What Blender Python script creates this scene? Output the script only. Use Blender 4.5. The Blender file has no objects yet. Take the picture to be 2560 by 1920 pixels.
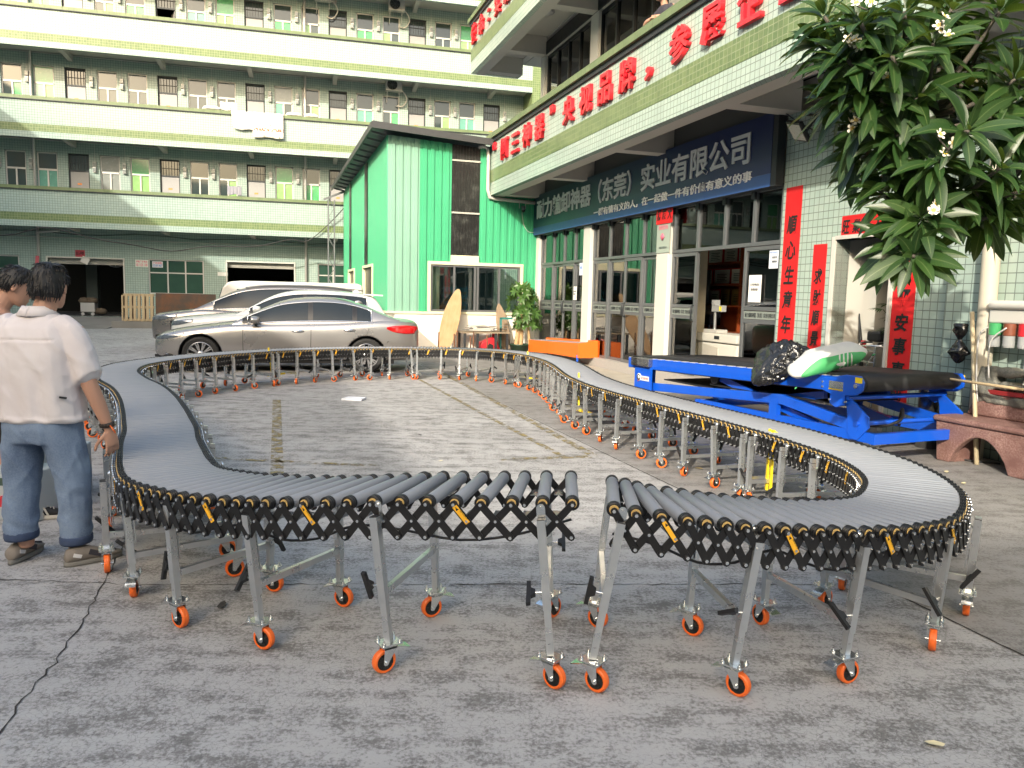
import bpy, bmesh, math, random
from math import sin, cos, pi, radians, atan2, sqrt, hypot
from mathutils import Vector, Matrix, Euler, noise
random.seed(7)
S = bpy.context.scene
COL = S.collection
# ---------------------------------------------------------------- camera
PITCH, ROLL, F = 0.11405, -0.02367, 1910.2
cp, sp, cr, sr = cos(PITCH), sin(PITCH), cos(ROLL), sin(ROLL)
fwd = Vector((0, cp, -sp)); rgt = Vector((1, 0, 0)); dwn = Vector((0, -sp, -cp))
r2 = cr * rgt + sr * dwn; d2 = -sr * rgt + cr * dwn
cd = bpy.data.cameras.new('camera'); cam = bpy.data.objects.new('camera', cd); COL.objects.link(cam)
M = Matrix.Identity(4)
for i in range(3):
    M[i][0], M[i][1], M[i][2] = r2[i], -d2[i], -fwd[i]
M[2][3] = 1.55
cam.matrix_world = M
cd.sensor_width = 36; cd.lens = F / 2560 * 36; cd.clip_start = .05; cd.clip_end = 2000
S.camera = cam
# ---------------------------------------------------------------- sky, sun, exposure
SUN_EL = radians(25)
sun_dir = Vector((.345, .94, -math.tan(SUN_EL))).normalized()      # the way the light travels
W = bpy.data.worlds.new('World'); S.world = W; W.use_nodes = True
wn = W.node_tree.nodes; bg = wn['Background']
sky = wn.new('ShaderNodeTexSky'); sky.sky_type = 'NISHITA'; sky.sun_disc = False
sky.sun_elevation = SUN_EL; sky.sun_rotation = atan2(-sun_dir.x, -sun_dir.y)
sky.air_density = 1.4; sky.dust_density = 6.0; sky.ozone_density = 1.0
hs = wn.new('ShaderNodeHueSaturation'); hs.inputs['Saturation'].default_value = 1.0
W.node_tree.links.new(sky.outputs[0], hs.inputs['Color']); W.node_tree.links.new(hs.outputs[0], bg.inputs[0]); bg.inputs[1].default_value = 0.15
ld = bpy.data.lights.new('sun', 'SUN'); ld.energy = 2.0; ld.angle = radians(.55); ld.color = (1, .93, .80)
sun = bpy.data.objects.new('sun', ld); COL.objects.link(sun)
sun.rotation_euler = sun_dir.to_track_quat('-Z', 'Y').to_euler(); sun.location = (-20, -40, 40)
S.view_settings.view_transform = 'Standard'; S.view_settings.look = 'None'
S.view_settings.gamma = 1; S.view_settings.exposure = 1.5
S.cycles.max_bounces = 6; S.cycles.transparent_max_bounces = 8
S.cycles.use_denoising = True
# ---------------------------------------------------------------- helpers
class MB:
    """collects shapes, then becomes ONE mesh object"""
    def __init__(s): s.v = []; s.f = []; s.m = []; s.s = []
    def add(s, verts, faces, mat=0, smooth=False, M=None):
        o = len(s.v)
        s.v += [tuple(M @ Vector(p)) if M is not None else tuple(p) for p in verts]
        for f in faces:
            s.f.append([i + o for i in f]); s.m.append(mat); s.s.append(smooth)
        return s
    def box(s, x0, x1, y0, y1, z0, z1, mat=0, M=None):
        v = [(x, y, z) for z in (z0, z1) for y in (y0, y1) for x in (x0, x1)]
        return s.add(v, [(0, 2, 3, 1), (4, 5, 7, 6), (0, 1, 5, 4), (2, 6, 7, 3), (0, 4, 6, 2), (1, 3, 7, 5)], mat, False, M)
    def bar(s, a, b, w, h, mat=0, up=(0, 0, 1), M=None):
        a, b = Vector(a), Vector(b); d = b - a; L = d.length; d.normalize(); up = Vector(up)
        if abs(d.dot(up)) > .98: up = Vector((0, 1, 0)) if abs(d.y) < .9 else Vector((1, 0, 0))
        sd = d.cross(up).normalized(); up = sd.cross(d)
        R = Matrix((( d.x, sd.x, up.x, a.x), (d.y, sd.y, up.y, a.y), (d.z, sd.z, up.z, a.z), (0, 0, 0, 1)))
        if M is not None: R = M @ R
        return s.box(0, L, -w / 2, w / 2, -h / 2, h / 2, mat, R)
    def cyl(s, a, b, r0, r1=None, n=12, mat=0, smooth=True, caps=True, M=None):
        a, b = Vector(a), Vector(b); r1 = r0 if r1 is None else r1
        d = (b - a).normalized(); q = Vector((0, 0, 1)) if abs(d.z) < .9 else Vector((1, 0, 0))
        e1 = d.cross(q).normalized(); e2 = d.cross(e1)
        A = [a + r0 * (cos(2 * pi * k / n) * e1 + sin(2 * pi * k / n) * e2) for k in range(n)]
        B = [b + r1 * (cos(2 * pi * k / n) * e1 + sin(2 * pi * k / n) * e2) for k in range(n)]
        s.add(A + B, [((k + 1) % n, k, n + k, n + (k + 1) % n)[::-1] for k in range(n)], mat, smooth, M)
        if caps:
            s.add(A, [tuple(range(n))], mat, False, M); s.add(B, [tuple(range(n))[::-1]], mat, False, M)
        return s
    def tube(s, pts, r, n=8, mat=0, M=None, smooth=True):
        P = [Vector(p) for p in pts]; R = r if isinstance(r, (list, tuple)) else [r] * len(P)
        rings = []; e1 = None
        for i, p in enumerate(P):
            d = (P[min(i + 1, len(P) - 1)] - P[max(i - 1, 0)]).normalized()
            if e1 is None:
                q = Vector((0, 0, 1)) if abs(d.z) < .9 else Vector((1, 0, 0)); e1 = d.cross(q).normalized()
            e1 = (e1 - d * e1.dot(d)).normalized(); e2 = d.cross(e1)
            rings.append([p + R[i] * (cos(2 * pi * k / n) * e1 + sin(2 * pi * k / n) * e2) for k in range(n)])
        return s.loft(rings, mat, smooth, True, M)
    def loft(s, rings, mat=0, smooth=True, caps=True, M=None):
        n = len(rings[0]); v = [p for r in rings for p in r]; f = []
        for i in range(len(rings) - 1):
            for k in range(n):
                a = i * n + k; b = i * n + (k + 1) % n
                f.append((a, b, b + n, a + n))
        if caps: f += [tuple(range(n))[::-1], tuple(range(len(v) - n, len(v)))]
        return s.add(v, f, mat, smooth, M)
    def prism(s, poly, z0, z1, mat=0, M=None):
        n = len(poly)
        A = [(x, y, z0) for x, y in poly] + [(x, y, z1) for x, y in poly]
        f = [tuple(range(n))[::-1], tuple(range(n, 2 * n))] + [(k, (k + 1) % n, n + (k + 1) % n, n + k) for k in range(n)]
        return s.add(A, f, mat, False, M)
    def lathe(s, prof, n=20, mat=0, M=None, smooth=True, mats=None):
        rings = [[(r * cos(2 * pi * k / n), r * sin(2 * pi * k / n), z) for k in range(n)] for r, z in prof]
        if mats is None: return s.loft(rings, mat, smooth, True, M)
        for i in range(len(rings) - 1): s.loft(rings[i:i + 2], mats[i], smooth, False, M)
        return s
    def build(s, name, mats, parent=None, M=None, fix=False):
        me = bpy.data.meshes.new(name); me.from_pydata(s.v, [], s.f)
        for m in (mats if isinstance(mats, (list, tuple)) else [mats]): me.materials.append(m)
        me.polygons.foreach_set('material_index', s.m); me.polygons.foreach_set('use_smooth', s.s)
        if fix:
            bm = bmesh.new(); bm.from_mesh(me); bmesh.ops.remove_doubles(bm, verts=bm.verts, dist=1e-5)
            bmesh.ops.recalc_face_normals(bm, faces=bm.faces); bm.to_mesh(me); bm.free()
        me.update()
        return obj(name, me, parent, M)
def obj(name, me, parent=None, M=None):
    o = bpy.data.objects.new(name, me); COL.objects.link(o)
    if parent is not None: o.parent = parent
    if M is not None: o.matrix_local = M
    return o
def tag(o, label=None, cat=None, group=None, kind=None):
    if label: o['label'] = label
    if cat: o['category'] = cat
    if group: o['group'] = group
    if kind: o['kind'] = kind
    return o
def thing(name, label, cat, loc=(0, 0, 0), rz=0, group=None):
    o = bpy.data.objects.new(name, None); COL.objects.link(o); o.empty_display_size = .1
    o.location = loc; o.rotation_euler = (0, 0, rz)
    return tag(o, label, cat, group)
def copy_tree(o, parent=None):
    c = o.copy(); COL.objects.link(c)
    if parent is not None: c.parent = parent
    for ch in list(o.children): copy_tree(ch, c)
    return c
def evaluated(o, name=None):
    """replace the object's mesh by its modified mesh"""
    dg = bpy.context.evaluated_depsgraph_get(); dg.update()
    me = bpy.data.meshes.new_from_object(o.evaluated_get(dg)); old = o.data
    o.modifiers.clear(); o.data = me
    for p in me.polygons: p.use_smooth = True
    bpy.data.meshes.remove(old); return o
def bevel(o, w=.006, seg=2, ang=40):
    m = o.modifiers.new('bevel', 'BEVEL'); m.width = w; m.segments = seg; m.limit_method = 'ANGLE'; m.angle_limit = radians(ang)
    return o
TXT = {}
def text_mesh(txt, w, h, depth=.01, bold=.02, italic=0):
    """flat lettering, x right, y up, z out, origin lower left, fitted to w x h"""
    key = (txt, round(w, 3), round(h, 3), depth, bold, italic)
    if key in TXT: return TXT[key]
    c = bpy.data.curves.new('lettering', 'FONT'); c.body = txt; c.size = 1; c.offset = bold; c.extrude = .05
    c.resolution_u = 2; c.shear = italic
    o = bpy.data.objects.new('lettering', c); COL.objects.link(o)
    dg = bpy.context.evaluated_depsgraph_get(); dg.update()
    me = bpy.data.meshes.new_from_object(o.evaluated_get(dg)); bpy.data.objects.remove(o)
    X = [v.co.x for v in me.vertices]; Y = [v.co.y for v in me.vertices]
    x0, x1, y0, y1 = min(X), max(X), min(Y), max(Y)
    for v in me.vertices:
        v.co = ((v.co.x - x0) / max(x1 - x0, 1e-6) * w, (v.co.y - y0) / max(y1 - y0, 1e-6) * h, (v.co.z + .05) * 10 * depth)
    me.materials.clear(); TXT[key] = me
    return me
UPRIGHT = Matrix(((1, 0, 0, 0), (0, 0, -1, 0), (0, 1, 0, 0), (0, 0, 0, 1)))   # text x,y,z -> x, z up, facing -y
def lettering(name, txt, x, y, z, w, h, mat, parent, depth=.01, bold=.02, italic=0, Rz=None):
    me = text_mesh(txt, w, h, depth, bold, italic)
    if not me.materials: me.materials.append(mat)
    elif me.materials[0] != mat: me = me.copy(); me.materials[0] = mat
    Mx = Matrix.Translation((x, y, z)) @ (Rz if Rz is not None else Matrix.Identity(4)) @ UPRIGHT
    return obj(name, me, parent, Mx)
def catmull(P, n):
    out = []
    for i in range(len(P) - 1):
        a, b, c, d = P[max(i - 1, 0)], P[i], P[i + 1], P[min(i + 2, len(P) - 1)]
        for k in range(n):
            t = k / n
            out.append(tuple(.5 * (2 * b[j] + (c[j] - a[j]) * t + (2 * a[j] - 5 * b[j] + 4 * c[j] - d[j]) * t * t + (3 * b[j] - a[j] - 3 * c[j] + d[j]) * t ** 3) for j in range(len(b))))
    out.append(tuple(P[-1])); return out
# ---------------------------------------------------------------- materials
MAT = {}
class NT:
    def __init__(s, name):
        s.m = bpy.data.materials.new(name); s.m.use_nodes = True; s.t = s.m.node_tree; s.b = s.t.nodes['Principled BSDF']
    def n(s, typ, **kw):
        x = s.t.nodes.new(typ)
        for k, v in kw.items():
            if k.startswith('i_'): x.inputs[k[2:].replace('_', ' ')].default_value = v
            else: setattr(x, k, v)
        return x
    def l(s, a, b): s.t.links.new(a, b)
    def mix(s, fac, a, b):
        x = s.n('ShaderNodeMix', data_type='RGBA')
        for sock, val in ((x.inputs[0], fac), (x.inputs[6], a), (x.inputs[7], b)):
            if hasattr(val, 'is_linked'): s.l(val, sock)
            else: sock.default_value = (*val, 1) if isinstance(val, tuple) and len(val) == 3 else val
        return x.outputs[2]
    def ramp(s, fac, a, b, c0=(0, 0, 0), c1=(1, 1, 1)):
        x = s.n('ShaderNodeValToRGB'); s.l(fac, x.inputs[0])
        x.color_ramp.elements[0].position = a; x.color_ramp.elements[1].position = b
        x.color_ramp.elements[0].color = (*c0, 1); x.color_ramp.elements[1].color = (*c1, 1)
        return x.outputs[0]
    def noise(s, scale, detail=4, rough=.55, vec=None):
        x = s.n('ShaderNodeTexNoise'); x.inputs['Scale'].default_value = scale; x.inputs['Detail'].default_value = detail
        x.inputs['Roughness'].default_value = rough
        s.l(vec if vec is not None else s.obj(), x.inputs['Vector']); return x.outputs['Fac']
    def obj(s):
        if not hasattr(s, '_o'): s._o = s.n('ShaderNodeTexCoord').outputs['Object']
        return s._o
    def bump(s, h, strength=.2, dist=.02):
        x = s.n('ShaderNodeBump'); x.inputs['Strength'].default_value = strength; x.inputs['Distance'].default_value = dist
        s.l(h, x.inputs['Height']); s.l(x.outputs[0], s.b.inputs['Normal'])
def mat(name, col, rough=.5, metal=0, var=.12, scale=8, bump=0, spec=.5, coat=0, emit=0):
    """plain procedural material: colour with a noise-driven variation in tone and gloss"""
    if name in MAT: return MAT[name]
    t = NT(name); f = t.noise(scale, 5)
    c = t.mix(f, tuple(max(0, x * (1 - var)) for x in col), tuple(min(1, x * (1 + var)) for x in col))
    t.l(c, t.b.inputs['Base Color'])
    t.l(t.ramp(f, .2, .8, (max(0, rough - .07),) * 3, (min(1, rough + .07),) * 3), t.b.inputs['Roughness'])
    t.b.inputs['Metallic'].default_value = metal; t.b.inputs['Specular IOR Level'].default_value = spec
    t.b.inputs['Coat Weight'].default_value = coat; t.b.inputs['Coat Roughness'].default_value = .06
    if bump: t.bump(t.noise(scale * 6, 4), bump, .01)
    if emit:
        t.l(c, t.b.inputs['Emission Color']); t.b.inputs['Emission Strength'].default_value = emit
    MAT[name] = t.m; return t.m
def tile_mat(name, c1, c2, grout, size=.095, gap=.06, rough=.22, stain=.35):
    if name in MAT: return MAT[name]
    t = NT(name); sx = t.n('ShaderNodeSeparateXYZ'); t.l(t.obj(), sx.inputs[0])
    ad = t.n('ShaderNodeMath', operation='ADD'); t.l(sx.outputs[0], ad.inputs[0]); t.l(sx.outputs[1], ad.inputs[1])
    cx = t.n('ShaderNodeCombineXYZ'); t.l(ad.outputs[0], cx.inputs[0]); t.l(sx.outputs[2], cx.inputs[1])
    br = t.n('ShaderNodeTexBrick', offset=0, squash=1); t.l(cx.outputs[0], br.inputs['Vector'])
    br.inputs['Scale'].default_value = 1; br.inputs['Brick Width'].default_value = size; br.inputs['Row Height'].default_value = size
    br.inputs['Mortar Size'].default_value = size * gap; br.inputs['Mortar Smooth'].default_value = .1; br.inputs['Bias'].default_value = -.2
    br.inputs['Color1'].default_value = (*c1, 1); br.inputs['Color2'].default_value = (*c2, 1); br.inputs['Mortar'].default_value = (*grout, 1)
    # rain streaks: noise stretched in z
    mp = t.n('ShaderNodeMapping'); mp.inputs['Scale'].default_value = (3.2, 3.2, .35); t.l(t.obj(), mp.inputs[0])
    st = t.ramp(t.noise(1, 6, .65, mp.outputs[0]), .52, .8)
    ml = t.n('ShaderNodeMath', operation='MULTIPLY'); t.l(st, ml.inputs[0]); ml.inputs[1].default_value = stain
    c = t.mix(ml.outputs[0], br.outputs[0], tuple(x * .62 for x in c1))
    t.l(c, t.b.inputs['Base Color']); 
    rr = t.ramp(br.outputs['Fac'], .0, 1, (rough,) * 3, (.8,) * 3); t.l(rr, t.b.inputs['Roughness'])
    iv = t.n('ShaderNodeMath', operation='SUBTRACT'); iv.inputs[0].default_value = 1; t.l(br.outputs['Fac'], iv.inputs[1])
    t.bump(iv.outputs[0], .35, .004)
    MAT[name] = t.m; return t.m
def glass_mat(name, tint=(.75, .85, .82), refl=.9, rough=.01, dark=0.0):
    """thin pane: see-through with a Fresnel mirror"""
    if name in MAT: return MAT[name]
    t = NT(name); t.t.nodes.remove(t.b)
    tr = t.n('ShaderNodeBsdfTransparent'); tr.inputs[0].default_value = (*tint, 1)
    gl = t.n('ShaderNodeBsdfGlossy'); gl.inputs['Roughness'].default_value = rough; gl.inputs[0].default_value = (refl, refl, refl, 1)
    lw = t.n('ShaderNodeFresnel'); lw.inputs[0].default_value = 1.5
    nz = t.n('ShaderNodeBump'); nz.inputs['Strength'].default_value = .02; t.l(t.noise(1.3, 2), nz.inputs['Height']); t.l(nz.outputs[0], gl.inputs['Normal'])
    mu = t.n('ShaderNodeMath', operation='MULTIPLY_ADD'); t.l(lw.outputs[0], mu.inputs[0]); mu.inputs[1].default_value = 1.6; mu.inputs[2].default_value = .03
    mx = t.n('ShaderNodeMixShader'); t.l(mu.outputs[0], mx.inputs[0]); t.l(tr.outputs[0], mx.inputs[1]); t.l(gl.outputs[0], mx.inputs[2])
    t.l(mx.outputs[0], t.t.nodes['Material Output'].inputs[0]); MAT[name] = t.m; return t.m
def rust_mat(name, base, rust, thr=.5, rough=.6, metal=.3, scale=2.5):
    if name in MAT: return MAT[name]
    t = NT(name); f = t.ramp(t.noise(scale, 8, .65), thr - .12, thr + .12)
    g = t.noise(scale * 9, 4)
    c = t.mix(f, t.mix(g, tuple(x * .75 for x in base), base), t.mix(g, tuple(x * .6 for x in rust), rust))
    t.l(c, t.b.inputs['Base Color']); t.b.inputs['Roughness'].default_value = rough; t.b.inputs['Metallic'].default_value = metal
    t.bump(g, .15, .004); MAT[name] = t.m; return t.m
mint = tile_mat('mint_tile', (.31, .40, .365), (.35, .435, .395), (.13, .18, .155))
mint2 = tile_mat('mint_tile_shop', (.33, .42, .37), (.375, .455, .405), (.12, .15, .135), .1, .05)
green_tile = tile_mat('green_tile', (.10, .155, .06), (.145, .20, .08), (.24, .28, .17), .095, .06, .3, .5)
green_cap = tile_mat('green_cap_tile', (.11, .155, .07), (.145, .19, .09), (.13, .17, .09), .2, .03, .4, .8)
plaster = mat('soffit_plaster', (.46, .45, .42), .9, 0, .08, 1.2)
white_paint = mat('white_paint', (.52, .51, .47), .7, 0, .07, 1.5)
frame_white = mat('white_aluminium', (.50, .49, .47), .4, .2, .06)
frame_grey = mat('grey_aluminium', (.16, .17, .18), .42, .5, .08)
dark_metal = mat('dark_metal', (.03, .035, .04), .5, .3)
pane = mat('dorm_glass', (.035, .05, .05), .04, 0, .3, 1.2, 0, 1.0)
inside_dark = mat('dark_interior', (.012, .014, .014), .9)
black_plastic = mat('black_plastic', (.012, .012, .014), .45, 0, .2, 10)
steel = mat('galvanised_steel', (.60, .62, .63), .3, .85, .14, 14)
zinc = mat('zinc_plate', (.72, .74, .74), .22, .95, .1, 20)
orange_rubber = mat('orange_polyurethane', (.80, .145, .02), .42, 0, .1, 12)
yellow_paint = mat('yellow_paint', (.86, .63, .02), .4, 0, .1, 8)
red_paper = mat('red_paper', (.56, .010, .012), .6, 0, .08, 2)
red_letter = mat('red_acrylic', (.62, .018, .03), .35, 0, .06, 2)
ink = mat('black_ink', (.01, .01, .01), .7)
# ================================================================ ground
def ground_mat():
    t = NT('worn_concrete'); o = t.obj()
    big = t.noise(.5, 5, .6); mid = t.noise(7, 7, .66); fine = t.noise(55, 8, .75)
    # streaks that run across the yard
    mp = t.n('ShaderNodeMapping'); mp.inputs['Scale'].default_value = (.7, 2.6, 1); mp.inputs['Rotation'].default_value = (0, 0, radians(-12)); t.l(o, mp.inputs[0])
    strk = t.noise(2.6, 8, .7, mp.outputs[0])
    a = t.n('ShaderNodeMath', operation='MULTIPLY_ADD'); t.l(mid, a.inputs[0]); a.inputs[1].default_value = .45
    b = t.n('ShaderNodeMath', operation='MULTIPLY_ADD'); t.l(strk, b.inputs[0]); b.inputs[1].default_value = .55; b.inputs[2].default_value = 0
    t.l(b.outputs[0], a.inputs[2])
    c = t.n('ShaderNodeMath', operation='MULTIPLY_ADD'); t.l(fine, c.inputs[0]); c.inputs[1].default_value = .8; t.l(a.outputs[0], c.inputs[2])
    w = t.ramp(c.outputs[0], .80, .93)                    # worn pale skin against the darker base
    w2 = t.ramp(big, .35, .68)
    pale = t.mix(w2, (.36, .352, .345), (.43, .422, .415)); darkc = t.mix(w2, (.145, .14, .134), (.19, .184, .177))
    col = t.mix(w, darkc, pale)
    # slab right of the joint is darker and browner
    sx = t.n('ShaderNodeSeparateXYZ'); t.l(o, sx.inputs[0])
    e = t.n('ShaderNodeMath', operation='MULTIPLY_ADD'); t.l(sx.outputs[1], e.inputs[0]); e.inputs[1].default_value = .317; t.l(sx.outputs[0], e.inputs[2])
    side = t.ramp(e.outputs[0], 3.36, 3.40)
    mr = t.n('ShaderNodeMapRange'); t.l(e.outputs[0], mr.inputs[0]); mr.inputs[1].default_value = 3.355; mr.inputs[2].default_value = 3.385
    col = t.mix(mr.outputs[0], col, t.mix(.5, col, (.13, .118, .105)))
    # hairline crazing
    vo = t.n('ShaderNodeTexVoronoi', feature='DISTANCE_TO_EDGE'); vo.inputs['Scale'].default_value = 34
    ws = t.n('ShaderNodeVectorMath', operation='MULTIPLY_ADD'); wn_ = t.n('ShaderNodeTexNoise'); wn_.inputs['Scale'].default_value = 7; t.l(o, wn_.inputs[0])
    t.l(wn_.outputs['Color'], ws.inputs[0]); ws.inputs[1].default_value = (.10, .10, .10); t.l(o, ws.inputs[2]); t.l(ws.outputs[0], vo.inputs['Vector'])
    cr_ = t.ramp(vo.outputs['Distance'], .0, .035)
    msk = t.ramp(t.noise(.9, 4), .42, .6)
    k = t.n('ShaderNodeMath', operation='MAXIMUM'); t.l(cr_, k.inputs[0])
    inv = t.n('ShaderNodeMath', operation='SUBTRACT'); inv.inputs[0].default_value = 1; t.l(msk, inv.inputs[1]); t.l(inv.outputs[0], k.inputs[1])
    kk = t.n('ShaderNodeMath', operation='MULTIPLY_ADD'); t.l(k.outputs[0], kk.inputs[0]); kk.inputs[1].default_value = .5; kk.inputs[2].default_value = .5
    mu = t.n('ShaderNodeMix', data_type='RGBA', blend_type='MULTIPLY'); mu.inputs[0].default_value = 1; t.l(col, mu.inputs[6]); t.l(kk.outputs[0], mu.inputs[7])
    t.l(mu.outputs[2], t.b.inputs['Base Color'])
    t.l(t.ramp(fine, .3, .7, (.62,) * 3, (.9,) * 3), t.b.inputs['Roughness']); t.b.inputs['Specular IOR Level'].default_value = .35
    t.bump(c.outputs[0], .35, .012); return t.m
conc = ground_mat()
g = MB(); g.add([(-300, -300, 0), (300, -300, 0), (300, 300, 0), (-300, 300, 0)], [(0, 1, 2, 3)])
tag(g.build('ground', conc), kind='structure')
# expansion joints and a crack, sunk lines a few mm wide
joint_m = mat('joint_dirt', (.03, .027, .025), .95)
def strip(mb, pts, w, z=.004, jit=0, wj=0):
    P = [Vector((x, y)) for x, y in pts]
    if jit:
        Q = []
        for a, b in zip(P, P[1:]):
            n_ = max(2, int((b - a).length / .05))
            for k in range(n_): Q.append(a.lerp(b, k / n_))
        Q.append(P[-1]); P = [q + Vector((random.gauss(0, jit), random.gauss(0, jit))) for q in Q]
    L, R_ = [], []
    for i, p in enumerate(P):
        d = (P[min(i + 1, len(P) - 1)] - P[max(i - 1, 0)]).normalized(); n_ = Vector((-d.y, d.x)); ww = w * (1 + random.uniform(-wj, wj))
        L.append((*(p + n_ * ww / 2), z)); R_.append((*(p - n_ * ww / 2), z))
    k = len(P); mb.add(L + R_, [(i, k + i, k + i + 1, i + 1) for i in range(k - 1)])
j = MB()
strip(j, [(-3.2, 20.6), (.9, 7.72), (1.62, 5.5), (2.35, 3.2), (3.4, -.2)], .012, .003, .002, .3)
strip(j, [(-1.45, .9), (-1.76, 2.5), (-1.84, 2.89), (-1.95, 3.33), (-2.12, 3.86), (-2.24, 4.22), (-2.75, 5.6), (-4, 9.5)], .006, .003, .007, .6)
strip(j, [(-9, 3.75), (-3.2, 3.9), (-1.9, 3.86), (.2, 4.0), (1.9, 4.1)], .006, .003, .006, .7)
strip(j, [(-9, 7.9), (-3, 8.4), (.7, 8.9)], .008, .003, .006, .7)
tag(j.build('ground_joint', joint_m), kind='structure')
# worn yellow parking lines
t = NT('worn_yellow_line'); f_ = t.ramp(t.noise(9, 7, .7), .46, .58)
tr_ = t.n('ShaderNodeBsdfTransparent'); mx_ = t.n('ShaderNodeMixShader'); t.l(f_, mx_.inputs[0])
t.b.inputs['Base Color'].default_value = (.25, .20, .09, 1); t.b.inputs['Roughness'].default_value = .8
t.l(tr_.outputs[0], mx_.inputs[1]); t.l(t.b.outputs[0], mx_.inputs[2]); t.l(mx_.outputs[0], t.t.nodes['Material Output'].inputs[0])
for pts, w in (([(-3.35, 10.8), (-1.96, 6.3)], .11), ([(-2.9, 6.95), (-1.2, 6.75)], .08), ([(-2.05, 14.9), (.52, 7.35)], .07),
               ([(-1.4, 15.2), (.82, 7.45)], .10), ([(-.1, 7.15), (.85, 7.4)], .09)):
    y = MB(); strip(y, pts, w, .006); tag(y.build('parking_line', t.m), kind='structure')
# ================================================================ buildings: helpers
def wall_holes(mb, x0, x1, z0, z1, y0, y1, holes, mat=0):
    """solid wall in the xz plane with rectangular openings (x0,x1,z0,z1)"""
    xs = sorted({x0, x1} | {v for h in holes for v in h[:2] if x0 < v < x1})
    for a, b in zip(xs, xs[1:]):
        m_ = (a + b) / 2; cuts = sorted((h[2], h[3]) for h in holes if h[0] < m_ < h[1]); z = z0
        for c, d in cuts:
            if c > z: mb.box(a, b, y0, y1, z, c, mat)
            z = max(z, d)
        if z < z1: mb.box(a, b, y0, y1, z, z1, mat)
# ================================================================ dormitory block across the yard
dorm = thing('dormitory_building', 'long mint tiled block across the yard with green banded balconies', 'building', (-20.105, 30, 0), atan2(.252, .968))
X0, X1 = -5.0, 21.4
FL = [4.2 + 3.385 * k for k in range(4)]
wins = []; doors = []
for k in range(-2, 6):
    d = 2.2 + 3.46 * k
    for x in (d + 1.18, d + 2.32):
        if X0 + .3 < x < X1 - 1: wins.append(x)
    if X0 + .3 < d < X1 - 1: doors.append(d)
WW, DW = .75, .78
w = MB()
for z in FL:
    holes = [(x, x + WW, z + .95, z + 2.73) for x in wins] + [(x, x + DW, z, z + 2.73) for x in doors]
    wall_holes(w, X0, X1, z, z + 3.385, 1.5, 1.75, holes)
gh = [(1.3, 4.13, .3, 2.70), (-1.5, .25, 1.3, 2.75), (5.1, 7.3, 1.3, 2.77), (8.26, 11.05, .3, 2.75), (12.07, 14.4, 1.45, 2.80)]
wall_holes(w, X0, X1, 0, 4.2, 1.5, 1.75, gh)
w.box(X1, X1 + .45, -.02, 9, 0, 18, 1); w.box(X0, X1, 1.75, 9, 17.7, 17.9, 2)
w.build('wall', [mint, green_tile, plaster], dorm)
# rooms behind: dark shells so that openings have depth
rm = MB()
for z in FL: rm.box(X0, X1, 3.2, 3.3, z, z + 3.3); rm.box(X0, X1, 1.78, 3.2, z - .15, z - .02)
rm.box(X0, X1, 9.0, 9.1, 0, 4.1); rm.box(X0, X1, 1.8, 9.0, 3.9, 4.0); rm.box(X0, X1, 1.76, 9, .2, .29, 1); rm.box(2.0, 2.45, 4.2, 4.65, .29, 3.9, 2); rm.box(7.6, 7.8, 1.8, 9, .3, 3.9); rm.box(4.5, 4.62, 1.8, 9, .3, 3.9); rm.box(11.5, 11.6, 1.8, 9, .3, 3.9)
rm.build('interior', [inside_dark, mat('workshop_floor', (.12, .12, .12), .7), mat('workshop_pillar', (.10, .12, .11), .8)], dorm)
grn1 = mat('green_curtain', (.06, .33, .12), .25, 0, .3, 5, 0, .5, 1.0); grn2 = mat('lime_curtain', (.22, .42, .14), .25, 0, .25, 5, 0, .5, 1.0)
gry1 = mat('grey_curtain', (.22, .24, .23), .25, 0, .2, 5, 0, .5, 1.0); teal1 = mat('teal_curtain', (.10, .30, .24), .25, 0, .25, 5, 0, .5, 1.0)
fr = MB(); y = 1.60
for a in ((0, .045, 0, 1.78), (WW - .045, WW, 0, 1.78), (0, WW, 0, .05), (0, WW, 1.73, 1.78), (0, WW, 1.06, 1.13), (WW / 2 - .03, WW / 2 + .03, .05, 1.06)):
    fr.box(a[0], a[1], y - .03, y + .04, a[2], a[3])
fr.box(-.05, WW + .05, 1.44, 1.6, -.05, -.004)
def pane_mesh(a, b, c):
    q = MB(); q.box(.04, WW / 2, y, y + .012, .05, 1.06, 0); q.box(WW / 2, WW - .04, y + .014, y + .026, .05, 1.06, 1); q.box(.04, WW - .04, y, y + .012, 1.13, 1.73, 2)
    return q, [a, b, c]
kinds = [(grn1, grn1, pane), (teal1, teal1, pane), (pane, grn1, pane), (grn2, pane, pane), (gry1, gry1, gry1), (teal1, pane, gry1), (pane, pane, pane), (grn2, grn2, grn1), (pane, grn2, pane), (teal1, grn2, grn1)]
fr_me = None; pm = {}
rw = random.Random(3)
for z in FL:
    for x in wins:
        Mx = Matrix.Translation((x, 0, z + .95))
        if fr_me is None: f = fr.build('window', frame_white, dorm, Mx); fr_me = f.data
        else: f = obj('window', fr_me, dorm, Mx)
        k = rw.choice([0, 0, 1, 2, 3, 4, 5, 6, 6, 7, 8, 9])
        if k not in pm: q, ms = pane_mesh(*kinds[k]); p = q.build('pane', ms, f); pm[k] = p.data
        else: obj('pane', pm[k], f)
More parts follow.
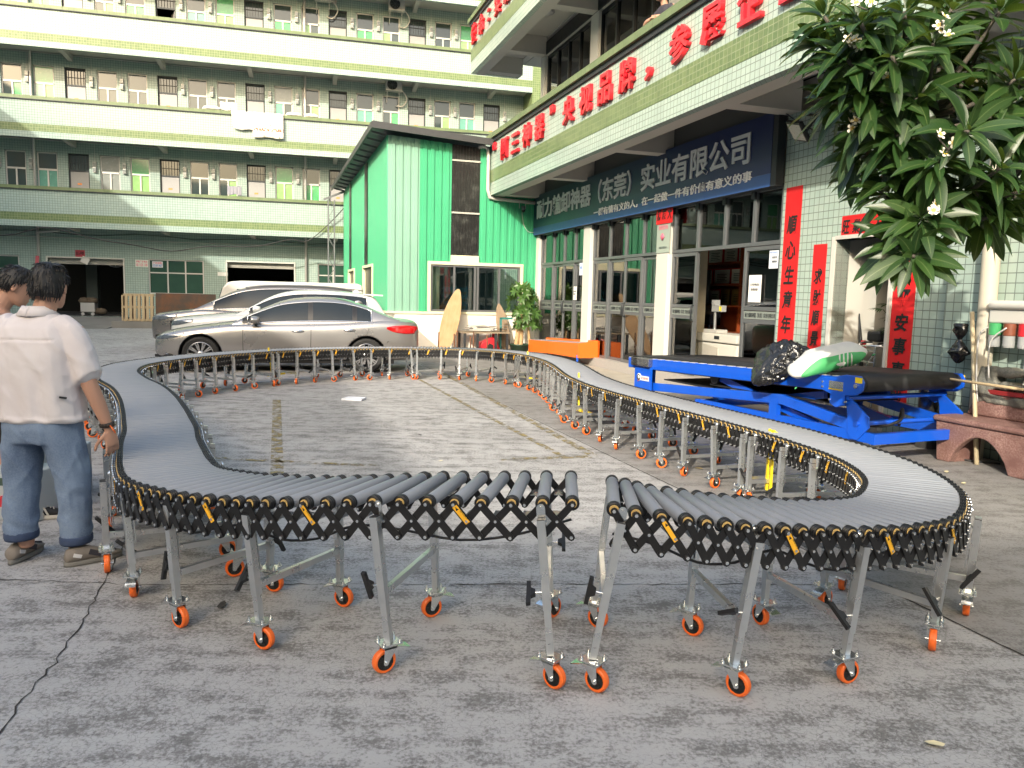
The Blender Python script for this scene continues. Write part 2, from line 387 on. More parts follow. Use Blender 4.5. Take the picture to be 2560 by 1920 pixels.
# room doors: transom with bars, steel leaf, some ajar
leaf_m = rust_mat('grey_steel_door', (.33, .33, .335), (.30, .17, .10), .74, .5, .2, 3); stick = mat('orange_sticker', (.75, .25, .06), .6)
df = MB()
for a in ((0, .05, 0, 2.73), (DW - .05, DW, 0, 2.73), (0, DW, 2.68, 2.73), (0, DW, 2.02, 2.08)): df.box(a[0], a[1], 1.58, 1.66, a[2], a[3])
for k in range(1, 7): df.box(k * DW / 7 - .009, k * DW / 7 + .009, 1.6, 1.62, 2.08, 2.68)
df.box(0, DW, 1.6, 1.615, 2.36, 2.38)
lf = MB(); lf.box(.05, DW - .05, 1.6, 1.64, 0, 2.02); lf.box(.3, .46, 1.594, 1.6, 1.5, 1.57, 1); lf.box(.62, .66, 1.55, 1.6, .95, 1.1, 2)
gl = MB(); gl.box(.05, DW - .05, 1.63, 1.64, 2.08, 2.68)
dme = lme = gme = None
for fi, z in enumerate(FL):
    for i, x in enumerate(doors):
        Mx = Matrix.Translation((x, 0, z))
        if dme is None: f = df.build('door', dark_metal, dorm, Mx); dme = f.data
        else: f = obj('door', dme, dorm, Mx)
        op = rw.random() < .28
        Ml = Matrix.Translation((DW - .05, 1.62, 0)) @ Matrix.Rotation(radians(-70), 4, 'Z') @ Matrix.Translation((-(DW - .05), -1.62, 0)) if op else None
        if lme is None: l_ = lf.build('door_leaf', [leaf_m, stick, dark_metal], f, Ml); lme = l_.data
        else: obj('door_leaf', lme, f, Ml)
        if gme is None: q = gl.build('transom_pane', [pane], f); gme = q.data
        else: obj('transom_pane', gme, f)
# balconies
for k, z in enumerate(FL + [17.74]):
    zt = z + 1.19; b = MB()
    b.box(X0, X1, 0, .14, zt - 1.32, zt - .12, 0); b.box(X0, X1, -.06, .2, zt - .12, zt, 1)
    b.box(X0, X1, -.008, .0, zt - 1.32, zt - 1.03, 2)
    b.box(X0, X1, -.016, .14, zt - 1.55, zt - 1.322, 0)
    b.box(X0, X1, .14, 1.5, z - .16, z - .02, 3); b.box(X0, X1, -.07, .21, zt - .15, zt - .122, 4)
    b.build('balcony', [mint, green_cap_tile if False else MAT['green_cap_tile'], green_tile, plaster, dark_metal], dorm)
    for q in range(7):
        xb = -1.1 + 3.46 * q
        m_ = MB(); m_.add([(xb, .15, z - .36), (xb + .18, .15, z - .36), (xb + .18, 1.5, z - .42), (xb, 1.5, z - .42), (xb, .15, z - .16), (xb + .18, .15, z - .16), (xb + .18, 1.5, z - .16), (xb, 1.5, z - .16)],
               [(0, 3, 2, 1), (0, 1, 5, 4), (1, 2, 6, 5), (2, 3, 7, 6), (3, 0, 4, 7)]); m_.build('beam', plaster, dorm)
# meter boxes, pipes, conduits
mbx = MB(); mbx.box(0, .13, 1.38, 1.5, 0, .2); mbx.box(.01, .12, 1.36, 1.38, .02, .17, 1); mbx.box(0, .13, 1.4, 1.5, .23, .42); mbx.box(.01, .12, 1.38, 1.4, .25, .38, 1); mbx.box(.06, .07, 1.488, 1.5, .42, 1.2, 0)
mme = None
for z in FL:
    for d in doors:
        for dx in (.93, 3.2 - 1.14):
            Mx = Matrix.Translation((d + dx, 0, z + 2.02))
            if mme is None: m_ = mbx.build('meter_box', [frame_white, gry1], dorm, Mx); mme = m_.data
            else: obj('meter_box', mme, dorm, Mx)
for x in (1.0, 11.57):
    p = MB(); p.tube([(x, 1.42, .3), (x, 1.42, 17.5)], .055, 8); p.build('downpipe', frame_white, dorm)
p = MB(); p.tube([(.97, 1.40, 3.62), (1.0, 1.32, 3.7), (1.9, 1.0, 3.76)], .05, 8); p.build('pipe_elbow', frame_white, dorm)
for z in (3.55, 7.42, 10.8, 14.2):
    c = MB(); c.tube([(X0, 1.47, z), (6, 1.47, z - .04), (X1, 1.47, z)], .018, 6)
    c.tube([(X0 + k * 1.2, 1.46, z + .16 + .07 * sin(k * 1.7)) for k in range(22)], .012, 5, 1); c.build('conduit', [frame_white, black_plastic], dorm)
# ground floor: shop windows, roller shutter boxes, posters
def plain_window(name, x0, x1, z0, z1, cols, ztr, parent, matf, matp, yy=1.6, t=.05, rows=None):
    f = MB()
    for a in ((x0, x0 + t, z0, z1), (x1 - t, x1, z0, z1), (x0, x1, z0, z0 + t), (x0, x1, z1 - t, z1), (x0, x1, ztr - t / 2, ztr + t / 2)): f.box(a[0], a[1], yy - .04, yy + .05, a[2], a[3])
    for x in cols: f.box(x - t / 2, x + t / 2, yy - .035, yy + .045, z0, z1)
    o = f.build(name, matf, parent); p = MB(); p.box(x0 + t, x1 - t, yy, yy + .01, z0 + t, z1 - t); p.build('pane', matp, o); return o
gpane = mat('green_tinted_glass', (.03, .07, .05), .04, 0, .4, 1.0, 0, .9)
plain_window('window', -1.5, .25, 1.3, 2.75, [-.6], 2.2, dorm, frame_white, gpane)
plain_window('window', 5.1, 7.3, 1.3, 2.77, [5.85, 6.56], 2.2, dorm, frame_white, gpane)
plain_window('window', 12.07, 14.4, 1.45, 2.80, [12.74, 13.4], 2.29, dorm, frame_white, gpane)
for x0, x1, z1 in ((1.3, 4.13, 2.70), (8.26, 11.05, 2.75)):
    s_ = MB(); s_.box(x0 - .06, x0, 1.46, 1.76, .3, z1 + .06, 1); s_.box(x1, x1 + .06, 1.46, 1.76, .3, z1 + .06, 1); s_.box(x0, x1, 1.46, 1.76, z1, z1 + .06, 1)
    for k in range(4): s_.cyl((x0, 1.7, z1 - .03 - k * .06), (x1, 1.7, z1 - .03 - k * .06), .032, n=8)
    s_.build('roller_shutter', [mat('shutter_slats', (.40, .39, .35), .5, .3), white_paint], dorm)
def poster(name, label, x, z, w_, h_, col, lines=(), rot=0, yy=1.492, cat='poster', parent_thing=None, txt=None, tcol=ink):
    o = thing(name, label, cat); o.matrix_world = dorm_M @ Matrix.Translation((x, yy, z)) @ Matrix.Rotation(rot, 4, 'Y')
    s_ = MB(); s_.box(0, w_, 0, .006, 0, h_); s_.build('sheet', mat(name + '_paper_%d' % int(1e4 * (col[0] + 3 * col[1] + 7 * col[2])), col, .6, 0, .05), o)
    for (t_, px_, pz_, pw, ph, m_) in lines: lettering('lettering', t_, px_ * w_, -.004, pz_ * h_, pw * w_, ph * h_, m_, o, .004)
    return o
bpy.context.view_layer.update(); dorm_M = dorm.matrix_world.copy()
pinkm = mat('pink_print', (.65, .12, .2), .6); bluem = mat('blue_print', (.05, .2, .55), .6)
poster('flyer', 'white flyer with pink digits on the tiled wall left of the workshop window', 4.6, 2.42, .5, .3, (.62, .70, .64), [('182 1125 1185', .05, .1, .9, .4, pinkm), ('求租厂房电话', .05, .6, .9, .3, pinkm)])
poster('flyer', 'small flyer with pink and blue digits behind the top pane of the workshop window', 5.24, 2.42, .42, .26, (.62, .62, .66), [('157 6971 9677', .06, .1, .88, .4, bluem), ('厂房出租', .1, .58, .8, .3, pinkm)], yy=1.58)
poster('flyer', 'torn red paper slip under a white one above the workshop door', 2.33, 2.74, .36, .3, (.42, .04, .06), [('出入平安', .1, .3, .8, .5, ink)])
poster('flyer', 'crooked white paper hanging over the red slip above the workshop door', 2.5, 2.58, .3, .26, (.62, .60, .57), rot=radians(28), yy=1.47)
poster('notice', 'yellow and blue notice on the wall behind the two men', .3, 1.35, .5, .55, (.62, .56, .10), [('安全生产', .1, .75, .8, .2, bluem), ('责任公告', .1, .3, .8, .2, ink)])
poster('notice', 'white blank notice plate between workshop window and second shutter', 7.86, 2.14, .42, .16, (.70, .70, .68))
poster('pennant', 'torn white and red cloth strip hanging from the downpipe by the workshop door', .86, 2.15, .13, .6, (.5, .1, .12), rot=radians(6), yy=1.3)
# raised loading platform and ramp along the ground floor
pv = MB(); pv.box(4.45, 21, -2.1, 1.5, 0, .25); pv.box(4.45, 21, -2.13, -2.02, 0, .262, 0)
pv.add([(-6, -2.9, .004), (4.45, -2.9, .004), (4.45, .6, .29), (-6, .6, .29), (-6, 1.5, .29), (4.45, 1.5, .29), (-6, -2.9, -.1), (4.45, -2.9, -.1), (4.45, 1.5, -.1), (-6, 1.5, -.1)], [(0, 1, 2, 3), (3, 2, 5, 4), (1, 7, 8, 5, 2), (0, 3, 4, 9, 6)])
o = pv.build('loading_platform', [mat('platform_concrete', (.20, .19, .17), .9, 0, .35, 1.2, .1)]); o.matrix_world = dorm_M; tag(o, kind='structure')
# the cable slung along the front
cb = MB(); cb.tube(catmull([(-4, -.1, 3.3), (.09, -.1, 3.43), (1.14, -.1, 3.65), (1.91, -.1, 3.79), (3.62, -.1, 3.41), (4.79, -.1, 3.26), (6.28, -.1, 3.06), (7.66, -.1, 3.3), (9.55, -.1, 3.38), (10.93, -.1, 3.71), (11.67, -.1, 3.69), (12.6, -.2, 4.5), (13.4, -.4, 5.4)], 6), .022, 6)
o = cb.build('overhead_cable', black_plastic); o.matrix_world = dorm_M; tag(o, 'black cable sagging in front of the tiled ground floor', 'cable')
# laundry on the parapets
def cloth(name, label, cat, x0, x1, ztop, drop, m_, seed, thick=.02, wav=.025, back=.35, yoff=-.09, skew=0, group=None):
    rr = random.Random(seed); n1, n2 = 22, 14; mb = MB(); ph = rr.uniform(0, 6); V = []
    for i in range(n1 + 1):
        u_ = i / n1; x = x0 + (x1 - x0) * u_
        for jj in range(n2 + 1):
            d_ = jj / n2 * (drop + back) - back
            fold = wav * (sin(u_ * 21 + ph) + .6 * sin(u_ * 47 + ph * 2)) * min(1, max(0, d_ + .1) * 2.5)
            if d_ < 0: V.append((x, yoff - d_ * .9 + .03, ztop + .015 + .01 * sin(u_ * 17)))
            else: V.append((x + skew * d_, yoff - .012 - abs(fold), ztop + .01 - d_ + .02 * sin(u_ * 9 + ph) * jj / n2))
    f = [(a * (n2 + 1) + b, (a + 1) * (n2 + 1) + b, (a + 1) * (n2 + 1) + b + 1, a * (n2 + 1) + b + 1) for a in range(n1) for b in range(n2)]
    mb.add(V, f, 0, True); o = mb.build(name, m_); s_ = o.modifiers.new('thickness', 'SOLIDIFY'); s_.thickness = thick
    o.matrix_world = dorm_M; return tag(o, label, cat, group)
linen = mat('white_linen', (.70, .68, .63), .9, 0, .06, 6)
t = NT('floral_cloth'); v1 = t.n('ShaderNodeTexVoronoi'); v1.inputs['Scale'].default_value = 5.5; t.l(t.obj(), v1.inputs[0])
sxz = t.n('ShaderNodeSeparateXYZ'); t.l(t.obj(), sxz.inputs[0])
f1 = t.ramp(v1.outputs['Distance'], .22, .27, (1, 1, 1), (0, 0, 0)); f2 = t.ramp(t.noise(24, 3), .48, .56)
mu_ = t.n('ShaderNodeMath', operation='MULTIPLY'); t.l(f1, mu_.inputs[0]); t.l(f2, mu_.inputs[1])
c_ = t.mix(mu_.outputs[0], (.68, .65, .58), (.16, .13, .10))
bd = t.n('ShaderNodeMath', operation='COMPARE'); t.l(sxz.outputs[2], bd.inputs[0]); bd.inputs[1].default_value = 8.12; bd.inputs[2].default_value = .06
b2 = t.n('ShaderNodeMath', operation='MULTIPLY'); t.l(bd.outputs[0], b2.inputs[0]); t.l(t.ramp(t.noise(14, 2), .45, .5), b2.inputs[1])
t.l(t.mix(b2.outputs[0], c_, (.5, .10, .05)), t.b.inputs['Base Color']); t.b.inputs['Roughness'].default_value = .9; floral = t.m
cloth('towel', 'plain white sheet hung over the dormitory parapet beside a flowered quilt', 'sheet', 8.68, 9.55, 8.775, .72, linen, 3, skew=.12)
cloth('quilt', 'flowered quilt hung over the dormitory parapet', 'quilt', 9.52, 10.72, 8.775, .98, floral, 5, .03)
cloth('flowered_towel', 'flowered towel heaped on the parapet above the white sheet', 'towel', 8.25, 8.9, 9.1, .3, floral, 8, .02, .03, .12, .03)
cloth('grey_garment', 'grey clothes hanging on a line before a dormitory window', 'clothes', 8.38, 8.95, 5.88, .34, mat('grey_cloth', (.24, .24, .28), .9), 9, .02, .03, .02, .9)
def pillow(x0, x1, z, label, y_=.05):
    mb = MB(); n_ = 10; rg = []
    for i in range(n_ + 1):
        u_ = i / n_; r_ = .085 * sqrt(max(.05, 1 - (2 * u_ - 1) ** 4)); rg.append([(x0 + (x1 - x0) * u_, y_ + 1.7 * r_ * cos(a * pi / 5), z + r_ * 1.0 + r_ * sin(a * pi / 5) + .01 * sin(i * 2.1)) for a in range(10)])
    mb.loft(rg); o = mb.build('pillow', linen); o.matrix_world = dorm_M; tag(o, label, 'pillow')
pillow(7.56, 8.3, 8.775, 'white pillow lying on the parapet left of the white sheet')
pillow(10.8, 11.46, 8.775, 'white pillow lying on the parapet just right of the quilt')
pillow(11.55, 12.14, 8.775, 'small white pillow lying on the parapet farthest right of the laundry')
# air conditioners
def aircon(x, z, label):
    o = thing('air_conditioner', label, 'air conditioner', group='air conditioner units on the dormitory'); o.matrix_world = dorm_M @ Matrix.Translation((x, .95, z))
    b = MB(); b.box(0, .72, 0, .3, 0, .52); c = b.build('casing', frame_white, o); bevel(c, .02)
    g_ = MB(); g_.cyl((.28, -.012, .26), (.28, .0, .26), .225, n=24); g_.build('fan_opening', black_plastic, o)
    g_ = MB()
    for r_ in (.06, .11, .16, .21): g_.tube([(.28 + r_ * cos(a * pi / 10), -.02, .26 + r_ * sin(a * pi / 10)) for a in range(21)], .006, 4)
    for a in range(8): g_.bar((.28, -.02, .26), (.28 + .22 * cos(a * pi / 4), -.02, .26 + .22 * sin(a * pi / 4)), .008, .008)
    g_.build('fan_grille', frame_grey, o)
    b = MB()
    for xx in (.08, .6): b.bar((xx, .5, -.02), (xx, .0, -.02), .03, .03); b.bar((xx, .53, -.4), (xx, .05, -.03), .025, .025)
    b.build('bracket', frame_white, o)
    h = MB(); h.tube(catmull([(.7, .2, .1), (.9, .25, -.1), (.95, .4, -.3), (.75, .45, -.55), (.5, .5, -.5)], 5), .025, 6); h.build('hose', frame_white, o)
aircon(15.0, 10.4, 'white air conditioner on the floor level with the laundry')
aircon(15.1, 13.78, 'white air conditioner above the other one near the upper balcony end')
aircon(12.0, 13.85, 'white air conditioner cut by the top edge of the photo')
# things around the workshop door
pal = thing('wooden_pallet', 'pale wooden pallet standing on edge beside the workshop door', 'pallet'); pal.matrix_world = dorm_M @ Matrix.Translation((4.78, -1.78, .26)) @ Matrix.Rotation(radians(-4), 4, 'X')
wood = mat('pallet_wood', (.42, .32, .19), .8, 0, .25, 6, .1); wood2 = mat('pallet_wood_dark', (.22, .15, .09), .85, 0, .25, 6)
b = MB()
for k in range(7): b.box(.07 + k * .15, .165 + k * .15, 0, .022, .02, 1.05)
b.build('slats', wood, pal)
b = MB()
for z in (0, .5, .97): b.box(0, 1.1, .025, .11, z, z + .09)
b.build('stringers', wood, pal)
b = MB()
for k in range(5): b.box(.02 + k * .23, .15 + k * .23, .113, .135, .01, 1.05)
b.build('back_boards', wood2, pal)
b = MB(); b.box(-.06, -.005, .03, .15, .02, 1.0); b.build('side_board', wood, pal)
ss = MB(); ss.box(0, 2.2, 0, .03, 0, 1.1)
o = ss.build('steel_sheet', rust_mat('rusty_plate', (.085, .06, .045), (.22, .085, .03), .55, .75, .2, 1.3)); o.matrix_world = dorm_M @ Matrix.Translation((5.93, -1.72, .26)) @ Matrix.Rotation(radians(-5), 4, 'X')
tag(o, 'dark rusty steel sheet standing beside the wooden pallet', 'steel sheet')
ct = thing('hand_cart', 'white crate cart loaded with brown sacks inside the dark workshop door', 'cart'); ct.matrix_world = dorm_M @ Matrix.Translation((2.15, 2.6, .3))
b = MB(); b.box(0, .55, 0, .5, .16, .55); b.box(.03, .52, -.01, 0, .3, .5, 0); b.build('crate', frame_white, ct)
b = MB()
for q in range(5): b.lathe([(.01, 0), (.2, .05), (.23, .15), (.15, .25), (.01, .28)], 10, 0, Matrix.Translation((.1 + .17 * q, .2 + .1 * (q % 2), .5 if q < 3 else .05)) )
b.build('sack_heap', mat('brown_sack', (.13, .10, .07), .9, 0, .3), ct)
for xx in (.08, .47):
    b = MB(); b.cyl((xx, .0, .07), (xx, .04, .07), .07, n=12); b.build('wheel', frame_white, ct)
hl = thing('hanging_lamp', 'round white industrial lamp hanging in the dark workshop', 'lamp'); hl.matrix_world = dorm_M @ Matrix.Translation((3.45, 3.2, 2.55))
b = MB(); b.tube([(.28 * cos(a * pi / 12), 0, .12 * sin(a * pi / 12)) for a in range(25)], .022, 6); b.bar((-.26, 0, 0), (.26, 0, 0), .02, .03); b.bar((0, 0, -.11), (0, 0, .11), .03, .02); b.build('shade_ring', frame_white, hl)
b = MB(); b.cyl((0, 0, .1), (0, 0, 1.3), .01, n=6); b.build('rod', dark_metal, hl)
# ================================================================ green sheet-metal shed
shed = thing('green_shed', 'green corrugated shed on a white base beside the shopfront', 'shed', (.642, 21.655, 0), atan2(.306, .952))
bpy.context.view_layer.update(); shed_M = shed.matrix_world.copy()
def corr(mb, p0, p1, z0, z1t, pitch=.2, dep=.028, mat=0, holes=()):
    """corrugated sheet from p0 to p1 (xy), trapezoid ribs; z1t(u) is the top"""
    a, b = Vector((*p0, 0)), Vector((*p1, 0)); d = b - a; L = d.length; d.normalize(); n_ = Vector((d.y, -d.x, 0))
    us = []; u_ = 0
    while u_ < L:
        for du, o in ((0, 0), (.36, 0), (.44, 1), (.92, 1)): us.append((min(u_ + du * pitch, L), o))
        u_ += pitch
    us.append((L, 0))
    for (ua, oa), (ub, ob) in zip(us, us[1:]):
        if ub - ua < 1e-5: continue
        mid = (ua + ub) / 2; zs = [(z0, None)]
        segs = []; z = z0
        for h in sorted(h for h in holes if h[0] < mid < h[1]): segs.append((z, h[2])); z = h[3]
        segs.append((z, None))
        A = a + d * ua + n_ * (dep * oa); B = a + d * ub + n_ * (dep * ob)
        for s0, s1 in segs:
            ta = s1 if s1 is not None else z1t(ua); tb = s1 if s1 is not None else z1t(ub)
            mb.add([(A.x, A.y, s0), (B.x, B.y, s0), (B.x, B.y, tb), (A.x, A.y, ta)], [(0, 1, 2, 3)], mat)
gs = mat('green_sheet', (.05, .33, .17), .45, .0, .12, 1.4, .02, .4); gs2 = mat('faded_green_sheet', (.19, .36, .28), .5, 0, .12, 1.2, 0, .4)
cream = mat('cream_trim', (.62, .60, .42), .6, 0, .08, 3); smoked = rust_mat('smoked_plastic_sheet', (.018, .019, .019), (.075, .08, .075), .62, .3, 0, 4)
TOP = lambda x: 5.40 + .055 * (x + 4.2) * -1 + .23        # roof falls towards the shop
front = lambda u_: TOP(-4.2 + u_)
c = MB()
corr(c, (-4.2, 0), (-3.36, 0), 1.06, lambda u_: TOP(-4.2 + u_), .2, .028, 1)
corr(c, (-3.36, 0), (-2.5, 0), 1.06, lambda u_: TOP(-3.36 + u_), .2, .028, 0, [(.31, .9, 1.10, 2.36)])
corr(c, (-1.72, 0), (-.02, 0), 1.06, lambda u_: TOP(-1.72 + u_), .2, .028, 0, [(-.1, 1.22, 1.10, 2.36)])
corr(c, (-2.5, .004), (-1.72, .004), 2.62, lambda u_: TOP(-2.5 + u_) , .08, .012, 2)
corr(c, (-4.2, 12), (-4.2, 0), 1.06, lambda u_: 5.62, .2, .028, 0, [(12 - 5.0, 12 - 2.75, 1.06, 2.33), (12 - 9.7, 12 - 7.7, 1.06, 2.33)])
c.box(-4.2, 0, 11.9, 12, 1, 5.4, 0)
c.build('cladding', [gs, gs2, smoked], shed)
c = MB()
for z in (3.75, 5.12): c.bar((-2.5, -.03, z), (-1.72, -.03, z), .02, .045)
c.build('panel_rail', [mat('pale_rail', (.38, .38, .35), .5)], shed)
# base wall with a cream cap, pilaster corner
c = MB()
c.box(-4.22, 0, -.06, .14, 0, 1.03); c.box(-4.22, -4.02, -.06, 12, 0, 1.03); c.build('base_wall', [mat('whitewash', (.76, .73, .66), .85, 0, .08, 1.2)], shed)
c = MB(); c.box(-4.26, -3.1, -.1, .14, 1.032, 1.09); c.box(-3.1, -.48, -.1, .14, 1.032, 1.10); c.box(-.48, 0, -.1, .14, 1.032, 1.09); c.box(-4.26, -4.02, .14, 12, 1.032, 1.09); c.build('base_cap', cream, shed)
# window in the front
c = MB()
for a in ((-3.13, -3.05, 1.10, 2.44), (-.52, -.44, 1.10, 2.44), (-3.05, -.52, 2.36, 2.44)): c.box(a[0], a[1], -.06, .06, a[2], a[3], 0)
c.box(-2.5, -1.72, -.045, .03, 2.442, 2.62, 0)
wf = c.build('window_surround', cream, shed)
def grid_frame(name, x0, x1, z0, z1, xs, zs, y0, y1, t, m_, parent):
    f = MB()
    for x in [x0] + list(xs) + [x1 - t]: f.box(x, x + t, y0, y1, z0, z1)
    ed = sorted([x0] + list(xs) + [x1 - t])
    for z in [z0] + list(zs) + [z1 - t]:
        for a, b in zip(ed, ed[1:]): f.box(a + t, b, y0 + .002, y1 - .002, z, z + t)
    return f.build(name, m_, parent)
clear = glass_mat('clear_glass')
f = grid_frame('window', -3.05, -.52, 1.10, 2.36, [-2.42, -1.84, -1.76, -1.15], [], -.02, .05, .055, frame_grey, shed)
p = MB(); p.box(-2.99, -.57, .012, .02, 1.16, 2.3); p.build('pane', clear, f)
# the shed inside: floor, back wall, blue crates
c = MB(); c.box(-4.0, -.05, .2, 12, 0, .05); c.box(-4.0, -.05, 4.2, 4.3, 0, 5, 1); c.build('interior', [mat('shed_floor', (.14, .13, .12), .8), mat('shed_inside', (.10, .13, .12), .9)], shed)
c = MB(); c.box(-2.98, -2.72, .35, .6, 1.1, 2.3); c.build('inner_post', cream, shed)
# doors in the side wall
for y0, y1 in ((2.75, 5.0), (7.7, 9.7)):
    c = MB()
    c.box(-4.27, -4.17, y0 - .08, y0, 1.09, 2.42); c.box(-4.27, -4.17, y1, y1 + .08, 1.09, 2.42); c.box(-4.27, -4.17, y0, y1, 2.34, 2.42)
    d = c.build('side_window', cream, shed)
    c = MB(); c.box(-4.16, -4.12, y0, y1, 1.09, 2.34); c.build('pane', smoked, d)
    c = MB(); c.box(-4.262, -4.236, y0 + (y1 - y0) * .55, y0 + (y1 - y0) * .8, 2.45, 5.55); c.build('skylight_strip', smoked, shed)
# roof: thin sheet sloping to the right, with fascia and gutters
c = MB()
c.add([(-4.62, -.42, 5.80), (-1.52, -.42, 5.615), (-1.52, 12.4, 5.615), (-4.62, 12.4, 5.80), (-4.62, -.42, 5.86), (-1.52, -.42, 5.675), (-1.52, 12.4, 5.675), (-4.62, 12.4, 5.86)],
      [(0, 3, 2, 1), (4, 5, 6, 7), (0, 1, 5, 4), (1, 2, 6, 5), (2, 3, 7, 6), (3, 0, 4, 7)])
c.add([(-1.52, .02, 5.56), (0, .02, 5.40), (0, 12.4, 5.40), (-1.52, 12.4, 5.56)], [(0, 1, 2, 3)])
c.build('roof', [mat('grey_roof_sheet', (.13, .14, .15), .5, .3)], shed)
c = MB(); c.bar((-4.66, -.45, 5.77), (-1.5, -.45, 5.58), .05, .17); c.bar((-4.66, -.42, 5.77), (-4.66, 12.4, 5.77), .05, .16)
c.build('fascia', [mat('dark_grey_flashing', (.055, .058, .062), .5, .3)], shed)
c = MB()
for k in range(14): c.bar((-4.6, .3 + k * .9, 5.74), (-4.2, .3 + k * .9, 5.66), .05, .06)
c.build('rafter', frame_grey, shed)
# lattice post under the far eave
lp = thing('lattice_post', 'thin grey lattice post under the far eave of the green shed', 'post'); lp.matrix_world = shed_M @ Matrix.Translation((-4.75, 11.3, 0))
c = MB()
for xx, yy in ((-.12, 0), (.12, 0), (-.12, .24), (.12, .24)): c.cyl((xx, yy, 0), (xx, yy, 5.2), .022, n=6)
for k in range(13):
    z = .1 + k * .4; s_ = 1 if k % 2 else -1
    c.bar((-.12 * s_, 0, z), (.12 * s_, 0, z + .4), .018, .018); c.bar((-.12 * s_, .24, z), (.12 * s_, .24, z + .4), .018, .018)
c.bar((-.3, .1, 5.2), (.6, .1, 5.6), .05, .08); c.build('truss', frame_grey, lp)
# bullet security camera
sc_ = thing('security_camera', 'grey dome security camera on the green shed wall', 'camera'); sc_.matrix_world = shed_M @ Matrix.Translation((-.53, -.06, 3.95))
c = MB(); c.cyl((0, 0, .04), (0, -.14, .02), .03, n=10); c.lathe([(.045, .06), (.05, 0), (.05, -.05)], 14, 0, Matrix.Translation((0, -.14, 0))); c.build('body', frame_grey, sc_)
c = MB(); c.lathe([(.05, -.05), (.045, -.085), (.02, -.11), (.001, -.115)], 14, 0, Matrix.Translation((0, -.14, 0))); c.build('dome', black_plastic, sc_)
for q in (-.09, .09):
    c = MB(); c.bar((q, -.05, 0), (q, -.05, .2), .012, .012); c.build('antenna', frame_white, sc_)
c = MB(); c.tube(catmull([(0, -.02, -.1), (.03, -.02, -.3), (.07, -.02, -.45), (.22, -.02, -.62), (.5, -.02, -.6)], 5), .008, 5); c.build('cable', frame_white, sc_)
# white drain along the balcony end
dp = MB(); dp.tube([(-1.78, -.03, 5.5), (-1.66, -.08, 5.53), (-1.55, -.1, 5.48), (-1.52, -.1, 5.3), (-1.52, -.1, 4.4), (-1.47, -.1, 4.2), (-1.3, -.1, 4.17), (-.02, -.1, 4.12)], .05, 10)
o = dp.build('drain_pipe', frame_white); o.matrix_world = shed_M; tag(o, 'white drain pipe bending round the balcony end onto the green shed', 'pipe')
# ================================================================ shop building on the right
RZ = atan2(-.952, .306)
shop = thing('shop_building', 'tiled shop building on the right with lettered balconies and glass front', 'building', (1.7396, 18.2373, 0), RZ)
bpy.context.view_layer.update(); shop_M = shop.matrix_world.copy()
SX0, SX1 = -3.6, 16.0
w = MB()
# ground floor: tiled wall right of the glass front, with the door opening
wall_holes(w, 7.12, SX1, 0, 4.25, 0, .22, [(8.3, 9.28, 0, 2.40)], 0)
w.box(10.25, SX1, -.16, -.002, 0, 4.25, 0)
w.box(SX0, 7.12, .0, .22, 4.32, 4.74, 1)  # wall strip above the signboard: shade under the balcony painted as dark grey
# upper floors
wall_holes(w, SX0, SX1, 4.76, 8.02, .0, .2, [(-3.32, -.34, 5.95, 8.0), (.12, 3.44, 5.95, 8.0), (3.9, 7.2, 5.95, 8.0)], 2)
wall_holes(w, -5.9, SX1, 8.46, 12, .0, .2, [(-3.32, -.34, 9.65, 11.6)], 2)
w.box(-3.74, -3.602, 0, 9, 0, 9, 2); w.box(SX0, SX1, 9, 9.2, 0, 12, 2); w.box(-5.9, -3.742, .22, 3, 8.46, 12, 2)
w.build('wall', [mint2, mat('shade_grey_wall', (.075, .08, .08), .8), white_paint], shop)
for x0, x1 in ((-.22, .19), (3.42, 3.88), (-3.6, -3.38)):
    c = MB(); c.box(x0, x1, -.06, .2, 0, 3.24); c.box(x0, x1, -.04, .2, 4.76, 8.0); bevel(c.build('column', white_paint, shop), .012)
c = MB(); c.box(SX0, 7.1, -.1, .3, 0, .2); c.build('sill', [mat('granite_sill', (.32, .30, .28), .6, 0, .2, 20)], shop)
def balcony(x0, x1, zb, zt, parent, beams):
    b = MB(); Y = -1.45
    b.box(x0, x1, Y, Y + .14, zb, zt - .14, 0); b.box(x0, x0 + .14, Y + .14, 0, zb + .002, zt - .14, 0)
    b.box(x0 - .08, x1, Y - .1, Y + .2, zt - .12, zt, 1); b.box(x0 - .08, x0 + .2, Y + .2, 0, zt - .12, zt, 1); b.box(x0 - .03, x1, Y - .045, Y + .15, zt - .21, zt - .122, 4)
    b.box(x0, x1, Y - .007, Y, zb + .33, zb + .66, 2)
    b.box(x0, x1, Y + .141, Y + .42, zb - .002, zb + .5, 3); b.box(x0 + .141, x1, Y + .42, 0, zb + .46, zb + .6, 3)
    b.build('balcony', [mint2, MAT['green_cap_tile'], green_tile, plaster, dark_metal], parent)
    for x in beams:
        m_ = MB(); m_.box(x - .15, x + .15, Y + .42, -.002, zb + .0, zb + .46); m_.build('beam', plaster, parent)
balcony(SX0, SX1, 4.25, 5.82, shop, (-3.3, 0, 3.65, 7.25, 10.9))
balcony(-5.85, SX1, 8.02, 9.55, shop, (-5.5, -3.45, -.05, 3.65, 7.25, 10.9))
c = MB(); c.lathe([(.21, 0), (.215, -.05), (.17, -.09), (.01, -.1)], 24, 0, Matrix.Translation((-1.5, -.7, 8.475))); c.build('ceiling_lamp', [mat('lamp_plastic', (.42, .42, .45), .4)], shop)
c = MB(); c.bar((-1.3, -.62, 8.47), (-.9, -.05, 8.47), .03, .02); c.build('lamp_conduit', white_paint, shop)
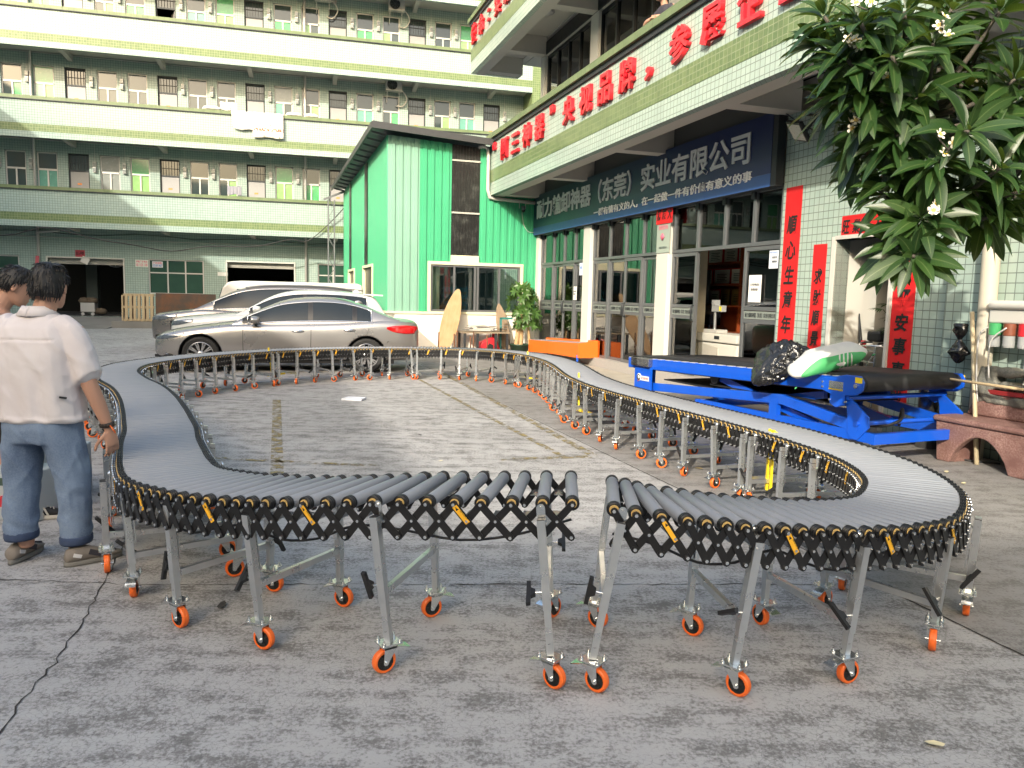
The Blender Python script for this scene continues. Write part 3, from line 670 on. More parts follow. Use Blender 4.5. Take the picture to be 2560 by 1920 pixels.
# raised red letters
def letter_row(s, x, adv, z, h, w_, y):
    for k, ch in enumerate(s):
        if ch == ' ': continue
        if ch in '“”，：': lettering('letter', ch, x + k * adv + .1, y, z + (.36 if ch in '“”' else -.02 if ch == '，' else .1), .2, .2 if ch != '：' else .34, red_letter, shop, .07, .02)
        else: lettering('letter', ch, x + k * adv, y, z, w_, h if ch != '三' else h * .9, red_letter, shop, .07, .022)
letter_row('“阿三神器”央视品牌，参展企业', -3.22, .862, 4.99, .52, .54, -1.458)
letter_row('使命：实现品牌价值', -5.62, .8, 8.74, .54, .5, -1.458)
# first-floor windows, dark frames
dk = mat('charcoal_aluminium', (.02, .022, .025), .4, .4); dark_tint_glass = glass_mat('dark_tint_glass', (.45, .52, .5))  # upstairs panes tinted darker than the shop glass
for x0, x1 in ((-3.3, -.36), (.14, 3.42), (3.92, 7.18)):
    n_ = 4; xs = [x0 + (x1 - x0) * k / n_ for k in range(1, n_)]
    f = grid_frame('window', x0, x1, 5.95, 7.98, xs, [6.42], .03, .12, .07, dk, shop)
    p = MB(); p.box(x0 + .05, x1 - .05, .07, .08, 6.0, 7.93); p.build('pane', dark_tint_glass, f)
    for k in range(n_):
        if (k + int(x0)) % 3 != 2:
            b = MB(); b.box(x0 + (x1 - x0) * k / n_ + .08, x0 + (x1 - x0) * (k + 1) / n_ - .03, .2, .21, 6.75 + .1 * (k % 2), 7.9); b.build('blind', [mat('grey_blind', (.16, .19, .18), .8)], f)
c = MB(); c.box(SX0, 7.2, -.03, -.001, 8.02, 8.34); c.build('lintel', [dk], shop)
# rooms upstairs: floor slabs and back wall
c = MB(); c.box(-3.6, SX1, .22, 9, 4.6, 4.75); c.box(-3.6, SX1, .22, 9, 8.03, 8.45); c.box(-3.6, SX1, 4.4, 4.5, 4.75, 8.03, 1); c.build('floor_slab', [plaster, inside_dark], shop)
# glass front: three bays
clear2 = glass_mat('shop_glass', (.86, .92, .89))
band_m = mat('frosted_band', (.20, .23, .21), .5)
bays = [(-3.38, -.22, [-2.47, -1.70, -.97], .2), (.19, 3.42, [1.05, 1.85, 2.66], .2), (3.88, 7.12, [4.72, 5.56, 6.36], .2)]
for bi, (x0, x1, xs, z0) in enumerate(bays):
    f = grid_frame('glass_front', x0, x1, 2.42, 3.30, xs, [], .02, .10, .06, frame_grey, shop)
    p = MB(); p.box(x0 + .05, x1 - .05, .055, .063, 2.47, 3.25); p.build('pane', clear2, f)
    c = MB()
    for x in [x0] + xs: c.box(x - .01, x + .075, -.02, .02, 3.14, 3.25)
    c.build('frame_bracket', dark_metal, f)
    def leafs(a, b, name, dy=0, handle=None):
        g_ = grid_frame(name, a, b, z0, 2.41, [], [1.22, 1.42], .03 + dy, .09 + dy, .06, frame_grey, shop)
        p = MB(); p.box(a + .05, b - .05, .055 + dy, .062 + dy, z0 + .05, 1.24); p.box(a + .05, b - .05, .055 + dy, .062 + dy, 1.46, 2.37); p.build('pane', clear2, g_)
        p = MB(); p.box(a + .06, b - .06, .048 + dy, .056 + dy, 1.285, 1.415); p.build('frosted_strip', band_m, g_)
        lettering('strip_lettering', '耐力输卸神器（东莞）实业有限公司', a + .09, .046 + dy, 1.31, b - a - .18, .075, dark_metal, g_, .003, .0)
        if handle is not None:
            h = MB(); h.tube([(handle, .03 + dy, 1.18), (handle, -.02 + dy, 1.2), (handle, -.02 + dy, 1.45), (handle, .03 + dy, 1.47)], .014, 8); h.build('handle', dark_metal, g_)
    if bi == 0: L_ = [(x0, xs[0], None, 0), (xs[0], xs[1], xs[1] - .04, .04), (xs[1], xs[2], xs[1] + .1, 0), (xs[2], x1, None, .04)]
    elif bi == 1: L_ = [(x0, xs[0], None, 0), (xs[0], xs[1], xs[1] - .05, .04), (xs[1], xs[2], xs[1] + .1, 0), (xs[2], x1, None, .04)]
    else: L_ = [(x0, 4.76, 4.72, 0), (6.18, x1, None, 0)]
    for a, b, h, dy in L_: leafs(a, b, 'glass_door', dy, h)
# the room behind the glass
c = MB()
c.box(-3.6, 8.2, .22, 5.0, 0, .19, 0); c.box(-3.6, 8.2, 4.9, 5.0, .19, 3.4, 1); c.box(-3.6, 8.2, .24, 4.9, 3.36, 3.46, 1)
c.box(8.0, 8.1, .3, 4.9, .19, 3.36, 1); c.box(-3.6, -3.5, .22, 4.9, .19, 3.36, 2); c.box(-.2, -.1, .22, 1.0, .19, 3.36, 2); c.box(3.45, 3.55, .22, 1.0, .19, 3.36, 2)
c.build('interior', [mat('beige_floor_tile', (.42, .38, .32), .3), mat('room_wall', (.50, .50, .45), .85), mat('cream_wall', (.56, .53, .42), .85)], shop)
def curtain(name, x0, x1, y, z0, z1, m_, wave=.03, n_=26):
    b = MB(); V = []
    for i in range(n_ + 1):
        x = x0 + (x1 - x0) * i / n_; yy = y + wave * sin(i * 1.9)
        V += [(x, yy, z0), (x, yy, z1)]
    b.add(V, [(2 * i, 2 * i + 2, 2 * i + 3, 2 * i + 1) for i in range(n_)], 0, True); return b.build(name, m_, shop)
beige = mat('beige_curtain', (.62, .58, .44), .8, 0, .08, 3); gcur = mat('green_drape', (.13, .30, .20), .8, 0, .2, 3); dkboard = mat('dark_board', (.03, .033, .033), .5)
curtain('curtain', -2.5, -2.1, .5, .2, 3.3, gcur); curtain('curtain', -1.9, -.3, .9, 1.75, 3.3, gcur, .03, 40)
curtain('curtain', 1.95, 3.3, .9, 2.2, 3.3, gcur, .03, 40); curtain('curtain', 2.75, 3.3, .8, .25, 2.2, gcur)
pass
c = MB(); c.box(-1.75, -.3, 1.1, 1.13, 1.05, 2.05); c.box(1.05, 2.7, 1.6, 1.63, 1.1, 2.2); c.build('display_board', dkboard, shop)
c = MB(); c.box(3.18, 3.3, .3, .5, .2, 2.4); c.box(.3, 1.0, .25, .9, .2, .5); c.build('orange_panel', [mat('terracotta_panel', (.45, .10, .03), .6)], shop)
# notes stuck on the glass and columns
def note(name, label, x, z, w_, h_, col, lines, y=-.004, cat='notice', deep=.004):
    o = thing(name, label, cat); o.matrix_world = shop_M @ Matrix.Translation((x, y, z))
    s_ = MB(); s_.box(0, w_, 0, deep, 0, h_); s_.build('sheet', mat('note_%d' % int(1e3 * sum(col)), col, .6, 0, .04), o)
    for (t_, a, b, c_, d_, m_) in lines: lettering('lettering', t_, a * w_, -.002, b * h_, c_ * w_, d_ * h_, m_, o, .002, .0)
    return o
note('paper_notice', 'white paper notice on the dark board behind the leftmost glass bay', -1.0, 1.5, .22, .33, (.75, .76, .74), [('上班时间', .15, .6, .7, .1, ink), ('请勿推门', .2, .4, .55, .1, ink)], .04)
note('paper_notice', 'white paper notice on the open door glass beside the bookcase', 6.36, 1.55, .32, .42, (.78, .78, .76), [('公司重地请勿', .14, .6, .72, .1, ink), ('吸烟谢谢', .2, .42, .55, .1, ink)], .02)
note('police_card', 'blue and white police card high on the shop door glass', 6.84, 2.06, .22, .27, (.62, .66, .72), [('安心 POLICE', .08, .84, .8, .1, bluem), ('东莞公安', .35, .55, .5, .12, ink), ('巡逻签到', .35, .32, .5, .12, ink)], .02)
note('police_card', 'small blue and white card at the top of the leftmost glass bay', -.6, 2.1, .2, .3, (.55, .6, .72), [('巡逻', .2, .5, .6, .2, bluem)], .02)
o = note('door_plate', 'grey green plate with a red arc emblem on the brick pillar below the red paper', 3.44, 2.44, .5, .62, (.30, .36, .31), [('质量信得过单位', .15, .7, .7, .14, pinkm), ('年度示范企业', .2, .12, .6, .07, dark_metal)], -.075, 'plaque')
c = MB(); c.lathe([(.001, 0), (.07, .01), (.06, .03)], 4, 0, Matrix.Translation((.25, -.004, .3)) @ Matrix.Rotation(pi / 2, 4, 'X')); c.build('emblem', pinkm, o)
def banner(name, label, x, z0, w_, h_, s, y=-.006, horiz=False, size=.8):
    o = thing(name, label, 'banner'); o.matrix_world = shop_M @ Matrix.Translation((x, y, z0))
    b = MB(); n_ = 12; V = []; 
    for i in range(n_ + 1):
        for k in (0, 1): V.append((w_ * k, -.004 * abs(sin(i * 1.3 + k)), h_ * i / n_))
    b.add(V, [(2 * i, 2 * i + 1, 2 * i + 3, 2 * i + 2) for i in range(n_)]); q = b.build('sheet', red_paper, o); q.modifiers.new('t', 'SOLIDIFY').thickness = .003
    n_ = len(s)
    for k, ch in enumerate(s):
        if ch == ' ': continue
        if horiz: lettering('character', ch, w_ * (k + .14) / n_, -.008, h_ * .18, w_ / n_ * .74, h_ * .62, ink, o, .003, .02, .15)
        else: lettering('character', ch, w_ * (1 - size) / 2, -.008, h_ - h_ * (k + .88) / n_, w_ * size, h_ / n_ * .74, ink, o, .003, .022, .15)
    return o
banner('couplet', 'tallest red couplet, right beside the blue signboard', 7.19, .35, .36, 2.86, ' 順心生意年年旺', size=.62)
banner('couplet', 'narrow red couplet left of the open doorway', 7.86, .35, .27, 2.01, ' 求財順景方方', size=.6)
banner('couplet', 'red couplet right of the open doorway, partly behind plumeria leaves', 9.34, .35, .34, 2.01, '出入平安事事成', size=.62)
banner('door_banner', 'red horizontal paper over the open doorway', 8.38, 2.42, .72, .28, '旺業興人', horiz=True)
banner('door_banner', 'wrinkled red paper stuck on the pillar under the blue signboard', 3.42, 2.98, .62, .36, '鴻展大', y=-.09, horiz=True)
# doorway beside it: jamb, grey inner wall, dim corridor
c = MB(); c.box(8.24, 8.3, -.03, .5, 0, 2.44, 0); c.box(9.28, 9.33, -.03, .3, 0, 2.44, 0); c.box(8.3, 9.28, -.03, .25, 2.40, 2.45, 1); c.build('door_jamb', [white_paint, plaster], shop)
c = MB(); c.box(8.1, 9.9, 2.4, 2.5, 0, 3, 0); c.box(8.1, 8.2, .25, 2.4, 0, 3, 1); c.box(9.8, 9.9, .25, 2.4, 0, 3, 0); c.box(8.2, 9.8, .25, 2.4, 2.9, 3, 0); c.box(8.2, 9.8, .23, 2.4, 0, .05, 0); c.build('corridor', [mat('corridor_grey', (.16, .165, .17), .85), white_paint], shop)
# signboard
sgn = thing('signboard', 'long navy signboard with white characters over the glass front', 'signboard'); sgn.matrix_world = shop_M @ Matrix.Translation((SX0, -.02, 3.25))
c = MB(); c.box(0, 10.72, -.14, -.002, 0, 1.06, 0); c.box(0, 10.60, -.146, -.14, .19, 1.06, 1); c.box(0, 10.60, -.146, -.14, .0, .188, 2)
t = NT('navy_print_reflection'); tx = t.n('ShaderNodeSeparateXYZ'); t.l(t.obj(), tx.inputs[0])
mr = t.n('ShaderNodeMapRange'); t.l(tx.outputs[0], mr.inputs[0]); mr.inputs[1].default_value = 3; mr.inputs[2].default_value = 9
t.l(t.mix(mr.outputs[0], (.012, .045, .065), (.008, .018, .085)), t.b.inputs['Base Color']); t.b.inputs['Roughness'].default_value = .38  # teal towards the left end: a reflection painted into the navy print
c.build('panel', [dark_metal, t.m, mat('blue_print_strip', (.025, .07, .22), .4)], sgn)
sgl = mat('sign_white', (.62, .63, .64), .5, 0, .03)
lettering('lettering', '耐力输卸神器（东莞）实业有限公司', .33, -.147, .40, 9.75, .52, sgl, sgn, .02, .018)
lettering('lettering', '一群有情有义的人，在一起做一件有价值有意义的事', 4.2, -.147, .13, 5.95, .17, sgl, sgn, .012, .012)
# floodlight on the wall
fl = thing('floodlight', 'black framed floodlight tilted down beside the navy signboard', 'floodlight'); fl.matrix_world = shop_M @ Matrix.Translation((7.78, -.32, 3.88)) @ Matrix.Rotation(radians(-20), 4, 'Z') @ Matrix.Rotation(radians(36), 4, 'X') @ Matrix.Rotation(radians(18), 4, 'Y')
c = MB(); c.box(-.2, .2, -.03, .03, -.15, .15, 0); bevel(c.build('housing', black_plastic, fl), .015)
c = MB(); c.box(-.17, .17, -.036, -.031, -.12, .12); c.build('lens', [mat('led_lens', (.55, .54, .48), .3, 0, .1, 30)], fl)
c = MB(); c.bar((-.21, 0, 0), (-.21, .22, .1), .02, .03); c.bar((.21, 0, 0), (.21, .22, .1), .02, .03); c.bar((-.21, .22, .1), (.21, .22, .1), .02, .03); c.build('bracket', dark_metal, fl)
c = MB(); c.tube([(.0, -.1, 4.25), (.35, -.15, 4.05), (.62, -.1, 3.9)], .009, 5); o = c.build('lamp_cable', black_plastic); o.matrix_world = shop_M @ Matrix.Translation((7.2, 0, 0)); tag(o, 'thin black cable running from the signboard corner to the floodlight', 'cable')
# sunlight on the ground before the shop, painted as a paler sheet
c = MB(); c.add([(-3.3, -.12, .006), (9, -.12, .006), (9, -1.9, .006), (4, -1.7, .006), (-.6, -1.1, .006), (-3.3, -.9, .006)], [(0, 1, 2, 3, 4, 5)]); o = c.build('sunlit_patch', [mat('sunlit_concrete', (.34, .31, .26), .9, 0, .25, 3)]); o.matrix_world = shop_M; tag(o, kind='structure')
# the wing that closes the yard on the left: it stands outside the frame and shades the yard
wing = thing('left_wing', 'plain tiled block closing the yard on the left, outside the frame', 'building')
c = MB()
e = Vector((-.3214, 1, 0)).normalized(); nn_ = Vector((e.y, -e.x, 0)); A = Vector((-9.3, -24, 0)); 
WH = 13.2
for a, b in ((0, 55),):
    p = [A + e * a, A + e * b, A + e * b - nn_ * 9, A + e * a - nn_ * 9]
    c.add([(q.x, q.y, z) for z in (0, WH) for q in p], [(0, 1, 2, 3)[::-1], (4, 5, 6, 7), (0, 1, 5, 4), (1, 2, 6, 5), (2, 3, 7, 6), (3, 0, 4, 7)])
c.build('wall', mint, wing, fix=True)
rear = thing('rear_wing', 'plain tiled block closing the yard behind the photographer, outside the frame', 'building')
c = MB(); c.box(-14, 17, -31, -21.4, 0, WH - .1); c.build('wall', mint, rear)
c = MB()
for k in range(7):
    for z in (1.5, 4.9, 8.3): c.box(-6.8 + 3.3 * k, -5 + 3.3 * k, -21.4, -21.37, z, z + 1.4)
c.build('windows', pane, rear)
c = MB()
for k in range(16):
    for z in (1.5, 4.9, 8.3):
        q = A + e * (1.5 + 3.3 * k) + nn_ * .01; c.bar(q + Vector((0, 0, z + .7)), q + e * 1.8 + Vector((0, 0, z + .7)), .03, 1.4)
c.build('windows', pane, wing)
# ================================================================ flexible roller conveyors joined into a loop
CTRL = [  # centre x, y, shear of the rollers against the path normal (deg), roller height; starts at the gap, clockwise
 (0.296, 3.325, -10, 0.707), (0.057, 3.300, -11, 0.706), (-0.154, 3.293, -13, 0.704), (-0.357, 3.290, -16, 0.700), (-0.547, 3.294, -18, 0.690), (-0.721, 3.312, -15, 0.675), (-0.893, 3.352, -11, 0.658), (-1.048, 3.410, -3, 0.642),
 (-1.260, 3.505, 0, 0.622), (-1.490, 3.650, 0, 0.602), (-1.725, 3.864, -2, 0.580), (-1.926, 4.193, 0, 0.560), (-2.093, 4.518, 0, 0.548), (-2.290, 4.915, 0, 0.540), (-2.469, 5.311, 0, 0.540), (-2.685, 5.730, 0, 0.540),
 (-2.949, 6.234, 0, 0.540), (-3.333, 6.929, 0, 0.540), (-3.764, 7.624, 0, 0.540), (-4.268, 8.308, 0, 0.540), (-4.711, 9.051, 0, 0.540), (-4.951, 9.830, 0, 0.540), (-4.915, 10.669, 0, 0.540), (-4.699, 11.484, 0, 0.540),
 (-4.340, 12.252, 0, 0.540), (-3.932, 12.899, 0, 0.540), (-3.441, 13.402, 0, 0.540), (-2.853, 13.810, 0, 0.540), (-2.254, 14.086, 0, 0.540), (-1.678, 14.242, 0, 0.540), (-1.103, 14.301, 0, 0.540), (-0.563, 14.182, 0, 0.540),
 (-0.096, 13.882, 0, 0.540), (0.240, 13.450, 0, 0.540), (0.503, 12.887, 0, 0.540), (0.695, 12.228, 0, 0.540), (0.815, 11.448, 0, 0.540), (0.875, 10.669, 0, 0.540), (0.923, 9.950, 0, 0.540), (1.007, 9.291, 0, 0.540),
 (1.151, 8.631, 0, 0.540), (1.403, 7.852, 0, 0.540), (1.678, 7.109, 0, 0.540), (1.918, 6.497, 0, 0.540), (2.098, 5.994, 0, 0.540), (2.242, 5.454, 0, 0.540), (2.320, 5.035, 0, 0.540), (2.332, 4.675, 0, 0.540),
 (2.272, 4.318, 0, 0.545), (2.144, 3.982, 1, 0.557), (1.921, 3.634, 0, 0.563), (1.660, 3.420, 0, 0.588), (1.423, 3.296, 0, 0.612), (1.194, 3.213, 0, 0.637), (0.982, 3.154, 0, 0.660), (0.839, 3.127, 0, 0.680),
 (0.735, 3.115, 4, 0.692), (0.650, 3.117, 15, 0.703), (0.575, 3.138, 24, 0.710), (0.500, 3.178, 29, 0.713), (0.398, 3.251, 30, 0.716)]
pathpts = catmull(CTRL, 40)
cum = [0]
for a, b in zip(pathpts, pathpts[1:]): cum.append(cum[-1] + hypot(b[0] - a[0], b[1] - a[1]))
LEN = cum[-1]
def at(s):
    s = max(0, min(LEN - 1e-6, s)); lo, hi = 0, len(cum) - 1
    while hi - lo > 1:
        m_ = (lo + hi) // 2
        if cum[m_] <= s: lo = m_
        else: hi = m_
    t_ = (s - cum[lo]) / (cum[hi] - cum[lo]); a, b = pathpts[lo], pathpts[lo + 1]
    p = Vector((a[0] + (b[0] - a[0]) * t_, a[1] + (b[1] - a[1]) * t_)); sh = radians(a[2] + (b[2] - a[2]) * t_)
    a2_, b2_ = pathpts[max(lo - 6, 0)], pathpts[min(lo + 7, len(pathpts) - 1)]
    d = Vector((b2_[0] - a2_[0], b2_[1] - a2_[1])).normalized(); nrm = Vector((d.y, -d.x))
    q = Vector((nrm.x * cos(sh) - nrm.y * sin(sh), nrm.x * sin(sh) + nrm.y * cos(sh)))
    return p, d, q, a[3] + (b[3] - a[3]) * t_         # q points to the inside of the loop; last: roller height
def pitch(s):
    def lerp(T):
        for (a, va), (b, vb) in zip(T, T[1:]):
            if a <= x <= b: return va + (vb - va) * (x - a) / (b - a)
        return T[-1][1]
    if s < LEN / 2: x = s; return lerp([(0, .122), (.35, .105), (.75, .10), (.82, .088), (1.5, .080), (2.0, .066), (2.6, .0605), (99, .0605)])
    x = LEN - s; return lerp([(0, .09), (.1, .082), (.4, .075), (1.1, .075), (1.8, .066), (2.4, .0605), (99, .0605)])
rollers = []; s_ = .02
while s_ < LEN - .02: rollers.append(s_); s_ += pitch(s_)
def s_near(x, y): return cum[min(range(len(pathpts)), key=lambda i: hypot(pathpts[i][0] - x, pathpts[i][1] - y))]
JOINTS = [s_near(-3.76, 7.6), s_near(-4.15, 12.6), s_near(-1.86, 14.2), s_near(.38, 13.2), s_near(.96, 9.55), s_near(2.13, 5.88)]
UNITS = list(zip([0] + JOINTS, JOINTS + [LEN]))
HALF = .215; LX = .252                            # bare roller half length; lattice plane offset
grey_roll = mat('grey_roller', (.235, .25, .275), .45, .0, .05, 5, 0, .45)
blk = mat('black_steel', (.012, .012, .013), .42, .2, .2, 14)
yring = mat('yellow_bearing', (.55, .38, .14), .4, 0, .08)
def roller_mesh():
    b = MB(); R = .0275
    b.lathe([(.012, -HALF + .004), (R - .003, -HALF), (R, -HALF + .004), (R, HALF - .004), (R - .003, HALF), (.012, HALF - .004)], 20, 0)
    for sg in (-1, 1):
        e_ = sg * HALF
        prof = [(.026, 0), (.030, .001), (.030, .008), (.025, .009), (.025, .012), (.030, .013), (.030, .019), (.025, .020), (.025, .023), (.030, .024), (.030, .029), (.022, .0295)]
        b.lathe([(r, e_ + sg * z) for r, z in prof], 18, 1)
        b.cyl((0, 0, e_ + sg * .0292), (0, 0, e_ + sg * .0325), .0195, n=16, mat=2)
        b.cyl((0, 0, e_ + sg * .032), (0, 0, e_ + sg * .055), .006, n=8, mat=3)
    return b
rm_ = roller_mesh(); r_me = None
leg_sets = {}
# --- the leg: origin at the pivot on the roller line; an outer sleeve, an inner tube that slides in it
def leg_mesh():
    b = MB()
    pr = [(.018 * cos(pi * k / 8), .018 * sin(pi * k / 8)) for k in range(9)]
    prof = [(x, y) for x, y in pr] + [(-.018, -.045), (-.015, -.07), (.015, -.07), (.018, -.045)]
    b.prism(prof, 0, .004, 1, Matrix(((1, 0, 0, 0), (0, 0, -1, -.012), (0, 1, 0, 0), (0, 0, 0, 1))))
    b.add([(-.015, -.012, -.067), (.015, -.012, -.067), (.015, -.026, -.088), (-.015, -.026, -.088), (-.015, -.016, -.067), (.015, -.016, -.067), (.015, -.030, -.088), (-.015, -.030, -.088)], [(0, 1, 2, 3), (7, 6, 5, 4), (0, 3, 7, 4), (1, 5, 6, 2)], 1)
    b.cyl((0, -.012, 0), (0, -.022, 0), .008, n=8, mat=1)
    b.box(-.011, .011, -.022, -.017, -.30, -.085, 1)
    b.box(-.0165, .0165, -.064, -.031, -.400, -.040, 0); b.box(-.0155, .0155, -.063, -.032, -.042, -.037, 2)
    return b
def inner_mesh():
    b = MB(); b.box(-.0138, .0138, -.0138, .0138, 0, .40, 0); return b
def caster_mesh():
    """swivel head below the tube: origin at tube foot, wheel trails along +x"""
    b = MB()
    b.box(-.046, .046, -.038, .038, -.006, 0, 0)
    for x in (-.036, .036):
        for y in (-.028, .028): b.cyl((x, y, -.012), (x, y, .02), .0042, n=6, mat=0); b.cyl((x, y, .0), (x, y, .009), .0085, n=6, mat=0)
    b.cyl((0, 0, -.006), (0, 0, -.022), .026, .022, n=14, mat=0)
    for y in (-.023, .023):
        b.prism([(-.028, -.02), (.030, -.02), (.034, -.083), (.028, -.09), (.016, -.09), (.008, -.075)], y - .0015, y + .0015, 0, Matrix(((1, 0, 0, 0), (0, 0, 1, 0), (0, 1, 0, 0), (0, 0, 0, 1))))
    b.box(-.028, .030, -.0245, .0245, -.024, -.020, 0)
    b.add([(-.03, -.022, -.018), (-.03, .022, -.018), (-.088, .026, -.034), (-.088, -.026, -.034), (-.03, -.022, -.023), (-.03, .022, -.023), (-.088, .026, -.039), (-.088, -.026, -.039)], [(0, 1, 2, 3), (7, 6, 5, 4), (0, 3, 7, 4), (1, 5, 6, 2), (2, 6, 7, 3)], 0)
    b.cyl((.022, -.031, -.078), (.022, .031, -.078), .007, n=8, mat=0)
    return b
def wheel_mesh():
    b = MB(); Rw = .050
    Mx = Matrix.Translation((.022, 0, -.078)) @ Matrix.Rotation(pi / 2, 4, 'X')
    tp = [(.036, -.015), (.045, -.0155), (.0495, -.011), (.0505, -.003), (.0495, 0), (.0505, .003), (.0495, .011), (.045, .0155), (.036, .015)]; b.lathe(tp, 26, 0, Mx, True, [0] * 8)
    b.lathe([(.009, -.012), (.014, -.015), (.018, -.009), (.032, -.009), (.0362, -.0145), (.0362, .0145), (.032, .009), (.018, .009), (.014, .015), (.009, .012)], 22, 1, Mx)
    for k in range(6):
        a = k * pi / 3
        for sg in (-1, 1): b.bar((.022 + .016 * cos(a), sg * .010, -.078 + .016 * sin(a)), (.022 + .034 * cos(a), sg * .010, -.078 + .034 * sin(a)), .005, .006, 1, up=(0, 1, 0))
    return b
def handle_mesh():
    b = MB(); b.cyl((0, 0, 0), (.026, 0, 0), .006, n=8, mat=1)
    b.loft([[(.026, y, z) for y, z in ((-.011, -.011), (.011, -.011), (.011, .011), (-.011, .011))], [(.046, y, z) for y, z in ((-.008, -.026), (.008, -.026), (.008, .026), (-.008, .026))]], 0, False)
    b.loft([[(.045 + .0 * k, y, z) for y, z in ((-.010, -.062), (.010, -.062), (.010, .062), (-.010, .062))] if k < 1 else [(.062, y, z) for y, z in ((-.008, -.066), (.008, -.066), (.008, .066), (-.008, .066))] for k in range(2)], 0, False)
    return b
blk_grip = mat('black_grip', (.015, .015, .016), .5, 0, .1)
hub_m = mat('black_nylon_hub', (.013, .013, .013), .4)
ME = {}
def inst(key, maker, mats, parent, M, name):
    if key not in ME:
        o = maker().build(name, mats, parent, M); ME[key] = o.data
        if key in ('leg',): pass
        return o
    return obj(name, ME[key], parent, M)
rl = random.Random(11)
def place_leg(parent, top, out, foot, cast_ang, handle=True):
    """top: pivot on the lattice; out: unit vector away from the belt; foot: xy of the tube's foot at z .128"""
    ft = Vector((foot[0], foot[1], .128)) - out * -.0
    down = (top + out * .047 - ft).normalized()                                             # local +z
    y = -out; y = (y - down * y.dot(down)).normalized(); x = y.cross(down)
    R_ = Matrix(((x.x, y.x, down.x, top.x), (x.y, y.y, down.y, top.y), (x.z, y.z, down.z, top.z), (0, 0, 0, 1)))
    L = inst('leg', leg_mesh, [steel, zinc, blk_grip], parent, R_, 'leg')
    Ln = (top.z - .128) / max(.5, down.z); f = R_ @ Vector((0, -.0475, -Ln)); I = R_.inverted()
    inst('inner_tube', inner_mesh, [steel], L, Matrix.Translation((0, -.0475, -Ln)), 'inner_tube')
    B_ = I @ Matrix.Translation((f.x, f.y, .128)) @ Matrix.Rotation(cast_ang, 4, 'Z')
    inst('caster', caster_mesh, [zinc], L, B_, 'caster')
    inst('wheel', wheel_mesh, [orange_rubber, hub_m], L, B_ @ Matrix.Translation((0, 0, .0005)), 'wheel')
    if handle:
        a = rl.uniform(-1.2, 1.2)
        inst('handle', handle_mesh, [blk_grip, zinc], L, Matrix.Translation((-.0165, -.0475, -.33)) @ Matrix.Rotation(pi, 4, 'Z') @ Matrix.Rotation(a, 4, 'X'), 'handle')
    return L, R_
# (top x, top y, foot x, foot y) measured for the legs at the front of the loop
FRONT = [(-.533, 3.057, -.482, 3.004), (-1.097, 3.207, -1.072, 3.182), (-1.537, 3.446, -1.519, 3.381), (-1.882, 3.736, -1.874, 3.686), (-2.127, 4.002, -2.199, 4.05), (.128, 3.012, .18, 2.91)]
FRONT_R = [(.453, 2.968, .346, 2.891), (.969, 2.944, .907, 2.886), (1.436, 3.061, 1.39, 2.989), (1.944, 3.359, 1.946, 3.335), (2.27, 3.689, 2.315, 3.704)]
labels_unit = ['front left conveyor from the gap round the S bend beside the two men', 'conveyor curving behind the two men at the far left of the loop',
  'conveyor across the back of the yard in front of the silver sedan', 'back conveyor between the sedan rear and the leaning wooden board',
  'conveyor running down the right of the yard from the orange machine', 'straight conveyor alongside the blue belt loader', 'front right conveyor sweeping round the right bend to the gap']
st_me = None
def sticker_mesh():
    b = MB(); b.box(-.011, .011, -.0012, 0, -.045, .045, 0); b.add([(-.007, -.0016, .024), (.007, -.0016, .024), (0, -.0016, .038)], [(0, 1, 2)], 1)
    tm = text_mesh('当心夹手', .052, .012, .0005, .0)
    R_ = UPRIGHT; Mq = Matrix.Translation((.006, -.0016, .018)) @ Matrix.Rotation(pi / 2, 4, 'Y')
    b.add([tuple(Mq @ (R_ @ v.co)) for v in tm.vertices], [tuple(p.vertices) for p in tm.polygons], 1); return b
sticker_yellow = mat('warning_yellow', (.80, .42, .02), .45, 0, .06)
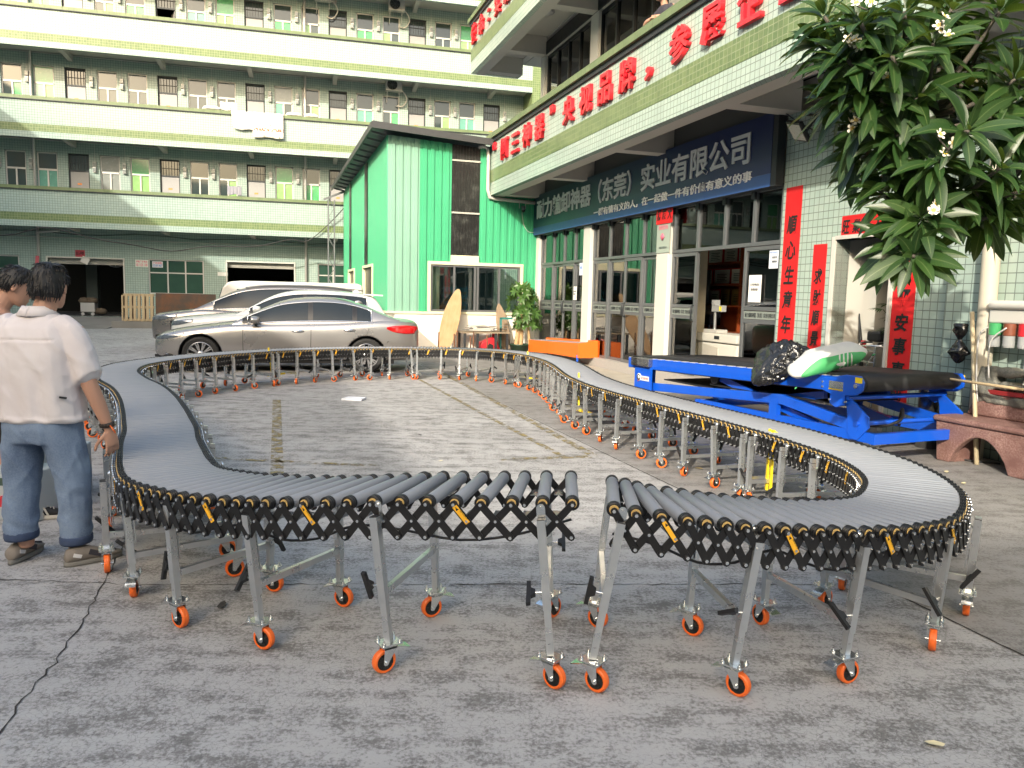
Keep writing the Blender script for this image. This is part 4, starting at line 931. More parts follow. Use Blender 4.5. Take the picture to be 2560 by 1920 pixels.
for ui, (sa, sb) in enumerate(UNITS):
    rs = [s for s in rollers if sa <= s < sb]
    p0 = at((sa + sb) / 2)[0]
    root = thing('roller_conveyor', 'grey roller ' + labels_unit[ui], 'conveyor', (p0.x, p0.y, 0), 0, 'flexible roller conveyors joined in a loop')
    inv = Matrix.Translation((-p0.x, -p0.y, 0))
    extra = MB() if len(rs) > 100 else None
    for k, s in enumerate(rs):
        p, d, q, ZR = at(s); zj = rl.gauss(0, .0007)
        R_ = Matrix(((-d.x * 0 - q.y, 0, q.x, p.x), (q.x, 0, q.y, p.y), (0, -1, 0, ZR + zj), (0, 0, 0, 1)))
        # axis z -> q ; x -> perpendicular in plane ; y -> down
        if len(rs) > 100 and k >= 100: extra.add(rm_.v, rm_.f, 0, True, inv @ R_); extra.m[-len(rm_.m):] = rm_.m; continue
        if r_me is None: o = rm_.build('roller', [grey_roll, blk, yring, zinc], root, inv @ R_); r_me = o.data
        else: obj('roller', r_me, root, inv @ R_)
    if extra and extra.v: tag(extra.build('rollers', [grey_roll, blk, yring, zinc], root), kind='stuff')
    # lattices: two crossed layers of black links on each side, bolts at the pivots
    for side in (-1, 1):
        b = MB(); H = .137; pts = []
        flip = side == -1 or ui not in (4, 5)          # which diagonal lies outside
        for s in rs:
            p, d, q, ZR = at(s); pts.append((p + q * side * LX, q, ZR - .002))
        for i, (P_, q, zt) in enumerate(pts):
            o_ = q * side
            def V(pt, z, off): return Vector((pt.x + o_.x * off, pt.y + o_.y * off, z))
            for z in (zt, zt - H): b.cyl(inv @ V(P_, z, -.012), inv @ V(P_, z, .017), .0075, n=6, mat=1)
            if i + 1 < len(pts):
                Q_, q2, zt2 = pts[i + 1]; m_ = (P_ + Q_) / 2
                A1, B1, A2, B2 = (P_, zt), (Q_, zt2 - H), (Q_, zt2), (P_, zt - H)
                for off, (A, B) in ((.009, (A2, B2) if flip else (A1, B1)), (0, (A1, B1) if flip else (A2, B2))):
                    A = inv @ V(A[0], A[1], off); B = inv @ V(B[0], B[1], off); b.bar(A, B, .006, .031, 0, up=(0, 0, 1))
                    for e__ in (A, B): b.cyl(e__ - Vector((o_.x, o_.y, 0)) * .003, e__ + Vector((o_.x, o_.y, 0)) * .003, .0155, n=8, mat=0, smooth=False)
                zm = (zt + zt2 - H) / 2
                b.cyl(inv @ V(m_, zm, -.03), inv @ V(m_, zm, .017), .0065, n=6, mat=1)
                b.bar(inv @ V(m_, zm + .008, -.022), inv @ V(m_, zm + .008, -.12), .038, .003, 2, up=(0, 0, 1))
        b.build('scissor_lattice', [blk, zinc, zinc], root)
        # belt guard and warning plates
        for i in range(3, len(pts) - 1, 6):
            (P_, q, zt), (Q_, _, zt2) = pts[i], pts[i + 1]; o_ = q * side
            (A, za), (B, zb) = ((Q_, zt2), (P_, zt - H)) if flip else ((P_, zt), (Q_, zt2 - H))
            A = Vector((A.x + o_.x * .0125, A.y + o_.y * .0125, za)); B = Vector((B.x + o_.x * .0125, B.y + o_.y * .0125, zb))
            m_ = A.lerp(B, .30); ax = (A - B).normalized(); yv = -Vector((o_.x, o_.y, 0)); yv = (yv - ax * yv.dot(ax)).normalized(); xv = yv.cross(ax)
            R_ = inv @ Matrix(((xv.x, yv.x, ax.x, m_.x), (xv.y, yv.y, ax.y, m_.y), (xv.z, yv.z, ax.z, m_.z), (0, 0, 0, 1)))
            if st_me is None: o = sticker_mesh().build('warning_plate', [sticker_yellow, ink], root, R_); st_me = o.data
            else: obj('warning_plate', st_me, root, R_)
    # legs
    spots = []
    if ui == 0:
        spots = [(None, f_) for f_ in FRONT]; s = s_near(-2.27, 4.88)
        while s < sb - .15: spots.append((s, None)); s += .36
    elif ui == len(UNITS) - 1:
        spots = [(None, f_) for f_ in FRONT_R]; s = sa + .06
        while s < s_near(2.33, 4.75): spots.append((s, None)); s += .41
    else:
        L_ = sb - sa; n_ = max(3, round((L_ - .2) / .40)); spots = [(sa + .08 + (L_ - .16) * k / n_, None) for k in range(n_ + 1)]
    for s, fr_ in spots:
        if fr_ is not None:
            s = min(rs, key=lambda s2: (lambda P: hypot(P[0].x - P[2].x * (LX + .018) - fr_[0], P[0].y - P[2].y * (LX + .018) - fr_[1]))(at(s2)))
        else: s = min(rs, key=lambda r: abs(r - s))
        p, d, q, ZR = at(s); tops = []
        for side in (-1, 1):
            o_ = Vector((q.x * side, q.y * side, 0)); top = Vector((p.x, p.y, ZR - .002)) + o_ * (LX + .018)
            if fr_ is not None and side == -1: top = Vector((fr_[0], fr_[1], ZR - .002))
            ln = Vector((rl.gauss(0, .01), rl.gauss(0, .01)))
            if fr_ is not None: ln = Vector((fr_[2] - fr_[0], fr_[3] - fr_[1])) * (1 if side == -1 else .6)
            if side == 1 and fr_ is not None: ln = ln - 2 * ln.dot(o_.xy) * o_.xy * 0
            foot = (top.x + (o_.x * .047 if fr_ is None or side == 1 else 0) + ln.x - p0.x, top.y + (o_.y * .047 if fr_ is None or side == 1 else 0) + ln.y - p0.y)
            ang = rl.uniform(0, 2 * pi) if ui not in (0, 6) or rl.random() < .6 else atan2(d.y, d.x) + pi
            if ui in (4, 5): ang = rl.gauss(.5, .35)
            L_, R_ = place_leg(root, inv @ top, o_, foot, ang, side == -1 or rl.random() < .6)
            tops.append((L_, R_))
        a = tops[0][1] @ Vector((0, -.030, -.36)); b_ = tops[1][1] @ Vector((0, -.030, -.36))
        c = MB(); c.bar(a, b_, .022, .030); c.build('crossbar', steel, root)
    # hanging drive cable
    c = MB(); q_ = []
    for k, s in enumerate(rs[::2]):
        p, d, q, ZR = at(s); q_.append(inv @ Vector((p.x - q.x * .17, p.y - q.y * .17, ZR - .09 - .09 * abs(sin(k * .85)))))
    if len(q_) > 3: c.tube(catmull([tuple(v) for v in q_], 3), .006, 5); c.build('drive_cable', black_plastic, root)
    # yellow tow bar at a joint
    if ui in (2, 4, 5, 6):
        s = sa + .02; p, d, q, ZR = at(s); dd = Vector((d.x, d.y, 0)); ii = Vector((q.x, q.y, 0))
        base = Vector((p.x, p.y, 0)) + ii * .14
        c = MB()
        if ui == 6:
            for k in (0, .05): c.bar(inv @ (base + dd * k + Vector((0, 0, .10))), inv @ (base + dd * k + Vector((0, 0, .58))), .03, .016, up=(1, 0, 0))
            c.bar(inv @ (base + Vector((0, 0, .56))), inv @ (base + dd * .08 + Vector((0, 0, .56))), .03, .02)
        else:
            c.bar(inv @ (base + Vector((0, 0, .62))), inv @ (base + dd * .06 + Vector((0, 0, .22))), .035, .02, up=(1, 0, 0))
            c.bar(inv @ (base - dd * .02 + ii * .0 + Vector((0, 0, .16))), inv @ (base + dd * .42 - ii * .1 + Vector((0, 0, .16))), .03, .03)
        c.build('tow_bar', yellow_paint, root)
# ================================================================ people
skin = mat('skin', (.42, .235, .165), .55, 0, .10, 9); hair_m = mat('black_hair', (.008, .007, .007), .5, 0, .4, 60, .3)
def ring(c, ax, up, rx, ry, n=14, sq=2.0):
    """superellipse ring at c, normal ax; rx across (ax x up), ry along up"""
    ax = Vector(ax).normalized(); up = (Vector(up) - ax * Vector(up).dot(ax)).normalized(); sd = ax.cross(up); out = []
    for k in range(n):
        a = 2 * pi * k / n; cx, sy = cos(a), sin(a)
        x = (abs(cx) ** (2 / sq)) * (1 if cx >= 0 else -1); y = (abs(sy) ** (2 / sq)) * (1 if sy >= 0 else -1)
        out.append(tuple(Vector(c) + sd * rx * x + up * ry * y))
    return out
def limb(mb, pts, rad, n=12, mat=0):
    """closed tapered limb through pts; rad: radius or (rx, ry)"""
    P = catmull([tuple(p) for p in pts], 5); Rr = catmull([(r, r) if not isinstance(r, tuple) else r for r in rad], 5)
    rings = []; pv = [Vector(p) for p in P]
    for i, p in enumerate(pv):
        d = (pv[min(i + 1, len(pv) - 1)] - pv[max(i - 1, 0)])
        rings.append(ring(p, d, (0, 1, .01) if abs(d.normalized().y) < .9 else (0, 0, 1), Rr[i][0], Rr[i][1], n))
    a0 = pv[0] - (pv[1] - pv[0]).normalized() * min(Rr[0]) * .5; a1 = pv[-1] + (pv[-1] - pv[-2]).normalized() * min(Rr[-1]) * .6
    rings = [[tuple(a0.lerp(Vector(q), .5)) for q in rings[0]]] + rings + [[tuple(a1.lerp(Vector(q), .5)) for q in rings[-1]]]
    mb.loft(rings, mat); return mb
def merge(o, vox, sm=6, fac=.5):
    bm = bmesh.new(); bm.from_mesh(o.data); bmesh.ops.recalc_face_normals(bm, faces=bm.faces); bm.to_mesh(o.data); bm.free()
    m = o.modifiers.new('remesh', 'REMESH'); m.mode = 'VOXEL'; m.voxel_size = vox
    s_ = o.modifiers.new('smooth', 'SMOOTH'); s_.iterations = sm; s_.factor = fac
    bpy.context.view_layer.update(); return evaluated(o)
def hand(mb, wrist, down, palm, thumb, s=1.0, curl=.35, r2=0):
    """relaxed hand: wrist point, direction of the fingers, palm normal, thumb side; five separate fingers"""
    w = Vector(wrist); d = Vector(down).normalized(); pn = Vector(palm); pn = (pn - d * pn.dot(d)).normalized(); t = Vector(thumb); t = (t - d * t.dot(d) - pn * t.dot(pn)).normalized()
    k = w + d * .085 * s
    mb.loft([ring(w + d * x * s, d, pn, a * s, b * s, 12) for x, a, b in ((-.02, .027, .020), (.01, .029, .018), (.045, .039, .016), (.085, .040, .014), (.096, .036, .010))], 0)
    for i, (off, ln) in enumerate(((.030, .072), (.010, .081), (-.011, .075), (-.030, .060))):
        b = k + t * off * s; sp = t * (.10 * (off / .03)); pts = [b - d * .012 * s]; a = curl * (.5 + .12 * i); p = Vector(b); ln *= s
        for j, fr in enumerate((.45, .32, .23)):
            dr = (d * cos(a) + pn * sin(a) + sp).normalized(); p = p + dr * ln * fr; pts.append(Vector(p)); a += curl * (.9 if j == 0 else .7)
        P = catmull([tuple(q) for q in pts], 3); n_ = len(P)
        mb.tube(P, [(.0092 - .0022 * q / (n_ - 1)) * s for q in range(n_)], 8)
    b = w + d * .022 * s + t * .027 * s; pts = [b, b + (d * .55 + t * .55 + pn * .35) * .034 * s, b + (d * .95 + t * .75 + pn * .65) * .05 * s, b + (d * 1.35 + t * .78 + pn * .75) * .062 * s]
    mb.tube(catmull([tuple(q) for q in pts], 3), [.0125 * s - .0004 * q for q in range(10)], 8)
def head_mesh(mb, c, f, u, s=1.0):
    """head centred at c (mid of skull), facing f, up u: skull, jaw, nose, brow, ears"""
    f = Vector(f).normalized(); u = (Vector(u) - f * Vector(u).dot(f)).normalized(); r_ = f.cross(u); c = Vector(c)
    P = lambda a, b, d: c + (f * a + r_ * b + u * d) * s
    secs = [(-.118, .0, .020, .022), (-.112, .048, .040, .045), (-.085, .026, .058, .074), (-.05, .010, .066, .090), (-.01, .0, .072, .097), (.035, -.004, .077, .100), (.07, -.008, .072, .092), (.098, -.012, .052, .066), (.113, -.014, .022, .028)]
    mb.loft([ring(P(a, 0, z), u, f, rx * s, ry * s, 18, 2.15) for z, a, rx, ry in secs], 0)
    mb.loft([ring(P(a, 0, z), f, u, rx * s, ry * s, 10) for z, a, rx, ry in ((.012, .085, .008, .010), (-.005, .101, .010, .014), (-.02, .112, .014, .013), (-.028, .104, .016, .009), (-.03, .090, .014, .006))], 0)
    for b in (-1, 1):
        mb.loft([ring(P(a, b * .033, .022), f, u, .020 * s, .007 * s, 10) for a in (.075, .094, .098)], 0)            # brow
        mb.loft([ring(P(.084, b * .034, -.018), f, u, .018 * s, .016 * s, 10), ring(P(.090, b * .034, -.018), f, u, .010 * s, .009 * s, 10)], 0)   # cheek
        e = P(-.005, b * .078, -.008)
        mb.loft([ring(e + r_ * b * q * s, r_ * b, u, a * s, z * s, 12) for q, a, z in ((-.012, .010, .018), (.004, .017, .031), (.010, .018, .033), (.014, .013, .027))], 0)
    mb.loft([ring(P(a, 0, -.062), f, u, .024 * s, q * s, 10) for a, q in ((.080, .012), (.101, .010), (.104, .005))], 0)     # lips
    mb.loft([ring(P(a, 0, -.098), f, u, .022 * s, .014 * s, 10) for a in (.07, .095, .100)], 0)     # chin
    return P
def eyes_mouth(root, P, f, u):
    b = MB()
    for s_ in (-1, 1): b.lathe([(.001, -.004), (.010, -.002), (.0115, .0), (.006, .004), (.001, .005)], 12, 0, Matrix.Translation(P(.0885, s_ * .033, .002)) @ Vector(f).to_track_quat('Z', 'Y').to_matrix().to_4x4() @ Matrix.Diagonal((1.25, .55, 1, 1)))
    b.build('eyes', mat('eye_dark', (.02, .012, .01), .15), root)
    b = MB()
    for s_ in (-1, 1): b.tube([P(.092, s_ * .016, .027), P(.098, s_ * .032, .033), P(.085, s_ * .053, .027)], .0042, 6)
    b.build('eyebrows', hair_m, root)
    b = MB(); b.tube([P(.098, -.022, -.063), P(.106, 0, -.061), P(.098, .022, -.063)], .0028, 6); b.build('mouth', mat('lip_line', (.20, .07, .06), .5), root)
def hair(root, c, f, u, s, low_back, low_side, front, thick=.016, vox=.007, seed=1, fringe=.055):
    """cap of hair: a shell over the skull cut at the hairline, ruffled"""
    f = Vector(f).normalized(); u = (Vector(u) - f * Vector(u).dot(f)).normalized(); r_ = f.cross(u); c = Vector(c); V = []; n1, n2 = 44, 18
    for i in range(n2 + 1):
        for j in range(n1):
            a = 2 * pi * j / n1; ca, sa = cos(a), sin(a)     # a=0 front
            lim = low_back if ca < -.25 else (low_side if ca < .55 else front)
            if -.25 <= ca < .1: t_ = (ca + .25) / .35; lim = low_back + (low_side - low_back) * t_
            if .1 <= ca: t_ = min(1, (ca - .1) / .6); lim = low_side + (front - low_side) * t_
            z = lim + (.118 - lim) * (i / n2) ** .85; e = sqrt(max(0, 1 - (max(z, -.02) / .122) ** 2)) if z > 0 else 1 - .10 * (z / .1) ** 2
            t_ = thick * (1 if i else .35) * min(1, .35 + i * .3); x = (.098 * e + t_) * ca - .008; y = (.076 * e + t_) * sa
            nz = noise.noise(Vector((x * 40 + seed, y * 40, z * 22))) * .009 + noise.noise(Vector((x * 95 + seed, y * 95, z * 40))) * .005
            V.append(c + (f * (x + nz * ca) + r_ * (y + nz * sa) + u * (z + .012 * (i / n2) + nz * .5)) * s)
    b = MB(); F = [(i * n1 + j, i * n1 + (j + 1) % n1, (i + 1) * n1 + (j + 1) % n1, (i + 1) * n1 + j) for i in range(n2) for j in range(n1)]
    F.append(tuple(range(n2 * n1, n2 * n1 + n1))); b.add([tuple(v) for v in V], F, 0, True)
    # loose tufts so the edge is not a cut line
    rr = random.Random(seed)
    for k in range(420):
        j = rr.randrange(n1); i = rr.choice([0, 0, 1, 1, 2, 3, 5, 8, 11, 14, 16]); p = V[i * n1 + j]; q = V[min(i + 1, n2) * n1 + j]; d = (p - q).normalized() if (p - q).length > 1e-6 else -u
        rad = (p - c).normalized(); l_ = rr.uniform(.012, .026) * s; sw = Vector((rr.gauss(0, .3), rr.gauss(0, .3), rr.gauss(0, .2)))
        b.tube([p - d * .01, p + (d * .6 + rad * .22 + sw * .3) * l_, p + (d * 1.1 + rad * .2 + sw * .6) * l_], [.0035, .0025, .0005], 4)
    return b.build('hair', hair_m, root)
def fabric(name, c1, c2, scale, bump=.25, rough=.9, wave=None):
    if name in MAT: return MAT[name]
    t = NT(name); a = t.noise(scale, 5, .6); b_ = t.noise(scale * 30, 3, .6)
    x = t.mix(t.ramp(a, .38, .66), c1, c2); t.l(x, t.b.inputs['Base Color']); t.b.inputs['Roughness'].default_value = rough; t.b.inputs['Specular IOR Level'].default_value = .2
    t.bump(b_, bump, .002); MAT[name] = t.m; return t.m
def wrinkle(o, amp, scale, seed, zs=1.0, fold=None):
    for v in o.data.vertices:
        p = v.co; q = Vector((p.x * scale + seed, p.y * scale, p.z * scale * zs))
        d = noise.noise(q) * amp + abs(noise.noise(q * 2.1)) * amp * .6
        if fold: d += fold(p)
        v.co = p + v.normal * d
    o.data.update()
def crease(o, amp, scale, seed, skew=.7):
    """sharp cloth creases: ridged noise in a slanted frame"""
    o.data.update()
    for v in o.data.vertices:
        p = v.co; q = Vector(((p.x + skew * p.z) * scale + seed, p.y * scale, (p.z - .35 * p.x) * scale * .45 + seed))
        r = 1 - abs(noise.noise(q)) * 2; d = max(0, r - .45) ** 1.5 * amp * 1.6 * (.4 + .6 * abs(noise.noise(p * 3.1 + Vector((seed, 0, 0)))))
        v.co = p + v.normal * d
    o.data.update()
def shoe(mb, heel, toe_dir, s=1.0, mats=(0, 1)):
    """heel point on the ground, direction of the toe"""
    d = Vector((*toe_dir, 0)).normalized(); side = Vector((-d.y, d.x, 0)); h = Vector((*heel, 0)); L_ = .285 * s
    def sec(x, w, z0, z1, off=0): return [tuple(h + d * x + side * (w * cos(2 * pi * k / 12) + off) + Vector((0, 0, (z0 + z1) / 2 + (z1 - z0) / 2 * sin(2 * pi * k / 12)))) for k in range(12)]
    mb.loft([sec(x * s, w, z0, z1) for x, w, z0, z1 in ((-.012, .020, .03, .07), (.0, .036, .02, .098), (.04, .041, .018, .112), (.09, .042, .018, .108), (.14, .046, .018, .088), (.19, .050, .018, .068), (.235, .046, .018, .056), (.265, .034, .018, .046), (.282, .015, .022, .038))], mats[0])
    mb.loft([[tuple(Vector(p) * 1 + Vector((0, 0, 0))) for p in [(h + d * x * s + side * w * cos(a) * 1.0 + d * .0 + Vector((0, 0, z))) for a in [2 * pi * k / 12 for k in range(12)] for x, w in ((0, 0),)][:0]] for z in ()] or [[tuple(h + d * (.135 + .155 * cos(2 * pi * k / 20)) * s + side * (.050 * sin(2 * pi * k / 20) * (1 - .16 * (cos(2 * pi * k / 20) < 0))) + Vector((0, 0, z))) for k in range(20)] for z in (.002, .012, .028)], mats[1])
# ---------- man in the white shirt, back to the camera (local: x right as seen, y away, z up)
def man_white():
    root = thing('person', 'person in a white short sleeved shirt and blue jeans watching the conveyor', 'person', (-2.585, 4.15, 0), radians(-4))
    H = {}
    HD_ = Vector((.062, .03, 1.545)); face = Vector((-.10, .97, -.12)); upv = Vector((.02, .12, 1))
    b = MB()
    head_mesh(b, HD_, face, upv, .97)
    limb(b, [(.02, -.02, 1.34), (.045, .0, 1.42), (.057, .02, 1.50)], [.066, .058, .060])
    b.loft([ring((0, .0, z), (0, 0, 1), (0, 1, 0), rx, ry, 18, 2.3) for z, rx, ry in ((.80, .15, .10), (.90, .165, .11), (1.02, .15, .10), (1.15, .165, .11), (1.28, .185, .11), (1.36, .13, .085), (1.40, .07, .06))], 0)
    # right arm hangs by the belt; left arm hangs, mostly behind the hip
    limb(b, [(.20, 0, 1.32), (.245, -.01, 1.16), (.285, .0, 1.02), (.315, .03, .90), (.345, .06, .775)], [.058, .050, .043, .039, .027])
    hand(b, (.348, .062, .765), (.10, .12, -1), (-.75, .35, 0), (-.4, -.85, 0), 1.03, .42)
    limb(b, [(-.20, 0, 1.32), (-.25, -.01, 1.16), (-.275, .01, 1.02), (-.262, .05, .90), (-.235, .09, .79)], [.058, .050, .043, .038, .027])
    hand(b, (-.232, .092, .78), (.05, .10, -1), (.8, .2, 0), (.1, .95, 0), 1.03, .5)
    limb(b, [(-.095, 0, .85), (-.12, .0, .45), (-.14, .02, .09)], [.085, .06, .042]); limb(b, [(.095, 0, .85), (.13, .02, .45), (.15, .03, .09)], [.085, .06, .042])
    body = b.build('body', skin, root); merge(body, .0058, 4)
    hair(root, HD_, face, upv, .98, -.066, -.012, .050, .013, seed=2)
    # shirt: torso, shoulders and wide short sleeves
    b = MB()
    b.loft([ring((x, y, z), (0, 0, 1), (0, 1, 0), rx, ry, 22, 2.5) for z, x, y, rx, ry in ((.815, .0, .0, .232, .142), (.86, .0, .0, .233, .146), (.95, .0, -.004, .228, .147), (1.06, .0, -.008, .226, .148), (1.17, .0, -.014, .224, .146), (1.26, .0, -.016, .218, .138), (1.325, .004, -.014, .186, .118), (1.37, .008, -.008, .135, .092), (1.405, .012, .0, .085, .074))], 0)
    limb(b, [(.12, -.008, 1.335), (.195, -.01, 1.285), (.245, -.008, 1.19), (.275, .0, 1.08), (.285, .0, 1.06)], [.072, .076, .074, .077, .078], 14)
    limb(b, [(-.12, -.008, 1.335), (-.195, -.01, 1.285), (-.245, -.008, 1.19), (-.268, .0, 1.08), (-.276, .0, 1.06)], [.072, .076, .074, .077, .078], 14)
    sh = b.build('shirt', fabric('white_shirt_cotton', (.56, .52, .53), (.62, .59, .60), 3, .15), root); merge(sh, .008, 4)
    def folds(p):
        d = 0
        if p.y < .05 and .83 < p.z < 1.2: d += .010 * sin(p.x * 46 + 7 * p.z + 2.5 * noise.noise(Vector((p.x * 5, p.z * 5, 3)))) * max(0, min(1, (1.22 - p.z) * 4)) * .75
        d -= .006 * math.exp(-((p.z - 1.262) / .006) ** 2) if abs(p.x) < .17 and p.y < 0 else 0
        d += .006 * math.exp(-((p.z - .835) / .012) ** 2)
        return d
    sh.data.calc_loop_triangles() if hasattr(sh.data, 'calc_loop_triangles') else None
    wrinkle(sh, .005, 6, 3.3, .8, folds); crease(sh, .016, 5.5, 3); crease(sh, .008, 12, 8)
    bpy.context.view_layer.update()
    # collar: a folded band round the neck, low in front
    b = MB(); n_ = 26; V = []
    for k in range(n_ + 1):
        a = -pi / 2 + 2 * pi * k / n_; fr = max(0, sin(a))
        x, y = cos(a), sin(a)
        V += [(.012 + .074 * x, -.004 + .070 * y, 1.385 - .03 * fr), (.014 + .070 * x, .0 + .066 * y, 1.432 - .035 * fr), (.014 + .078 * x, .0 + .074 * y, 1.436 - .035 * fr), (.012 + .098 * x, -.01 + .094 * y, 1.385 - .03 * fr)]
    b.add(V, [(4 * k + q, 4 * k + 4 + q, 4 * k + 5 + q, 4 * k + 1 + q) for k in range(n_) for q in range(3)], 0, True); o = b.build('collar', MAT['white_shirt_cotton'], root); o.modifiers.new('t', 'SOLIDIFY').thickness = .004
    b = MB()
    for sx, xx in ((1, .19),): b.bar((xx, -.118, .962), (xx + .03 * sx, -.10, .955), .010, .010)
    b.build('side_tab', [black_plastic], root)
    # jeans: straight, roomy, cuffs turned
    b = MB()
    b.loft([ring((0, .0, z), (0, 0, 1), (0, 1, 0), rx, ry, 20, 2.6) for z, rx, ry in ((.70, .175, .125), (.78, .195, .138), (.86, .192, .134), (.92, .178, .122))], 0)
    limb(b, [(-.100, .0, .80), (-.115, .0, .66), (-.135, .01, .48), (-.150, .01, .30), (-.156, .01, .165)], [(.098, .118), (.094, .112), (.086, .098), (.080, .090), (.078, .088)], 16)
    limb(b, [(.100, .0, .80), (.125, .01, .66), (.145, .03, .48), (.150, .03, .30), (.152, .03, .150)], [(.098, .118), (.094, .112), (.084, .096), (.078, .088), (.076, .086)], 16)
    t = NT('washed_denim'); a_ = t.noise(2.3, 5, .6); sz = t.n('ShaderNodeSeparateXYZ'); t.l(t.obj(), sz.inputs[0]); fine = t.noise(130, 2)
    c_ = t.mix(t.ramp(a_, .36, .64), (.075, .115, .20), (.19, .26, .37)); c_ = t.mix(t.ramp(fine, .3, .9), c_, t.mix(.72, (.34, .42, .52), c_))
    t.l(c_, t.b.inputs['Base Color']); t.b.inputs['Roughness'].default_value = .9; t.bump(fine, .06, .001); denim = t.m
    j = b.build('jeans', denim, root); merge(j, .008, 5)
    wrinkle(j, .007, 8, 9.1, .6, lambda p: .003 * sin(p.z * 42 + p.x * 31 + 3 * noise.noise(p * 9)) * max(0, min(1, (.6 - p.z) * 3))); crease(j, .016, 6.5, 5, -.5); crease(j, .012, 9, 2, .6)
    b = MB()
    for cx_, cy_, cz_, rx, ry in ((-.156, .01, .135, .082, .092), (.152, .03, .118, .080, .090)):
        b.loft([ring((cx_, cy_, z), (0, 0, 1), (0, 1, 0), rx * q, ry * q, 18) for z, q in ((cz_ + .002, .90), (cz_, .98), (cz_ + .012, 1.02), (cz_ + .038, 1.02), (cz_ + .046, .97))], 0)
    b.build('cuffs', mat('denim_hem', (.035, .055, .11), .9, 0, .3, 40), root)
    bm_ = mat('shoe_suede', (.20, .175, .15), .85, 0, .2, 30); sole = mat('shoe_sole', (.16, .155, .14), .7, 0, .15); sk = mat('dark_mesh_panel', (.035, .035, .045), .8); pal_ = mat('reflective_trim', (.6, .6, .6), .4)
    for heel, td in (((-.175, -.055), (-.10, 1)), ((.145, -.045), (.62, .78))):
        b = MB(); shoe(b, heel, td, 1.0); d = Vector((*td, 0)).normalized(); side = Vector((-d.y, d.x, 0)); h = Vector((*heel, 0))
        for sd in (-1, 1):
            b.bar(h + d * .10 + side * sd * .043 + Vector((0, 0, .075)), h + d * .16 + side * sd * .046 + Vector((0, 0, .05)), .006, .03, 2); b.bar(h + d * .02 + side * sd * .036 + Vector((0, 0, .07)), h + d * .06 + side * sd * .041 + Vector((0, 0, .055)), .006, .02, 3)
        b.bar(h + d * .2 + side * .0 + Vector((0, 0, .066)), h + d * .245 + Vector((0, 0, .052)), .06, .01, 2)
        b.build('shoe', [bm_, sole, sk, pal_], root)
    b = MB(); c0 = Vector((.340, .055, .79)); b.loft([ring(c0 + Vector((0, 0, z)), (.1, .12, -1), (0, 1, 0), .033 + q, .029 + q, 14) for z, q in ((.014, .0), (.010, .006), (-.008, .006), (-.012, 0))], 0)
    for k in range(14): b.lathe([(.001, -.008), (.0085, 0), (.001, .008)], 6, 0, Matrix.Translation(c0 + Vector((.037 * cos(k * .449), .033 * sin(k * .449), .0))))
    b.tube([c0 + Vector((.03, -.02, 0)), c0 + Vector((.05, -.025, -.02)), c0 + Vector((.058, -.02, -.04)), c0 + Vector((.05, -.01, -.03))], .004, 5, 1); b.build('bracelet', [mat('dark_braid', (.03, .022, .018), .7), orange_rubber], root)
man_white()
